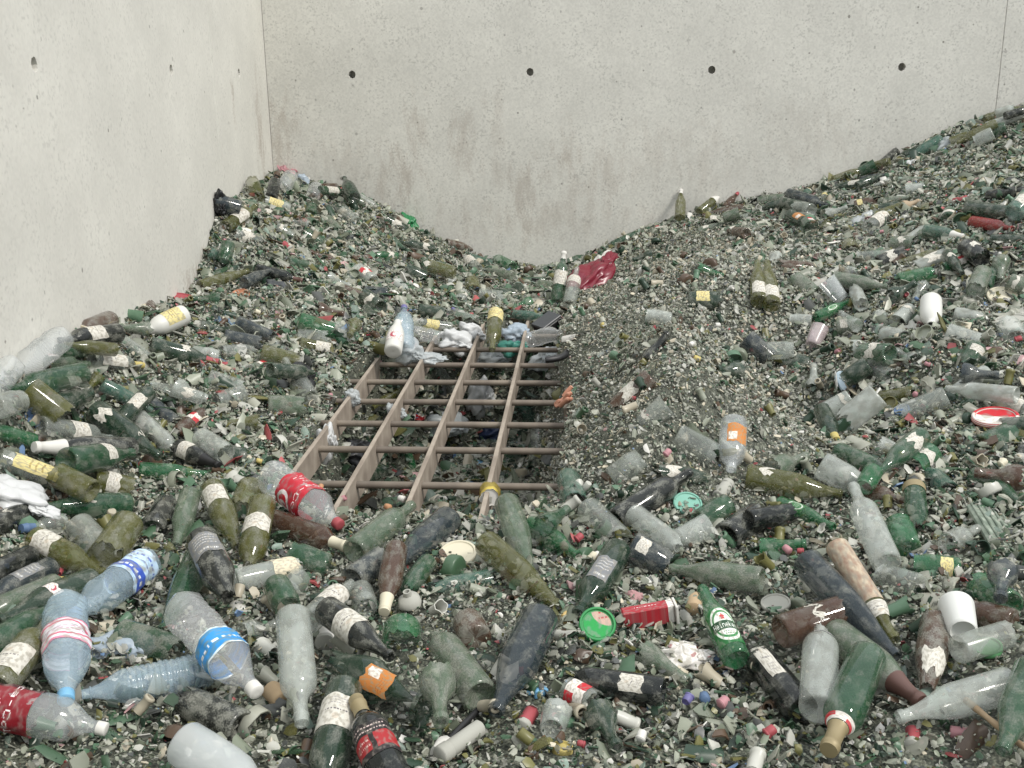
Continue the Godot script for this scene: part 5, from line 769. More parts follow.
func _ready() -> void:
	rng.seed = 20240
	# ------------------------------------------------------------ camera, sky, sun, exposure
	var cam := Camera3D.new()
	cam.name = "camera"
	cam.position = Vector3(0, 1.3, 0)
	cam.rotation_order = EULER_ORDER_YXZ
	cam.rotation_degrees = Vector3(-16, 0, -0.7)
	cam.fov = rad_to_deg(2.0 * atan(384.0 / 1059.0))
	cam.near = 0.05
	cam.far = 100.0
	add_child(cam)
	cam.make_current()
	var sm := ProceduralSkyMaterial.new()
	sm.sky_top_color = Color(0.97, 0.985, 1.0)
	sm.sky_horizon_color = Color(0.68, 0.69, 0.70)
	sm.sky_curve = 0.3
	sm.sky_energy_multiplier = 0.95
	sm.ground_bottom_color = Color(0.45, 0.44, 0.42)
	sm.ground_horizon_color = Color(0.62, 0.61, 0.59)
	sm.sun_angle_max = 1.0
	var sky := Sky.new()
	sky.sky_material = sm
	var env := Environment.new()
	env.background_mode = Environment.BG_SKY
	env.sky = sky
	env.tonemap_mode = Environment.TONE_MAPPER_LINEAR
	env.tonemap_exposure = 1.7
	env.sdfgi_enabled = true
	env.ssao_enabled = true
	env.ssil_enabled = true
	var we := WorldEnvironment.new()
	we.name = "environment"
	we.environment = env
	add_child(we)
	var sun := DirectionalLight3D.new()
	sun.name = "sun"
	sun.light_energy = 0.5
	sun.light_color = Color(1.0, 0.98, 0.95)
	sun.light_angular_distance = 11.0
	sun.shadow_enabled = true
	add_child(sun)
	sun.look_at_from_position(Vector3(3.7, 4.9, 2.3), Vector3(0, 0, 0))

	setup()
	# ------------------------------------------------------------ large structure
	build_ground()
	build_walls()
	build_grate()
	# ------------------------------------------------------------ objects
	for r in bottle_rows:
		bottle(r)
	for r in other_rows:
		other(r)
	# ------------------------------------------------------------ small details
	for r in bit_rows:
		bit(r)
	build_cullet()


# ================================================================ helpers
func numbered(called: String) -> String:
	var n: int = counts.get(called, 0)
	counts[called] = n + 1
	return called if n == 0 else "%s_%03d" % [called, n]


func tag(o: Node, label: String, category := "", group := "", kind := "") -> void:
	if label:
		o.set_meta("label", label)
	if category:
		o.set_meta("category", category)
	if group:
		o.set_meta("group", group)
	if kind:
		o.set_meta("kind", kind)


func thing(called: String, label: String, category: String, group := "") -> Node3D:
	var o := Node3D.new()
	o.name = numbered(called)
	add_child(o)
	tag(o, label, category, group)
	return o


func part(called: String, mesh: Mesh, m: Material, parent: Node) -> MeshInstance3D:
	var o := MeshInstance3D.new()
	o.name = called
	o.mesh = mesh
	o.material_override = m
	parent.add_child(o, true)
	return o


func lin(r: float, g: float, b: float, a := 1.0) -> Color:
	var c := Color(r, g, b).linear_to_srgb()
	c.a = a
	return c


func plain(key: String, c: Color, roughness := 0.6, metallic := 0.0, see := 1.0, back := 0.0) -> void:
	var m := StandardMaterial3D.new()
	m.resource_name = key
	m.albedo_color = c
	m.roughness = roughness
	m.metallic = metallic
	if see < 1.0:
		m.transparency = BaseMaterial3D.TRANSPARENCY_ALPHA
		m.albedo_color.a = see
	if back > 0.0:
		m.backlight_enabled = true
		m.backlight = Color(back, back, back)
	mats[key] = m


func noise_bytes(seed_: int, freq: float, octaves: int, size: int, kind := FastNoiseLite.TYPE_SIMPLEX_SMOOTH) -> PackedByteArray:
	var n := FastNoiseLite.new()
	n.seed = seed_
	n.noise_type = kind
	n.frequency = freq
	n.fractal_octaves = octaves
	var im := n.get_seamless_image(size, size, false, false, 0.2, true)
	im.convert(Image.FORMAT_L8)
	return im.get_data()


func picture(im: Image) -> ImageTexture:
	return ImageTexture.create_from_image(im)


# linear colour of the glass and how much of the view through it is lost
var glass_kinds := {
	"dg": [.009, .034, .017, .62], "g": [.013, .075, .03, .50], "bg": [.014, .135, .045, .48], "ol": [.095, .098, .014, .48], "cl": [.40, .44, .40, .15],
	"fr": [.50, .54, .50, .30], "br": [.075, .034, .018, .58], "dk": [.006, .009, .009, .78], "bl": [.022, .034, .042, .62], "tl": [.045, .14, .10, .44], "pg": [.09, .14, .085, .44],
	"redglass": [.28, .03, .03, .7],
}


func glass(key: String) -> Material:
	# a smooth see-through wall, with dust and smears of dirt lying on it
	if mats.has(key):
		return mats[key]
	if glass_cache.has(key):
		return glass_cache[key]
	var level := 0 if not key[-1].is_valid_int() else int(key[-1])
	var base := key if not key[-1].is_valid_int() else key.substr(0, key.length() - 1)
	var g: Array = glass_kinds[base]
	var m := StandardMaterial3D.new()
	m.resource_name = "glass_" + key
	m.albedo_color = lin(g[0], g[1], g[2], minf(.93, g[3] + (.12 if g[3] < .4 else .09) * level))
	m.transparency = BaseMaterial3D.TRANSPARENCY_ALPHA
	m.roughness = [0.05, 0.10, 0.20][level]
	m.metallic_specular = 0.42
	m.detail_enabled = true
	m.detail_albedo = mats["dust_%d" % level]
	m.detail_blend_mode = BaseMaterial3D.BLEND_MODE_MIX
	glass_cache[key] = m
	return m


func setup() -> void:
	rough_noise.seed = 5
	rough_noise.frequency = 1.0
	rough_noise.fractal_octaves = 3
	dust_bytes = noise_bytes(11, 0.022, 5, 256)
	dust_fine = noise_bytes(12, 0.16, 3, 256)
	for level in 3:
		var data := PackedByteArray()
		data.resize(65536 * 4)
		var edge: float = [0.66, 0.56, 0.46][level]
		var most: float = [0.42, 0.52, 0.66][level]
		for i in 65536:
			var v := (dust_bytes[i] * 0.7 + dust_fine[i] * 0.3) / 255.0
			var k := maxf(clampf((v - edge + 0.15) / 0.3, 0, 1) * most, .015 + .03 * level)
			var c := lerpf(118, 168, dust_fine[i] / 255.0)
			data[i * 4] = int(c)
			data[i * 4 + 1] = int(c * 1.005)
			data[i * 4 + 2] = int(c * .94)
			data[i * 4 + 3] = int(255 * k)
		mats["dust_%d" % level] = picture(Image.create_from_data(256, 256, false, Image.FORMAT_RGBA8, data))
	plain("pet", lin(.62, .66, .66), 0.12, 0, 0.22)
	plain("petb", lin(.45, .60, .70), 0.12, 0, 0.30)
	plain("petc", lin(.66, .68, .68), 0.1, 0, 0.2)
	plain("frost", lin(.60, .64, .64), 0.22, 0, 0.5)
	plain("milk", lin(.62, .62, .58), 0.45, 0, 1, .25)
	plain("whiteplastic", lin(.62, .63, .60), 0.4, 0, 1, .25)
	plain("pinkcup", lin(.55, .46, .47), 0.2, 0, .4)
	plain("white", lin(.60, .59, .55), .7)
	plain("cream", lin(.60, .56, .43), .65)
	plain("red", lin(.32, .06, .07), .6)
	plain("pink", lin(.42, .21, .23), .65)
	plain("orange", lin(.44, .23, .12), .65)
	plain("yellow", lin(.46, .38, .13), .6)
	plain("blue", lin(.09, .15, .26), .6)
	plain("sky", lin(.16, .38, .58), .45)
	plain("violet", lin(.13, .12, .28), .55)
	plain("black", lin(.012, .012, .013), .45)
	plain("brown", lin(.10, .05, .04), .5)
	plain("tan", lin(.36, .28, .19), .75)
	plain("dust", lin(.36, .36, .32), .85)
	plain("cork", lin(.42, .31, .19), .9)
	plain("corky", lin(.55, .40, .16), .85)
	plain("gold", lin(.62, .48, .10), .32, .8)
	plain("goldfoil", lin(.27, .22, .12), .5, .2)
	plain("copper", lin(.42, .19, .11), .45, .3)
	plain("teal", lin(.22, .48, .38), .2, 0, .85)
	plain("blueglass", lin(.12, .19, .27), .2, 0, .85)
	plain("greenlid", lin(.03, .24, .07), .45)
	plain("greenlid2", lin(.10, .28, .12), .45)
	plain("pinkbrick", lin(.38, .22, .22), .95)
	plain("carton", lin(.48, .04, .07), .5)
	plain("sole", lin(.42, .52, .58), .7)
	plain("strip", lin(.20, .25, .20), .95)
	plain("wood", lin(.32, .23, .14), .85)
	plain("orangeglove", lin(.50, .24, .16), .55)
	plain("steel", lin(.29, .245, .20), .75, .1)
	plain("rod_steel", lin(.17, .145, .125), .65, .3)
	plain("whitebag", lin(.58, .59, .59), .4, 0, 1, .45)
	plain("bluebag", lin(.42, .50, .58), .3, 0, .7)
	plain("clearbag", lin(.50, .54, .55), .3, 0, .62)
	plain("redbag", lin(.17, .014, .028), .3)
	plain("greenbag", lin(.02, .17, .06), .4, 0, 1, .1)
	plain("blackbag", lin(.012, .013, .015), .35)
	plain("greybag", lin(.05, .055, .06), .35)
	plain("tealbag", lin(.05, .24, .19), .35, 0, .8)
	plain("navybag", lin(.03, .045, .10), .4)
	grain("steel", 31, 0.03, [.19, .155, .125], [.42, .365, .30])
	grain("rod_steel", 32, 0.03, [.10, .083, .07], [.26, .22, .175])
	grain("strip", 33, 0.09, [.09, .12, .09], [.36, .40, .33])
	grain("wood", 34, 0.08, [.2, .14, .08], [.4, .3, .19])
	build_labels()


func grain(key: String, seed_: int, freq: float, low: Array, high: Array) -> void:
	var b := noise_bytes(seed_, freq, 4, 128)
	var data := PackedByteArray()
	data.resize(128 * 128 * 3)
	var a := Color(low[0], low[1], low[2]).linear_to_srgb()
	var z := Color(high[0], high[1], high[2]).linear_to_srgb()
	for i in 16384:
		var c := a.lerp(z, b[i] / 255.0)
		data[i * 3] = int(c.r * 255)
		data[i * 3 + 1] = int(c.g * 255)
		data[i * 3 + 2] = int(c.b * 255)
	var m: StandardMaterial3D = mats[key]
	m.albedo_color = Color.WHITE
	m.albedo_texture = picture(Image.create_from_data(128, 128, false, Image.FORMAT_RGB8, data))
	m.uv1_triplanar = true
	m.uv1_scale = Vector3(1.7, 1.7, 1.7)


# ================================================================ printed labels
var letters := {
	"H": [17, 17, 17, 31, 17, 17, 17], "e": [0, 0, 14, 17, 31, 16, 14], "i": [4, 0, 12, 4, 4, 4, 14], "n": [0, 0, 30, 17, 17, 17, 17], "k": [16, 16, 18, 20, 24, 20, 18],
	"C": [14, 17, 16, 16, 16, 17, 14], "o": [0, 0, 14, 17, 17, 17, 14], "c": [0, 0, 15, 16, 16, 16, 15], "a": [0, 0, 14, 1, 15, 17, 15], "l": [12, 4, 4, 4, 4, 4, 14], "-": [0, 0, 0, 14, 0, 0, 0],
}


func write(im: Image, text: String, x: int, y: int, dot: int, c: Color) -> void:
	for ch in text:
		var rows: Array = letters.get(ch, [])
		for r in rows.size():
			for b in 5:
				if rows[r] & (16 >> b):
					im.fill_rect(Rect2i(x + b * dot, y + r * dot, dot, dot), c)
		x += 6 * dot


func oval(im: Image, cx: float, cy: float, rx: float, ry: float, c: Color) -> void:
	for y in range(maxi(0, int(cy - ry)), mini(im.get_height(), int(cy + ry) + 1)):
		for x in range(maxi(0, int(cx - rx)), mini(im.get_width(), int(cx + rx) + 1)):
			if pow((x - cx) / rx, 2) + pow((y - cy) / ry, 2) <= 1.0:
				im.set_pixel(x, y, c)


func small_print(im: Image, box: Rect2i, c: Color, rows: int, seed_: int) -> void:
	var r := RandomNumberGenerator.new()
	r.seed = seed_
	for k in rows:
		var y := box.position.y + int(box.size.y * (k + 0.2) / rows)
		var x := box.position.x + r.randi_range(0, box.size.x / 4)
		while x < box.end.x - r.randi_range(0, box.size.x / 4):
			var w := r.randi_range(2, 7)
			im.fill_rect(Rect2i(x, y, w, maxi(2, box.size.y / rows / 3)), c)
			x += w + r.randi_range(2, 4)


func label_mat(key: String, im: Image, roughness := 0.7) -> void:
	# worn paper: grain and stains over the print
	for y in im.get_height():
		for x in im.get_width():
			var i := ((y * 2) % 256) * 256 + (x * 2) % 256
			var c := im.get_pixel(x, y)
			var k := clampf((dust_bytes[i] / 255.0 - 0.46) * 2.2, 0.0, 0.6)
			c = c.lerp(Color(.56, .54, .49), k)
			var f := 0.93 + 0.12 * dust_fine[i] / 255.0
			im.set_pixel(x, y, Color(minf(1, c.r * f), minf(1, c.g * f), minf(1, c.b * f)))
	var m := StandardMaterial3D.new()
	m.resource_name = "label_" + key
	m.albedo_texture = picture(im)
	m.roughness = roughness
	mats["label_" + key] = m


func sheet(c: Color) -> Image:
	var im := Image.create(128, 96, false, Image.FORMAT_RGB8)
	im.fill(c)
	return im


func build_labels() -> void:
	var paper := Color(.80, .79, .75)
	var ink := Color(.22, .21, .22)
	var im := sheet(paper)
	oval(im, 64, 26, 9, 9, Color(.78, .74, .68))
	small_print(im, Rect2i(16, 44, 96, 14), Color(.38, .36, .38), 1, 3)
	small_print(im, Rect2i(26, 64, 76, 24), Color(.56, .54, .56), 3, 4)
	label_mat("white", im)
	label_mat("torn", sheet(Color(.80, .79, .75)))
	im = sheet(Color(.84, .79, .55))
	small_print(im, Rect2i(14, 30, 100, 40), Color(.52, .42, .2), 3, 5)
	label_mat("yellow", im)
	im = sheet(Color(.84, .80, .70))
	label_mat("cream", im)
	im = sheet(Color(.74, .47, .22))
	im.fill_rect(Rect2i(70, 10, 50, 40), Color(.88, .84, .8))
	small_print(im, Rect2i(8, 60, 90, 26), Color(.6, .3, .1), 3, 6)
	label_mat("orange", im)
	im = sheet(Color(.72, .12, .19))
	write(im, "Coca-Cola", 10, 12, 2, Color(.96, .93, .93))
	oval(im, 92, 62, 17, 22, Color(.95, .92, .92))
	oval(im, 92, 62, 11, 15, Color(.80, .10, .18))
	oval(im, 94, 66, 5, 9, Color(.95, .92, .92))
	small_print(im, Rect2i(14, 44, 46, 40), Color(.93, .8, .8), 4, 7)
	label_mat("cola", im, 0.4)
	im = sheet(Color(.50, .08, .13))
	im.fill_rect(Rect2i(0, 0, 40, 96), Color(.25, .05, .09))
	write(im, "Coca-Cola", 10, 34, 2, Color(.96, .93, .93))
	write(im, "Co", 60, 60, 4, Color(.96, .93, .93))
	label_mat("cola2", im, 0.4)
	im = sheet(Color(.62, .12, .14))
	im.fill_rect(Rect2i(0, 0, 128, 34), Color(.10, .08, .09))
	im.fill_rect(Rect2i(0, 80, 128, 16), Color(.12, .09, .1))
	im.fill_rect(Rect2i(54, 0, 12, 96), Color(.12, .1, .1))
	small_print(im, Rect2i(6, 8, 110, 24), Color(.8, .72, .7), 2, 8)
	small_print(im, Rect2i(10, 44, 40, 30), Color(.85, .7, .68), 2, 9)
	label_mat("redblack", im, 0.5)
	im = sheet(Color(.18, .56, .84))
	im.fill_rect(Rect2i(0, 0, 128, 8), Color(.85, .92, .95))
	im.fill_rect(Rect2i(0, 88, 128, 8), Color(.85, .92, .95))
	small_print(im, Rect2i(20, 30, 88, 36), Color(.93, .96, .98), 1, 10)
	label_mat("sky", im, 0.4)
	im = sheet(Color(.74, .84, .93))
	im.fill_rect(Rect2i(0, 10, 128, 30), Color(.25, .36, .72))
	small_print(im, Rect2i(6, 14, 116, 22), Color(.92, .95, .98), 1, 12)
	small_print(im, Rect2i(10, 54, 100, 34), Color(.36, .44, .74), 2, 13)
	label_mat("water", im, 0.35)
	im = sheet(Color(.88, .86, .89))
	oval(im, 64, 48, 44, 34, Color(.80, .36, .46))
	oval(im, 64, 48, 38, 28, Color(.88, .86, .89))
	small_print(im, Rect2i(38, 36, 52, 24), Color(.72, .5, .6), 2, 14)
	im.fill_rect(Rect2i(0, 0, 128, 6), Color(.82, .5, .6))
	im.fill_rect(Rect2i(0, 90, 128, 6), Color(.82, .5, .6))
	label_mat("pinkband", im, 0.4)
	im = sheet(Color(.90, .86, .85))
	oval(im, 54, 50, 22, 30, Color(.70, .24, .32))
	oval(im, 62, 46, 14, 20, Color(.90, .86, .85))
	label_mat("pink", im)
	im = sheet(Color(.46, .47, .48))
	small_print(im, Rect2i(8, 6, 112, 26), Color(.86, .86, .85), 1, 15)
	small_print(im, Rect2i(10, 40, 108, 50), Color(.80, .80, .79), 4, 25)
	label_mat("silver", im, 0.45)
	im = sheet(Color(.62, .55, .46))
	for y in 96:
		for x in 128:
			var v := dust_bytes[((y * 3 + 40) % 256) * 256 + (x * 3 + 90) % 256] / 255.0
			im.set_pixel(x, y, Color(.58, .48, .41).lerp(Color(.72, .67, .58), clampf(v * 1.6 - .3, 0, 1)))
	label_mat("tan", im)
	im = sheet(Color(.09, .40, .18))
	oval(im, 64, 46, 54, 44, Color(.90, .92, .88))
	oval(im, 64, 46, 46, 37, Color(.14, .48, .22))
	oval(im, 64, 46, 40, 31, Color(.90, .92, .88))
	im.fill_rect(Rect2i(6, 38, 116, 22), Color(.07, .24, .12))
	write(im, "Heineken", 16, 42, 2, Color(.95, .95, .93))
	var star := Color(.78, .10, .12)
	im.fill_rect(Rect2i(62, 20, 5, 14), star)
	im.fill_rect(Rect2i(56, 24, 17, 5), star)
	im.fill_rect(Rect2i(58, 30, 4, 5), star)
	im.fill_rect(Rect2i(67, 30, 4, 5), star)
	small_print(im, Rect2i(40, 64, 48, 12), Color(.2, .4, .25), 2, 16)
	label_mat("hk", im, 0.4)
	im = sheet(Color(.10, .36, .16))
	oval(im, 64, 48, 42, 40, Color(.80, .86, .80))
	oval(im, 64, 48, 34, 32, Color(.16, .42, .2))
	small_print(im, Rect2i(36, 34, 56, 26), Color(.85, .9, .85), 3, 17)
	label_mat("emblem", im, 0.4)
	im = sheet(Color(.88, .86, .83))
	im.fill_rect(Rect2i(0, 0, 60, 50), Color(.74, .14, .18))
	im.fill_rect(Rect2i(80, 50, 48, 46), Color(.74, .14, .18))
	label_mat("redwhite", im)
	mats["redwhite"] = mats["label_redwhite"]
	im = sheet(Color(.60, .47, .20))
	im.fill_rect(Rect2i(0, 0, 128, 26), Color(.72, .14, .14))
	im.fill_rect(Rect2i(0, 26, 128, 10), Color(.88, .86, .82))
	small_print(im, Rect2i(6, 46, 110, 40), Color(.25, .22, .16), 3, 18)
	label_mat("redgold", im, 0.45)
	im = sheet(Color(.86, .85, .83))
	oval(im, 84, 58, 10, 18, Color(.74, .2, .24))
	im.fill_rect(Rect2i(20, 20, 20, 6), Color(.7, .5, .5))
	label_mat("whitered", im)
	mats["whitered"] = mats["label_whitered"]
	mats["label_goldfoil"] = mats["goldfoil"]
	im = sheet(Color(.05, .58, .25))
	oval(im, 64, 48, 40, 30, Color(.74, .62, .56))
	small_print(im, Rect2i(34, 28, 60, 40), Color(.70, .12, .14), 4, 19)
	label_mat("lidprint", im, 0.5)
	im = sheet(Color(.64, .13, .18))
	small_print(im, Rect2i(14, 34, 90, 26), Color(.93, .85, .85), 1, 20)
	im.fill_rect(Rect2i(112, 0, 16, 96), Color(.88, .87, .85))
	label_mat("carton", im, 0.5)


# ================================================================ ground and terrain
func cubic(a: float, b: float, c: float, d: float, t: float) -> float:
	return b + .5 * t * (c - a + t * (2 * a - 5 * b + 4 * c - d + t * (3 * (b - c) + d - a)))


func smooth_height(x: float, z: float) -> float:
	var fx := clampf((x - HX) / HS, 1, HNX - 2.001)
	var fz := clampf((z - HZ) / HS, 1, HNZ - 2.001)
	var i := mini(int(fx), HNX - 3)
	var j := mini(int(fz), HNZ - 3)
	var u := fx - i
	var v := fz - j
	var q := [0.0, 0.0, 0.0, 0.0]
	for k in 4:
		var at := (j + k - 1) * HNX + i - 1
		q[k] = cubic(heights[at], heights[at + 1], heights[at + 2], heights[at + 3], u)
	return cubic(q[0], q[1], q[2], q[3], v)


func pit_distance(x: float, z: float) -> float:
	var p := Vector2(x, z)
	if p.x < -1.2 or p.x > 0.7 or p.y > -2.6 or p.y < -6.1:
		return 1.0
	var d := 1e9
	for i in pit.size():
		d = minf(d, p.distance_to(Geometry2D.get_closest_point_to_segment(p, pit[i], pit[(i + 1) % pit.size()])))
	return -d if Geometry2D.is_point_in_polygon(p, pit) else d


func height(x: float, z: float) -> float:
	var h := smooth_height(x, z)
	var s := pit_distance(x, z)
	if s < 0.04:
		h = lerpf(h, -0.55, clampf((0.04 - s) / 0.14, 0, 1))
	return h + 0.03 * rough_noise.get_noise_2d(x * 2.6, z * 2.6) + 0.012 * rough_noise.get_noise_2d(x * 9.0 + 40.0, z * 9.0)


func slope_normal(x: float, z: float) -> Vector3:
	var e := 0.05
	return Vector3(height(x - e, z) - height(x + e, z), 2 * e, height(x, z - e) - height(x, z + e)).normalized()


func build_ground() -> void:
	var soil := StandardMaterial3D.new()
	soil.resource_name = "cullet_bed"
	var b := noise_bytes(41, 0.03, 4, 512)
	var b2 := noise_bytes(42, 0.15, 2, 512)
	var data := PackedByteArray()
	data.resize(512 * 512 * 3)
	for i in 262144:
		var k := (b[i] * 0.4 + b2[i] * 0.6) / 255.0
		var c := Color(.13, .145, .12).lerp(Color(.50, .51, .45), clampf(k * 2.6 - 0.9, 0, 1))
		data[i * 3] = int(c.r * 255)
		data[i * 3 + 1] = int(c.g * 255)
		data[i * 3 + 2] = int(c.b * 255)
	soil.albedo_texture = picture(Image.create_from_data(512, 512, false, Image.FORMAT_RGB8, data))
	soil.uv1_triplanar = true
	soil.uv1_world_triplanar = true
	soil.uv1_scale = Vector3(1.6, 1.6, 1.6)
	soil.roughness = 0.8
	var st := SurfaceTool.new()
	st.begin(Mesh.PRIMITIVE_TRIANGLES)
	var step := 0.045
	var nx := int(6.9 / step)
	var nz := int(8.0 / step)
	for j in nz + 1:
		for i in nx + 1:
			var x := -1.75 + i * step
			var z := 0.4 - j * step
			st.add_vertex(Vector3(x, height(x, z) - 0.012, z))
	for j in nz:
		for i in nx:
			var a := j * (nx + 1) + i
			var c := a + nx + 1
			for k in [a, c, c + 1, a, c + 1, a + 1]:
				st.add_index(k)
	st.generate_normals()
	var o := part("glass_heap_ground", st.commit(), soil, self)
	tag(o, "", "", "", "structure")
	# concrete yard under and around the heap, with the hopper opening left out
	var yard := StandardMaterial3D.new()
	yard.resource_name = "yard_concrete"
	yard.albedo_color = lin(.30, .29, .27)
	yard.roughness = 0.9
	st = SurfaceTool.new()
	st.begin(Mesh.PRIMITIVE_TRIANGLES)
	for q in [[-60, 60, 0.4, 60], [5.15, 60, -7.6, 0.4], [-60, -1.9, -7.6, 0.4], [-60, 60, -60, -7.6]]:
		var y := -0.08
		for k in [[0, 3], [0, 2], [1, 2], [0, 3], [1, 2], [1, 3]]:
			st.add_vertex(Vector3(q[k[0]], y, q[k[1]]))
	st.generate_normals()
	o = part("ground", st.commit(), yard, self)
	tag(o, "", "", "", "structure")


# ================================================================ walls
func wall_texture(seed_: int, streaks: Array, wide: int, high: int, grime: float, relief: float, pores: int) -> ImageTexture:
	# wide x high pixels over the whole wall; drips, spatter and pores as they show on the concrete
	var coarse := FastNoiseLite.new()
	coarse.seed = seed_
	coarse.frequency = 0.006
	coarse.fractal_octaves = 5
	var cb := coarse.get_image(wide, high, false, false, true)
	cb.convert(Image.FORMAT_L8)
	var c1 := cb.get_data()
	var fine := FastNoiseLite.new()
	fine.seed = seed_ + 1
	fine.noise_type = FastNoiseLite.TYPE_VALUE
	fine.frequency = 0.42
	fine.fractal_octaves = 2
	var fb := fine.get_image(wide, high, false, false, true)
	fb.convert(Image.FORMAT_L8)
	var c2 := fb.get_data()
	var patch := FastNoiseLite.new()
	patch.seed = seed_ + 2
	patch.frequency = 0.02
	patch.fractal_octaves = 4
	var pb := patch.get_image(wide, high, false, false, true)
	pb.convert(Image.FORMAT_L8)
	var c3 := pb.get_data()
	var drip := FastNoiseLite.new()
	drip.seed = seed_ + 3
	drip.frequency = 0.05
	drip.fractal_octaves = 3
	var tone := Color(.825, .82, .79)
	var data := PackedByteArray()
	data.resize(wide * high * 3)
	# mask of drips: each is [u, v, half width, length, strength]
	var mask := PackedFloat32Array()
	mask.resize(wide * high)
	for s in streaks:
		var x0 := int((s[0] - s[2]) * wide)
		var x1 := int((s[0] + s[2]) * wide)
		var y0 := int(s[1] * high)
		var y1 := mini(high, int((s[1] + s[3]) * high))
		for y in range(maxi(0, y0), y1):
			for x in range(maxi(0, x0), mini(wide, x1)):
				var across := 1.0 - absf((x / float(wide) - s[0]) / s[2])
				var along := sin(PI * (y - y0) / float(y1 - y0))
				var n := drip.get_noise_2d(x * .9, y * 0.3) + 0.9 * drip.get_noise_2d(x * 5.0, y * 4.0)
				var k: float = clampf((n * .9 + across * along * 1.1 - 0.42) * 1.1, 0, 1) * s[4]
				mask[y * wide + x] = maxf(mask[y * wide + x], k)
	for i in wide * high:
		var v := 0.97 + 0.06 * (c1[i] / 255.0 - 0.5) + relief * (c2[i] / 255.0 - 0.5) + 0.03 * (c3[i] / 255.0 - 0.5)
		if c2[i] < 74:
			v *= 1.0 - grime * clampf((c3[i] - 90) / 80.0, 0, 1)
		var k := mask[i]
		var c := Color(tone.r * v, tone.g * v, tone.b * v).lerp(Color(.53, .475, .43), k)
		data[i * 3] = clampi(int(c.r * 255), 0, 255)
		data[i * 3 + 1] = clampi(int(c.g * 255), 0, 255)
		data[i * 3 + 2] = clampi(int(c.b * 255), 0, 255)
	var im := Image.create_from_data(wide, high, false, Image.FORMAT_RGB8, data)
	# air pores left in the concrete, most a few millimetres wide
	var r := RandomNumberGenerator.new()
	r.seed = seed_ + 9
	for n in pores:
		var x := r.randi_range(4, wide - 5)
		var y := r.randi_range(4, high - 5)
		var w := r.randf_range(.6, 1.2) if r.randf() < .8 else r.randf_range(1.2, 2.3)
		oval(im, x, y, w, w * r.randf_range(.8, 1.4), im.get_pixel(x, y).lerp(Color(.36, .35, .33), r.randf_range(.15, .6)))
	return picture(im)


func wall_panel(a: float, b: float, top: float, holes: Array, whole: float) -> ArrayMesh:
	# face in the x-y plane looking to +z, from x = a to b, with round tie holes; u runs over the whole wall
	var st := SurfaceTool.new()
	st.begin(Mesh.PRIMITIVE_TRIANGLES)
	st.set_smooth_group(-1)
	var low := -0.6
	var ch := 0.0035
	var put := func(x: float, y: float, z: float) -> void:
		st.set_uv(Vector2(x / whole, 1.0 - (y - low) / (2.8 - low)))
		st.add_vertex(Vector3(x, y, z))
	var quad := func(p: Array) -> void:
		for k in [0, 1, 2, 0, 2, 3]:
			put.call(p[k][0], p[k][1], p[k][2])
	var l := a + ch
	var r := b - ch
	var y0: float = holes[0].y - 0.1 if holes else 1.2
	var y1 := y0 + 0.2
	var strip := func(p: float, q: float) -> void:
		quad.call([[p, low, 0.0], [p, y0, 0.0], [q, y0, 0.0], [q, low, 0.0]])
		quad.call([[p, y0, 0.0], [p, y1, 0.0], [q, y1, 0.0], [q, y0, 0.0]])
		quad.call([[p, y1, 0.0], [p, top, 0.0], [q, top, 0.0], [q, y1, 0.0]])
	var at := l
	for h in holes:
		var x0: float = h.x - 0.1
		var x1: float = h.x + 0.1
		strip.call(at, x0)
		at = x1
		quad.call([[x0, low, 0.0], [x0, y0, 0.0], [x1, y0, 0.0], [x1, low, 0.0]])
		quad.call([[x0, y1, 0.0], [x0, top, 0.0], [x1, top, 0.0], [x1, y1, 0.0]])
		var corner := [Vector2(x1, y1), Vector2(x0, y1), Vector2(x0, y0), Vector2(x1, y0)]
		var rim := []
		for k in 24:
			var g := TAU * k / 24.0 + PI / 4
			var w := 0.024 + 0.004 * rough_noise.get_noise_2d(cos(g) * 2.0 + h.x * 9.0, sin(g) * 2.0)
			rim.append(Vector2(h.x + cos(g) * w, h.y + sin(g) * w * 1.05))
		for k in 24:
			var p0: Vector2 = rim[k]
			var p1: Vector2 = rim[(k + 1) % 24]
			var c: Vector2 = corner[((k + 3) / 6) % 4]
			for q in [c, p0, p1]:
				put.call(q.x, q.y, 0.0)
			if k % 6 == 3:
				var e: Vector2 = corner[((k + 3) / 6 + 3) % 4]
				for q in [e, p0, c]:
					put.call(q.x, q.y, 0.0)
			quad.call([[p0.x, p0.y, 0.0], [p0.x, p0.y, -0.09], [p1.x, p1.y, -0.09], [p1.x, p1.y, 0.0]])
			for q in [p0, h, p1]:
				put.call(q.x, q.y, -0.09)
	strip.call(at, r)
	# chamfered joints, ends, top and back
	var t := -0.25
	quad.call([[a, low, -ch], [a, top, -ch], [l, top, 0.0], [l, low, 0.0]])
	quad.call([[r, low, 0.0], [r, top, 0.0], [b, top, -ch], [b, low, -ch]])
	quad.call([[a, low, t], [a, top, t], [a, top, -ch], [a, low, -ch]])
	quad.call([[b, low, -ch], [b, top, -ch], [b, top, t], [b, low, t]])
	quad.call([[l, top, 0.0], [a, top, -ch], [a, top, t], [b, top, t]])
	quad.call([[l, top, 0.0], [b, top, t], [b, top, -ch], [r, top, 0.0]])
	quad.call([[b, low, t], [b, top, t], [a, top, t], [a, low, t]])
	st.generate_normals()
	return st.commit()


func wall_mat(tex: Texture2D) -> StandardMaterial3D:
	var m := StandardMaterial3D.new()
	m.resource_name = "concrete"
	m.albedo_texture = tex
	m.roughness = 0.88
	m.metallic_specular = 0.3
	return m


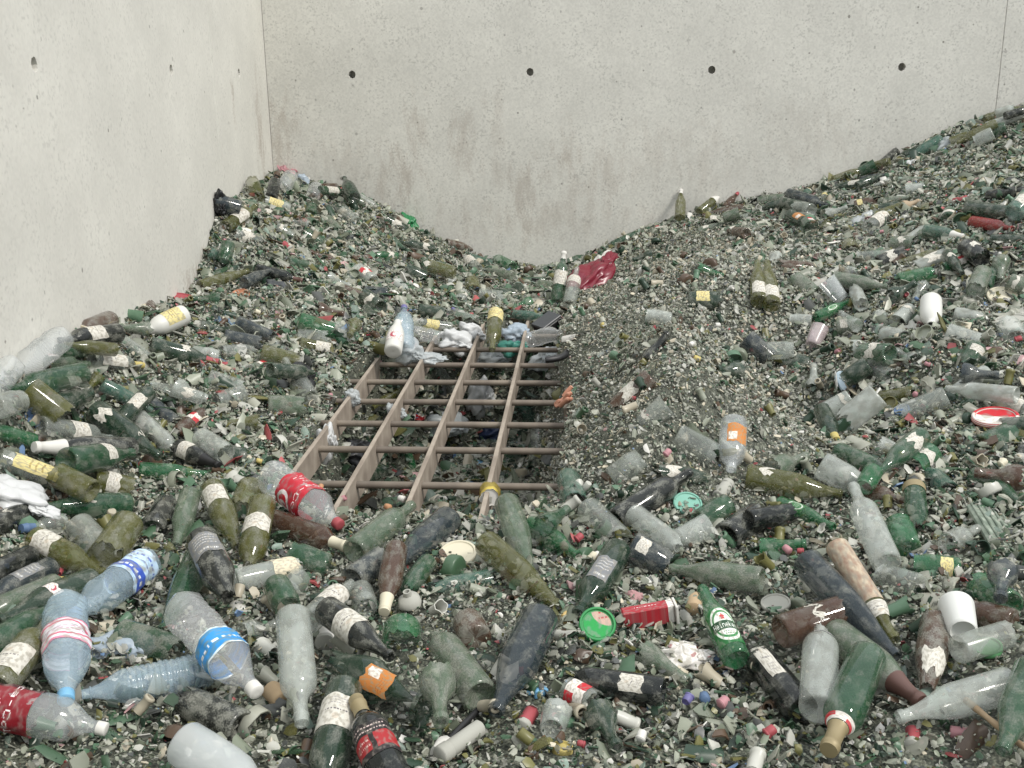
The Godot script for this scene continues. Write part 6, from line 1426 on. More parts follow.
func build_walls() -> void:
	var back := thing("concrete_wall", "pale concrete back wall with a row of four tie holes", "wall")
	back.position = Vector3(-1.63, 0, -7.443)
	back.rotation.y = -deg_to_rad(5.0)
	var k := 1.0 / 7.6
	var m := wall_mat(wall_texture(51, [
		[.76 * k, .56, 0.21 * k, .14, 0.23], [.92 * k, .53, 0.21 * k, .2, 0.33], [1.0 * k, .44, 0.12 * k, .18, 0.23], [1.32 * k, .46, 0.18 * k, .2, 0.23], [1.55 * k, .4, 0.11 * k, .3, 0.15],
		[1.75 * k, .55, 0.25 * k, .24, 0.27], [2.05 * k, .5, 0.21 * k, .22, 0.20], [2.3 * k, .52, 0.30 * k, .2, 0.20], [2.02 * k, .55, 0.11 * k, .08, 0.30], [.06 * k, .44, 0.18 * k, .2, 0.30],
		[2.6 * k, .5, 0.43 * k, .16, 0.13], [1.9 * k, .65, 1.27 * k, .12, 0.18], [2.95 * k, .5, 0.33 * k, .2, 0.13], [3.6 * k, .45, 0.64 * k, .2, 0.10], [.5 * k, .5, 0.43 * k, .2, 0.13]], 2048, 900, .08, .10, 900))
	var s := 1.0 / cos(deg_to_rad(5.0))
	part("panel", wall_panel(0.0, 4.78, 2.8, [Vector2(.584 * s, 1.35), Vector2(1.774 * s, 1.352), Vector2(2.956 * s, 1.35), Vector2(4.155 * s, 1.353)], 7.6), m, back)
	part("panel", wall_panel(4.782, 7.6, 2.8, [], 7.6), m, back)
	var side := thing("concrete_wall", "pale concrete wall along the left side, meeting the back wall", "wall")
	# face looks to +x: local +z is world +x, local +x is towards the back
	side.position = Vector3(-1.53, 0, 0.9)
	side.rotation.y = PI / 2 + deg_to_rad(0.7)
	var m2 := wall_mat(wall_texture(61, [[.96, .40, .02, .25, .4], [.9, .62, .03, .12, .4], [.75, .68, .05, .1, .35], [.62, .72, .05, .08, .3], [.88, .42, .006, .1, .5]], 2048, 820, .05, .055, 420))
	part("panel", wall_panel(-0.6, 6.94, 2.8, [Vector2(4.61, 1.37), Vector2(6.17, 1.367)], 8.36), m2, side)
	part("panel", wall_panel(6.942, 8.36, 2.8, [Vector2(7.56, 1.362)], 8.36), m2, side)


# ================================================================ grate
func box_mesh(size: Vector3, ch: float, key := "") -> ArrayMesh:
	# box with chamfered edges, centred
	var k := "box%s%s%s" % [size, ch, key]
	if mesh_cache.has(k):
		return mesh_cache[k]
	var h := size / 2.0
	var st := SurfaceTool.new()
	st.begin(Mesh.PRIMITIVE_TRIANGLES)
	st.set_smooth_group(-1)
	var pts := PackedVector3Array()
	for sx in [-1, 1]:
		for sy in [-1, 1]:
			for sz in [-1, 1]:
				for ax in 3:
					var p := Vector3(h.x - ch, h.y - ch, h.z - ch)
					p[ax] = h[ax]
					pts.append(p * Vector3(sx, sy, sz))
	# hull of the 24 points, face by face
	var faces := []
	for ax in 3:
		for s in [-1, 1]:
			var n := Vector3.ZERO
			n[ax] = s
			faces.append(n)
	for a in [-1, 1]:
		for b in [-1, 1]:
			faces.append(Vector3(a, b, 0).normalized())
			faces.append(Vector3(a, 0, b).normalized())
			faces.append(Vector3(0, a, b).normalized())
			for c in [-1, 1]:
				faces.append(Vector3(a, b, c).normalized())
	for n in faces:
		var most := -1e9
		for p in pts:
			most = maxf(most, p.dot(n))
		var ring := []
		for p in pts:
			if p.dot(n) > most - 1e-5:
				ring.append(p)
		var mid := Vector3.ZERO
		for p in ring:
			mid += p / ring.size()
		var u: Vector3 = (ring[0] - mid).normalized()
		var v: Vector3 = n.cross(u)
		ring.sort_custom(func(p, q): return atan2((p - mid).dot(v), (p - mid).dot(u)) > atan2((q - mid).dot(v), (q - mid).dot(u)))
		for i in range(1, ring.size() - 1):
			for p in [ring[0], ring[i], ring[i + 1]]:
				st.set_normal(n)
				st.set_uv(Vector2(p.x / size.x + 0.5, p.z / size.z + 0.5))
				st.add_vertex(p)
	var me := st.commit()
	mesh_cache[k] = me
	return me


func build_grate() -> void:
	var g := thing("steel_grate", "rusty steel grate of flat bars and round rods over the hopper", "grate")
	g.position = Vector3(-0.325, 0.05, -3.06)
	g.rotation.y = -deg_to_rad(4.0)
	# local x to the right, local -z away from the camera
	var bars := [[-.43, -.05, 2.1], [-.218, .25, 2.75], [0.0, .25, 2.85], [.236, .25, 2.85], [.470, -.98, 1.62]]
	for b in bars:
		var length: float = b[1] + b[2]
		var o := part("bar", box_mesh(Vector3(.016, .10, length), .002), mats["steel"], g)
		o.position = Vector3(b[0], -.05, (b[1] - b[2]) / 2.0)
	for k in 9:
		var rod := CylinderMesh.new()
		rod.top_radius = .0125
		rod.bottom_radius = .0125
		rod.height = 1.2
		rod.radial_segments = 14
		rod.rings = 1
		var o := part("rod", rod, mats["rod_steel"], g)
		o.position = Vector3(.06, -.034, -.265 - .297 * k + (.05 if k == 0 else 0.0))
		o.rotation = Vector3(0, .004 * sin(k * 2.3), PI / 2)
	# hopper walls under the grate
	var hop := StandardMaterial3D.new()
	hop.resource_name = "hopper_steel"
	hop.albedo_color = lin(.10, .09, .08)
	hop.roughness = 0.8
	var t := thing("steel_hopper", "dark steel hopper sunk below the grate, full of glass", "hopper")
	t.position = g.position
	t.rotation = g.rotation
	for w in [[Vector3(-.62, -.4, -1.3), Vector3(.02, .7, 3.0)], [Vector3(.82, -.4, -1.3), Vector3(.02, .7, 3.0)], [Vector3(.1, -.4, -2.82), Vector3(1.4, .7, .02)], [Vector3(.1, -.4, .22), Vector3(1.4, .7, .02)]]:
		part("side_plate", box_mesh(w[1], .003), hop, t).position = w[0]


# ================================================================ bottles
func outline_of(typ: String) -> Array:
	if outline.has(typ):
		return outline[typ]
	var p := [[0, .012], [.012, .010]]
	var r: float = .045 if typ == "pet" else .051
	var h: float = tall[typ]
	p.append([r * .55, 0.0])
	p.append([r * .86, .002])
	p.append([r * .98, .012])
	var y := .022
	var ridges: int = 13 if typ == "pet" else 3
	var span := .19 if typ == "pet" else .2
	for k in ridges:
		var d := span / ridges
		var deep := .0028 if typ == "pet" else .0018
		p.append([r, y])
		p.append([r, y + d * .5])
		p.append([r - deep, y + d * .68])
		p.append([r - deep, y + d * .82])
		y += d
	p.append([r, y])
	for k in 8:
		var t := (k + 1) / 8.0
		p.append([lerpf(r, .0155, (1.0 - cos(PI * t)) * .5 * .5 + t * .5), y + (h - .03 - y) * t])
	p.append([.0135, h - .024])
	p.append([.0165, h - .023])
	p.append([.0165, h - .019])
	p.append([.0128, h - .018])
	p.append([.0128, h])
	p.append([.0105, h])
	outline[typ] = p
	return p


func radius_at(typ: String, y: float) -> float:
	var p := outline_of(typ)
	for i in range(3, p.size() - 1):
		if p[i][1] <= y and y <= p[i + 1][1] and p[i + 1][1] > p[i][1]:
			return lerpf(p[i][0], p[i + 1][0], (y - p[i][1]) / (p[i + 1][1] - p[i][1]))
	return p[4][0]


func lathe(p: Array, jag_low: float, jag_high: float, seed_: int, seg := 28, crush := 0.0, first := 0, last := 999) -> ArrayMesh:
	# p: [radius, height, 1 where the ring is torn] from the bottom up
	var v := PackedVector3Array()
	var nn := PackedVector3Array()
	var uv := PackedVector2Array()
	var idx := PackedInt32Array()
	var normals := []
	for i in p.size() - 1:
		normals.append(Vector2(p[i + 1][1] - p[i][1], -(p[i + 1][0] - p[i][0])).normalized())
	var rows := 0
	for i in range(first, mini(last, p.size() - 1)):
		for e in 2:
			var q: Array = p[i + e]
			var n: Vector2 = normals[i]
			var o: int = i - 1 if e == 0 else i + 1
			if o >= 0 and o < normals.size() and normals[o].dot(n) > 0.55:
				n = (n + normals[o]).normalized()
			for k in seg + 1:
				var a := TAU * k / seg
				var y: float = q[1]
				var r: float = q[0]
				if q.size() > 2:
					var w := rough_noise.get_noise_2d(cos(a) * 1.1 + seed_ * 3.7, sin(a) * 1.1) + 0.6 * rough_noise.get_noise_2d(cos(a) * 3.0 - seed_, sin(a) * 3.0 + 9.0)
					y += w * (jag_low if q[2] == 1 else jag_high)
				if crush > 0.0:
					r *= 1.0 + crush * rough_noise.get_noise_3d(cos(a) * .9 + seed_ * 5.0, y * 14.0, sin(a) * .9)
				v.append(Vector3(cos(a) * r, y, sin(a) * r))
				nn.append(Vector3(cos(a) * n.x, n.y, sin(a) * n.x))
				uv.append(Vector2(k / float(seg) + seed_ * .37, q[1] * 3.2 + seed_ * .21))
		var at := rows * 2 * (seg + 1)
		rows += 1
		for k in seg:
			var a0 := at + k
			var b0 := at + seg + 1 + k
			for x in [a0, a0 + 1, b0 + 1, a0, b0 + 1, b0]:
				idx.append(x)
	var arr := []
	arr.resize(Mesh.ARRAY_MAX)
	arr[Mesh.ARRAY_VERTEX] = v
	arr[Mesh.ARRAY_NORMAL] = nn
	arr[Mesh.ARRAY_TEX_UV] = uv
	arr[Mesh.ARRAY_INDEX] = idx
	var me := ArrayMesh.new()
	me.add_surface_from_arrays(Mesh.PRIMITIVE_TRIANGLES, arr)
	return me


# where neck and lip begin, as shares of the height
var neck_from := {"wine": .76, "burg": .70, "champ": .72, "hock": .70, "beer": .70, "slim": .8, "spirit": .74, "flask": .85, "milk": .82, "pet": .86, "cola": .86, "jar": .84, "tumbler": 2.0}
var lip_from := {"wine": .94, "burg": .94, "champ": .95, "hock": .95, "beer": .943, "slim": .95, "spirit": .915}


func bottle_mesh(typ: String, c0: float, c1: float, variant: int) -> Array:
	# [body, neck, lip], null where a piece has none
	var key := "%s %.2f %.2f %d" % [typ, c0, c1, variant]
	if mesh_cache.has(key):
		return mesh_cache[key]
	var full := outline_of(typ)
	var h: float = tall[typ]
	var y0 := c0 * h
	var y1 := c1 * h
	var p := []
	if c0 > 0.0:
		var r0 := radius_at(typ, y0)
		p.append([r0 - .0035, y0 + .016])
		p.append([r0 - .0035, y0 + .001, 1])
		p.append([r0, y0, 1])
	for i in full.size():
		var q: Array = full[i]
		if q[1] <= y0 + .02 and c0 > 0.0:
			continue
		if c1 < 1.0 and (q[1] >= y1 - .02 and i > 3):
			break
		p.append([float(q[0]), float(q[1])])
	if c1 < 1.0:
		var r1 := radius_at(typ, y1)
		p.append([radius_at(typ, y1 - .015), y1 - .015])
		p.append([r1, y1, 2])
		p.append([r1 - .0035, y1 - .001, 2])
		p.append([radius_at(typ, y1 - .015) - .0035, y1 - .02])
	var jag := .018 if h > .15 else .008
	var seg := 40 if h > .15 else 32
	var crush := .16 if typ in ["pet", "cola"] else 0.0
	var i1 := p.size() - 1
	var i2 := p.size() - 1
	for i in range(3, p.size() - 1):
		if i1 == p.size() - 1 and p[i][1] >= neck_from[typ] * h - .0005:
			i1 = i
		if i2 == p.size() - 1 and p[i][1] >= lip_from.get(typ, 2.0) * h - .0005:
			i2 = i
	var out := []
	for span in [[0, i1], [i1, i2], [i2, p.size() - 1]]:
		out.append(lathe(p, jag, jag * 1.6, variant, seg, crush, span[0], span[1]) if span[1] > span[0] else null)
	if c0 > neck_from[typ] - .15 and out[1] == null:
		out = [null, out[0], null]
	mesh_cache[key] = out
	return out


func label_mesh(typ: String, a: float, b: float, mid: float, arc: float, torn: float, seed_: int) -> ArrayMesh:
	var key := "label %s %.2f %.2f %.0f %.0f %.3f %d" % [typ, a, b, mid, arc, torn, seed_]
	if mesh_cache.has(key):
		return mesh_cache[key]
	var h: float = tall[typ]
	var st := SurfaceTool.new()
	st.begin(Mesh.PRIMITIVE_TRIANGLES)
	var nu := maxi(10, int(arc / 6.0))
	var nv := 6
	var mm := deg_to_rad(mid) + PI / 2
	var crush := .16 if typ in ["pet", "cola"] else 0.0
	for j in nv + 1:
		for i in nu + 1:
			var u := i / float(nu)
			var lo := a * h + torn * h * (.5 + rough_noise.get_noise_2d(u * 2.2 + seed_ * 9.1, 3.0))
			var hi := b * h - torn * h * (.5 + rough_noise.get_noise_2d(u * 2.2 + seed_ * 4.3, 17.0))
			var v := j / float(nv)
			var y := lerpf(lo, maxf(lo + .004, hi), v)
			var g := mm + deg_to_rad(arc) * (u - .5) + torn * 2.0 * rough_noise.get_noise_2d(v * 4.0 + seed_, u * 2.0)
			var r := radius_at(typ, y) + .0009
			if crush > 0.0:
				r = (r + .001) * (1.0 + crush * rough_noise.get_noise_3d(cos(g) * .9 + 5.0, y * 14.0, sin(g) * .9))
			st.set_uv(Vector2(1.0 - u, 1.0 - v))
			st.add_vertex(Vector3(cos(g) * r, y, sin(g) * r))
	for j in nv:
		for i in nu:
			var p := j * (nu + 1) + i
			var q := p + nu + 1
			for x in [p, p + 1, q + 1, p, q + 1, q]:
				st.add_index(x)
	st.generate_normals()
	var me := st.commit()
	mesh_cache[key] = me
	return me


func cap_mesh(typ: String, from: float) -> ArrayMesh:
	var key := "cap %s %.2f" % [typ, from]
	if mesh_cache.has(key):
		return mesh_cache[key]
	var h: float = tall[typ]
	var p := []
	if from > .9:
		p = [[.0158, h - .019], [.0162, h - .018], [.0162, h + .001], [.0150, h + .003], [.006, h + .0034], [0.0, h + .0034]]
	else:
		for q in outline_of(typ):
			if q[1] >= from * h and q[1] <= h and q[0] > .0105:
				p.append([q[0] + .0008, float(q[1])])
		p.push_front([radius_at(typ, from * h) + .0008, from * h])
		p[-1] = [p[-1][0], h + .001]
		p.append([p[-1][0] * .7, h + .0015])
		p.append([0.0, h + .0016])
	var me := lathe(p, 0, 0, 1, 20)
	mesh_cache[key] = me
	return me


func set_along(o: Node3D, at: Vector3, axis: Vector3, roll: float, s: float) -> void:
	# local y along the axis, local z towards the open sky and the front
	var y := axis.normalized()
	var ref := Vector3(0.05, 0.75, 0.66)
	var z := (ref - y * ref.dot(y))
	z = Vector3(1, 0, 0) if z.length() < .05 else z.normalized()
	var x := y.cross(z)
	o.transform = Transform3D(Basis(x, y, z), at)
	o.rotate_object_local(Vector3.UP, deg_to_rad(roll))
	o.scale = Vector3(s, s, s)


func bottle(r: Array) -> void:
	var o := thing(r[0], r[15], r[16], r[17])
	set_along(o, Vector3(r[5], r[6], r[7]), Vector3(r[8], r[9], r[10]), r[11], r[12])
	var typ: String = r[1]
	var variant := 1 if typ in ["pet", "cola"] else rng.randi_range(0, 2)
	var m := glass(r[2])
	var pieces := bottle_mesh(typ, r[3], r[4], variant)
	if pieces[0]:
		part("body", pieces[0], m, o)
	if pieces[1]:
		var neck := part("rim" if typ == "jar" else "neck", pieces[1], m, o)
		if pieces[2]:
			part("lip", pieces[2], m, neck)
	elif pieces[2]:
		part("lip", pieces[2], m, o)
	var n := 0
	for l in r[13]:
		var style: String = l[0]
		var torn := .10 if style == "torn" else (.0 if l[4] > 250 or style in ["hk", "emblem"] else .028)
		part("label", label_mesh(typ, l[1], l[2], l[3], l[4], torn, rng.randi_range(0, 3)), mats["label_" + style], o)
		n += 1
	if r[14]:
		var key: String = r[14][0]
		part("cap" if r[14][1] > .9 else "neck_foil", cap_mesh(typ, r[14][1]), mats["label_" + key] if mats.has("label_" + key) and not mats.has(key) else mats[key], o)
	# seated inside the dark round base, a paper sticker
	if r[15].contains("round white sticker"):
		var d := CylinderMesh.new()
		d.top_radius = .013
		d.bottom_radius = .013
		d.height = .003
		d.radial_segments = 20
		d.rings = 1
		part("sticker", d, mats["white"], o).position = Vector3(.004, .0185, .004)


# ================================================================ other things
func crumple(size: Vector3, seed_: int, sharp := 1.0) -> ArrayMesh:
	var sp := SphereMesh.new()
	sp.radius = 1.0
	sp.height = 2.0
	sp.radial_segments = 40
	sp.rings = 22
	var arr := sp.get_mesh_arrays()
	var v: PackedVector3Array = arr[Mesh.ARRAY_VERTEX]
	var uv: PackedVector2Array = arr[Mesh.ARRAY_TEX_UV]
	var n := FastNoiseLite.new()
	n.seed = seed_
	n.noise_type = FastNoiseLite.TYPE_SIMPLEX
	n.fractal_type = FastNoiseLite.FRACTAL_RIDGED
	n.frequency = 0.75
	n.fractal_octaves = 4
	var st := SurfaceTool.new()
	st.begin(Mesh.PRIMITIVE_TRIANGLES)
	for i in v.size():
		var p := v[i]
		var w := n.get_noise_3d(p.x, p.y, p.z)
		var w2 := rough_noise.get_noise_3d(p.x * .8 + seed_ * 3.0, p.y * .8, p.z * .8)
		p *= .72 + .34 * w * sharp + .5 * w2
		st.set_uv(uv[i] * Vector2(2, 1))
		st.add_vertex(p * size * .5)
	for i in arr[Mesh.ARRAY_INDEX]:
		st.add_index(i)
	st.generate_normals()
	return st.commit()


func sheet_mesh(size: Vector3, seed_: int, bend := 1.0) -> ArrayMesh:
	# bent torn sheet with thickness, flat in x-z
	var n := 9
	var st := SurfaceTool.new()
	st.begin(Mesh.PRIMITIVE_TRIANGLES)
	st.set_smooth_group(-1)
	var pts := [[], []]
	for side in 2:
		for j in n + 1:
			for i in n + 1:
				var u := i / float(n) - .5
				var w := j / float(n) - .5
				var edge := 1.0 - .16 * rough_noise.get_noise_2d(atan2(u, w) * 1.3 + seed_ * 5.0, 2.0)
				var y := bend * .22 * size.x * rough_noise.get_noise_2d(u * 2.2 + seed_ * 7.0, w * 2.2) + bend * .10 * size.x * rough_noise.get_noise_2d(u * 6.0, w * 6.0 + seed_)
				pts[side].append(Vector3(u * size.x * edge, y + (side - .5) * minf(size.y, .004), w * size.z * edge))
	var quad := func(a: Vector3, b: Vector3, c: Vector3, d: Vector3) -> void:
		for p in [a, b, c, a, c, d]:
			st.set_uv(Vector2(p.x / size.x + .5, p.z / size.z + .5))
			st.add_vertex(p)
	for j in n:
		for i in n:
			var a := j * (n + 1) + i
			quad.call(pts[1][a], pts[1][a + 1], pts[1][a + n + 2], pts[1][a + n + 1])
			quad.call(pts[0][a], pts[0][a + n + 1], pts[0][a + n + 2], pts[0][a + 1])
	for k in n:
		quad.call(pts[0][k], pts[0][k + 1], pts[1][k + 1], pts[1][k])
		var b := n * (n + 1) + k
		quad.call(pts[0][b + 1], pts[0][b], pts[1][b], pts[1][b + 1])
		var c := k * (n + 1)
		quad.call(pts[0][c + n + 1], pts[0][c], pts[1][c], pts[1][c + n + 1])
		var d := k * (n + 1) + n
		quad.call(pts[0][d], pts[0][d + n + 1], pts[1][d + n + 1], pts[1][d])
	st.generate_normals()
	return st.commit()


func lid_mesh(size: Vector3) -> ArrayMesh:
	var me := lathe([[1.0, 0.0], [1.03, .1], [1.03, .9], [.98, 1.0], [.90, 1.0], [.86, .72], [.5, .66], [0.0, .66]], 0, 0, 1, 30)
	var st := SurfaceTool.new()
	st.create_from(me, 0)
	return st.commit()


func other(r: Array) -> void:
	var shape: String = r[0]
	var o := thing(r[1], r[13], r[14], r[15])
	var at := Vector3(r[3], r[4], r[5])
	var axis := Vector3(r[6], r[7], r[8]).normalized()
	var size := Vector3(r[9], r[10], r[11])
	var m: Material = mats[r[2]]
	var s := rng.randi_range(1, 900)
	set_along(o, at, axis, r[12], 1.0)
	match shape:
		"bag":
			part("bag_body", crumple(size * 1.25, s, .6), m, o)
			var knot := part("bag_corner", crumple(size * Vector3(.5, .45, .5), s + 7, 1.5), m, o)
			knot.position = Vector3(size.x * .42, size.y * .12, size.z * .2)
			o.scale = Vector3.ONE
		"scrap":
			part("sheet", sheet_mesh(size, s), m, o)
		"tube", "cork":
			var h := size.y
			part("body", lathe([[0, 0], [size.x * .85, 0], [size.x, h * .03], [size.x * 1.0, h * .6], [size.x * .96, h * .97], [size.x * .85, h], [0, h]], 0, 0, s % 5, 16, .12), m, o)
			if shape == "tube":
				part("end_ring", lathe([[size.x * 1.03, h * .78], [size.x * 1.06, h * .8], [size.x * 1.06, h * .98], [size.x * .9, h * 1.01], [0, h * 1.01]], 0, 0, 1, 16, .12), mats["dust"], o)
		"brush":
			part("handle", lathe([[0, 0], [.006, 0], [.0075, .01], [.006, size.y * .7], [.0045, size.y * .75], [0, size.y * .75]], 0, 0, 1, 14), m, o)
			part("tip", lathe([[.0, size.y * .75], [.009, size.y * .75], [.016, size.y * .85], [.013, size.y], [0, size.y]], 0, 0, 2, 14, .5), mats["white"], o)
		"jugneck":
			o.scale = Vector3(.6, .6, .6)
			part("shoulder", lathe([[.05, 0], [.052, .012], [.042, .032], [.024, .043], [.018, .046]], .006, 0, 3, 24, .25), m, o)
			part("spout", lathe([[.017, .044], [.017, .066], [.011, .066], [.010, .04]], 0, 0, 3, 20), m, o)
		"lid":
			var b := part("disc", lid_mesh(size), m, o)
			b.scale = size
			var tilt := Vector3(rng.randf_range(-.2, .35), 0, rng.randf_range(-.2, .2))
			o.rotate_object_local(Vector3.RIGHT, tilt.x)
			if r[2] == "greenlid":
				var print_disc := CylinderMesh.new()
				print_disc.top_radius = .78
				print_disc.bottom_radius = .78
				print_disc.height = .08
				print_disc.radial_segments = 28
				print_disc.rings = 1
				var q := part("printed_disc", print_disc, mats["label_lidprint"], o)
				q.scale = size
				q.position.y = size.y * .72
		"can":
			var h := size.y * 1.15
			var w := size.x
			part("body", lathe([[0, .006], [w * .6, .004], [w * .72, 0], [w * .8, .003], [w, .014], [w, h * .3], [w * .93, h * .5], [w, h * .7], [w, h - .012], [w * .84, h - .002]], 0, 0, 4, 28, .3), m, o)
			part("top", lathe([[w * .84, h - .002], [w * .86, h + .001], [w * .82, h], [w * .78, h - .004], [0, h - .004]], 0, 0, 4, 28, .3), mats["white"], o)
			var hole := CylinderMesh.new()
			hole.top_radius = w * .26
			hole.bottom_radius = w * .26
			hole.height = .002
			hole.radial_segments = 16
			hole.rings = 1
			part("opening", hole, mats["black"], o).position = Vector3(w * .3, h - .0035, w * .2)
			var tab := part("tab", box_mesh(Vector3(w * .3, .002, w * .6), .0008), mats["dust"], o)
			tab.position = Vector3(-w * .12, h - .001, -w * .12)
		"box":
			if r[2] == "carton":
				part("printed_face", box_mesh(Vector3(size.x, size.z, size.y), .003, "c"), mats["label_carton"], o)
				var flap := part("flap", box_mesh(Vector3(.006, size.z * 1.02, size.y * 1.5), .001), mats["white"], o)
				flap.position = Vector3(size.x * .5 + .004, 0, .004)
			else:
				part("body", box_mesh(size, .006), m, o)  # this block and its lid stand in for the shaded hollow
				part("lid", box_mesh(Vector3(size.x * 1.03, .012, size.z * 1.03), .003), mats["greybag"], o).position.y = size.y * .5 + .007
		"rock":
			part("stone", crumple(size * 2.2, s, .4), m, o)
		"plank":
			part("board", box_mesh(Vector3(size.x, size.z, size.y), .006), m, o).position.y = size.z * .5
			for k in 5:
				part("rib", box_mesh(Vector3(.006, size.z * .96, .006), .002), m, o).position = Vector3(-size.x * .4 + size.x * .2 * k, size.z * .5, size.y * .5 + .002)
		"sole":
			var st := SurfaceTool.new()
			st.begin(Mesh.PRIMITIVE_TRIANGLES)
			st.set_smooth_group(-1)
			var n := 28
			var ring := []
			for k in n:
				var a := TAU * k / n
				var yy := sin(a) * .5 + .5
				var w := size.x * (.5 + .12 * sin(yy * 5.2 + .4)) * (1.0 if yy < .9 else .85)
				ring.append(Vector2(cos(a) * w, yy * size.z))
			for k in n:
				var p: Vector2 = ring[k]
				var q: Vector2 = ring[(k + 1) % n]
				for t in [Vector3(0, size.z * .5, .005), Vector3(q.x, q.y, .005), Vector3(p.x, p.y, .005), Vector3(0, size.z * .5, -.005), Vector3(p.x, p.y, -.005), Vector3(q.x, q.y, -.005), Vector3(p.x, p.y, .005), Vector3(q.x, q.y, .005), Vector3(q.x, q.y, -.005), Vector3(p.x, p.y, .005), Vector3(q.x, q.y, -.005), Vector3(p.x, p.y, -.005)]:
					st.add_vertex(t)
			st.generate_normals()
			part("sole_sheet", st.commit(), m, o)
			part("edge_binding", box_mesh(Vector3(.004, size.z * .8, .016), .001), mats["white"], o).position = Vector3(size.x * .5, size.z * .5, 0)
		"stick":
			var p := []
			for k in 9:
				p.append([size.x * (1.0 - .45 * k / 8.0) * (1.0 + .2 * sin(k * 2.7)), size.y * k / 8.0])
			p.push_front([0, 0])
			p.append([0, size.y])
			part("shaft", lathe(p, 0, 0, 6, 10), m, o)
		"hose":
			part("hose_body", bent_tube(.014, .1, 1.6), m, o)
		"glove":
			part("palm", crumple(Vector3(size.x, size.y * .6, size.z * .7), s, .3), m, o)
			for k in 4:
				var fi := part("finger", lathe([[0, 0], [.009, 0], [.0105, .02], [.009, .055], [.006, .064], [0, .067]], 0, 0, k, 12, .2), m, o)
				fi.position = Vector3(-.024 + .016 * k, 0, size.z * .22)
				fi.rotation = Vector3(1.3 + .2 * sin(k * 2.0), 0, (k - 1.5) * .12)
			var th := part("finger", lathe([[0, 0], [.01, 0], [.011, .02], [.008, .05], [0, .054]], 0, 0, 5, 12, .2), m, o)
			th.position = Vector3(.03, 0, 0)
			th.rotation = Vector3(1.2, 0, -.9)


func bent_tube(r: float, bend_r: float, sweep: float) -> ArrayMesh:
	var st := SurfaceTool.new()
	st.begin(Mesh.PRIMITIVE_TRIANGLES)
	var n := 18
	var seg := 14
	for i in n + 1:
		var a := sweep * i / n
		var c := Vector3(bend_r * (1 - cos(a)), bend_r * sin(a), 0)
		var out := Vector3(-cos(a), sin(a), 0)
		var rr := r * (1.0 + .08 * (i % 2))
		for k in seg + 1:
			var g := TAU * k / seg
			st.set_uv(Vector2(k / float(seg), i / float(n)))
			st.add_vertex(c + (out * cos(g) + Vector3(0, 0, 1) * sin(g)) * rr)
	for i in n:
		for k in seg:
			var p := i * (seg + 1) + k
			for x in [p, p + 1, p + seg + 2, p, p + seg + 2, p + seg + 1]:
				st.add_index(x)
	st.generate_normals()
	return st.commit()


func bit(r: Array) -> void:
	var key: String = r[0]
	var o := thing("wine_cork" if key == "cream" else "plastic_stopper", r[8], "cork" if key == "cream" else "stopper", "small stoppers strewn over the heap")
	set_along(o, Vector3(r[1], r[2], r[3]), Vector3(r[4], r[5], r[6]), 0, r[7])
	if not mesh_cache.has("bit"):
		mesh_cache["bit"] = lathe([[0, 0], [.013, 0], [.015, .002], [.0155, .02], [.0145, .035], [.012, .037], [.0115, .03], [0, .028]], 0, 0, 2, 14, .3)
		mesh_cache["bit2"] = lathe([[.0157, .002], [.0172, .003], [.0172, .008], [.0158, .009]], 0, 0, 2, 14, .3)
	part("body", mesh_cache["bit"], mats[key], o)
	part("rim", mesh_cache["bit2"], mats[key], o)


# ================================================================ cullet
func shard_mesh(seed_: int, radius: float, thick: float, long_: float) -> ArrayMesh:
	# an angular piece of a bottle wall, about one unit across
	var r := RandomNumberGenerator.new()
	r.seed = seed_
	var n := r.randi_range(6, 8)
	var ring := []
	for k in n:
		var a := TAU * (k + r.randf_range(-.36, .36)) / n
		var d := r.randf_range(.30, .60)
		ring.append(Vector2(cos(a) * d * long_, sin(a) * d))
	var st := SurfaceTool.new()
	st.begin(Mesh.PRIMITIVE_TRIANGLES)
	var lift := func(p: Vector2, t: float) -> Vector3:
		var a := p.y / radius
		return Vector3(p.x, (radius + t) * cos(a) - radius, (radius + t) * sin(a))
	var mid := Vector2(r.randf_range(-.08, .08), r.randf_range(-.08, .08))
	var put := func(group: int, pts: Array, t: float) -> void:
		st.set_smooth_group(group)
		for p in pts:
			st.set_uv(p * .3 + Vector2(.5, .5))
			st.add_vertex(lift.call(p, t))
	for k in n:
		var p: Vector2 = ring[k]
		var q: Vector2 = ring[(k + 1) % n]
		var p2 := mid.lerp(p, .55)
		var q2 := mid.lerp(q, .55)
		for side in 2:
			var t := thick * (1 - side)
			if side == 0:
				put.call(1, [mid, p2, q2, p2, p, q, p2, q, q2], t)
			else:
				put.call(2, [mid, q2, p2, p2, q, p, p2, q2, q], t)
		st.set_smooth_group(-1)
		for t in [[p, thick], [p, 0.0], [q, 0.0], [p, thick], [q, 0.0], [q, thick]]:
			st.set_uv(t[0] * .3)
			st.add_vertex(lift.call(t[0], t[1]))
	st.generate_normals()
	return st.commit()


# linear colour, share
var shard_tones := [
	[.39, .395, .33, 23], [.29, .31, .245, 19], [.50, .50, .45, 11], [.18, .205, .15, 13], [.055, .11, .06, 6], [.02, .045, .027, 8], [.15, .145, .05, 6], [.085, .055, .035, 4.5], [.26, .34, .285, 2.6], [.09, .17, .105, 7], [.07, .075, .07, 6], [.56, .55, .51, 1.6], [.42, .38, .29, 4], [.30, .07, .07, 0.7], [.38, .24, .24, 0.6], [.11, .18, .30, 0.4]]
var shard_words := ["pale dusty", "grey green", "whitish clear", "dull green", "green", "dark green", "olive", "brown", "pale teal", "mid green", "dark grey", "white", "cream", "red", "pink", "blue"]


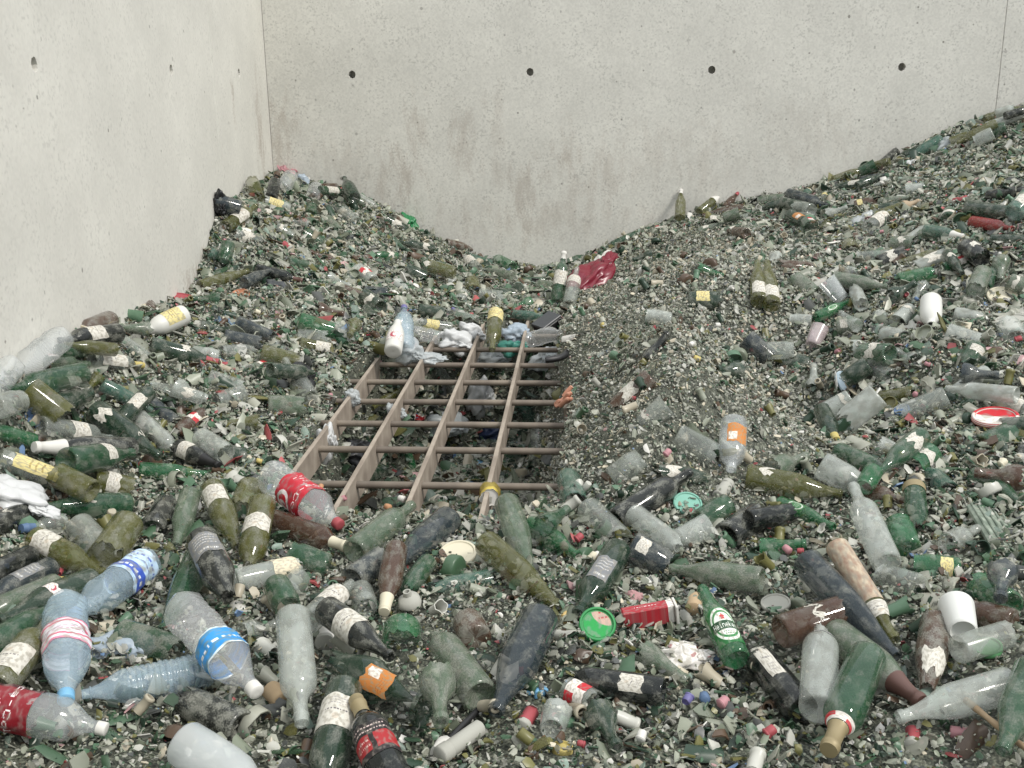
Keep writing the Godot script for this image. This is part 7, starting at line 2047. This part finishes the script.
func tone(r: RandomNumberGenerator) -> int:
	var total := 0.0
	for t in shard_tones:
		total += t[3]
	var x := r.randf() * total
	for i in shard_tones.size():
		x -= shard_tones[i][3]
		if x <= 0:
			return i
	return 0


func in_view(p: Vector3) -> bool:
	# generous: keeps a strip beside the frame
	var d := -p.z * cos(deg_to_rad(16)) + (1.3 - p.y) * sin(deg_to_rad(16))
	return d > 0.9 and absf(p.x) < d * .60 + .35 and p.x > -1.6 and p.z > -7.43 + (p.x + 1.63) * .0875 + .02


func build_cullet() -> void:
	var r := RandomNumberGenerator.new()
	r.seed = 99
	var coat := StandardMaterial3D.new()
	coat.resource_name = "broken_glass"
	coat.vertex_color_use_as_albedo = true
	coat.roughness = 0.38
	coat.transparency = BaseMaterial3D.TRANSPARENCY_ALPHA
	coat.metallic_specular = 0.5
	var root := thing("glass_cullet", "loose broken glass covering the whole heap", "cullet")
	root.set_meta("kind", "stuff")
	var kinds := []
	for k in 13:
		kinds.append(shard_mesh(100 + k, [.50, .6, 1.0, 2.6, .5, .7, 1.4, .45, .8, .55, .36, .38, .42][k], [.11, .13, .10, .12, .15, .09, .14, .12, .10, .18, .05, .06, .05][k], [1.0, 1.4, 1.2, 1.0, 1.7, 1.3, .9, 1.2, 2.2, 1.1, 1.3, 1.8, 1.1][k]))
	var where := []
	var tint := []
	for k in 13:
		where.append([])
		tint.append([])
	var singles := []
	var tries := 0
	var total := 0
	while total < 380000 and tries < 1200000:
		tries += 1
		var x := r.randf_range(-1.6, 4.4)
		var z := -1.35 - 6.1 * pow(r.randf(), 0.85)
		var y := smooth_height(x, z)
		if not in_view(Vector3(x, y, z)):
			continue
		var h := height(x, z)
		var steep := pit_distance(x, z)
		# coarse and fine drifts
		var drift := rough_noise.get_noise_2d(x * .9 + 70.0, z * .9)
		var s := .0100 * exp(r.randfn(0, .56)) * (1.0 + .6 * drift)
		var ridge := Vector2(x, z).distance_to(Geometry2D.get_closest_point_to_segment(Vector2(x, z), Vector2(.62, -3.6), Vector2(.95, -6.3)))
		var fine := clampf((.75 - ridge) / .3, 0, 1)
		var near := clampf((z + 3.6) / .6, 0, 1)
		s *= (1.0 - .28 * fine) * (1.0 - .2 * near)
		s = clampf(s, .005, .06 - .03 * fine)
		if h < -.2:
			s *= 1.6
		var tubular := r.randf() < lerpf(.009, .004, near) * (1.0 - fine)
		if tubular:
			s = r.randf_range(.04, lerpf(.085, .06, near))
		var n := slope_normal(x, z) if steep > .2 else Vector3.UP
		n = (n + Vector3(r.randfn(0, .75), r.randfn(0, .4), r.randfn(0, .75))).normalized()
		var b := Basis(Quaternion(Vector3.UP, n)) if n.y > -.99 else Basis()
		b = b * Basis(Vector3.UP, r.randf() * TAU)
		var t := Transform3D(b.scaled_local(Vector3(s, s, s)) if false else b * Basis.from_scale(Vector3(s, s, s)), Vector3(x, h + r.randf_range(-.014, .012) + s * .12, z))
		var c := tone(r)
		if r.randf() < fine * .5:
			c = [0, 0, 1, 2, 12][r.randi_range(0, 4)]
		total += 1
		if (s > .027 or tubular) and z > -3.5 and singles.size() < 300 and absf(x) < -z * .5 and c < 13:
			singles.append([t, c, r.randi_range(10, 12) if tubular else r.randi_range(0, 9), s])
			continue
		var k := r.randi_range(10, 12) if tubular else r.randi_range(0, 9)
		where[k].append(t)
		var q: Array = shard_tones[c]
		var f := r.randf_range(.72, 1.28)
		tint[k].append(Color(q[0] * f, q[1] * f, q[2] * f, [.66, .8, .6, .85, .8, .9, .8, .9, .6, .75, .9, 1, 1, 1, 1, 1][c]))
	for k in 13:
		var mm := MultiMesh.new()
		mm.transform_format = MultiMesh.TRANSFORM_3D
		mm.use_colors = true
		mm.mesh = kinds[k]
		mm.instance_count = where[k].size()
		for i in where[k].size():
			mm.set_instance_transform(i, where[k][i])
			mm.set_instance_color(i, tint[k][i])
		var o := MultiMeshInstance3D.new()
		o.name = "shard_layer"
		o.multimesh = mm
		o.material_override = coat
		root.add_child(o, true)
		o.set_meta("kind", "stuff")
	# snapped necks, bases and stubs, too many and too small to pick out
	var stubs := [lathe([[.0105, 0], [.0145, 0], [.0155, .02], [.0142, .045], [.0168, .047], [.0168, .055], [.0145, .057], [.0105, .057], [.0105, .0]], 0, 0, 1, 16),
		lathe([[0, .006], [.03, 0], [.036, .006], [.036, .03, 2], [.033, .03, 2], [.033, .011], [0, .011]], 0, .02, 2, 18),
		lathe([[.0112, .004, 1], [.0145, .002, 1], [.016, .03], [.021, .05, 2], [.018, .05, 2], [.0125, .03], [.0112, .004, 1]], .008, .016, 3, 16),
		lathe([[0, .001], [.012, 0], [.013, .003], [.0125, .032], [.011, .034], [0, .033]], 0, 0, 4, 12, .2)]
	for k in 4:
		var mm := MultiMesh.new()
		mm.transform_format = MultiMesh.TRANSFORM_3D
		mm.use_colors = true
		mm.mesh = stubs[k]
		var list := []
		while list.size() < [300, 150, 300, 200][k]:
			var x := r.randf_range(-1.55, 4.2)
			var z := -1.5 - 5.8 * pow(r.randf(), 0.9)
			if not in_view(Vector3(x, smooth_height(x, z), z)) or pit_distance(x, z) < .08:
				continue
			list.append(Vector3(x, height(x, z) + r.randf_range(-.004, .014), z))
		mm.instance_count = list.size()
		for i in list.size():
			var b := Basis.from_euler(Vector3(r.randf_range(.5, 2.4), r.randf() * TAU, r.randf_range(-.5, .5))) * Basis.from_scale(Vector3.ONE * r.randf_range(.7, 1.05))
			mm.set_instance_transform(i, Transform3D(b, list[i]))
			var q: Array = shard_tones[[0, 1, 3, 4, 5, 6, 7, 9, 12, 2][r.randi_range(0, 9)]]
			mm.set_instance_color(i, Color(q[0], q[1], q[2], .9))
		var o := MultiMeshInstance3D.new()
		o.name = "stub_layer"
		o.multimesh = mm
		o.material_override = coat
		root.add_child(o, true)
		o.set_meta("kind", "stuff")
	# the larger single pieces in front
	var single_mats := []
	for q in shard_tones:
		var m := StandardMaterial3D.new()
		m.resource_name = "shard_glass"
		m.albedo_color = lin(q[0], q[1], q[2], .72)
		m.transparency = BaseMaterial3D.TRANSPARENCY_ALPHA
		m.roughness = 0.2
		single_mats.append(m)
	for s in singles:
		var o := MeshInstance3D.new()
		o.name = numbered("glass_shard")
		o.mesh = kinds[s[2]]
		o.material_override = single_mats[s[1]]
		add_child(o)
		o.transform = s[0]
		tag(o, shard_label(s[0].origin, ("large " if s[3] > .042 else "small " if s[3] < .030 else "") + ("curved " if s[2] > 9 else "long " if s[2] in [1, 4, 8] else "") + shard_words[s[1]]), "shard", "loose shards of the front litter")


func shard_label(p: Vector3, word: String) -> String:
	var best := 1e9
	var found := []
	for l in landmarks:
		var d := Vector2(p.x - l[1], p.z - l[2]).length()
		if d < best:
			best = d
			found = l
	var dx: float = p.x - found[1]
	var dz: float = p.z - found[2]
	var side := "in front of" if dz > absf(dx) else "behind" if -dz > absf(dx) else "right of" if dx > 0 else "left of"
	var text := "%s glass shard %s %s" % [word, side, found[0]]
	return text if text.split(" ").size() <= 16 else "%s shard %s %s" % [word.split(" ")[-1], side, found[0]]
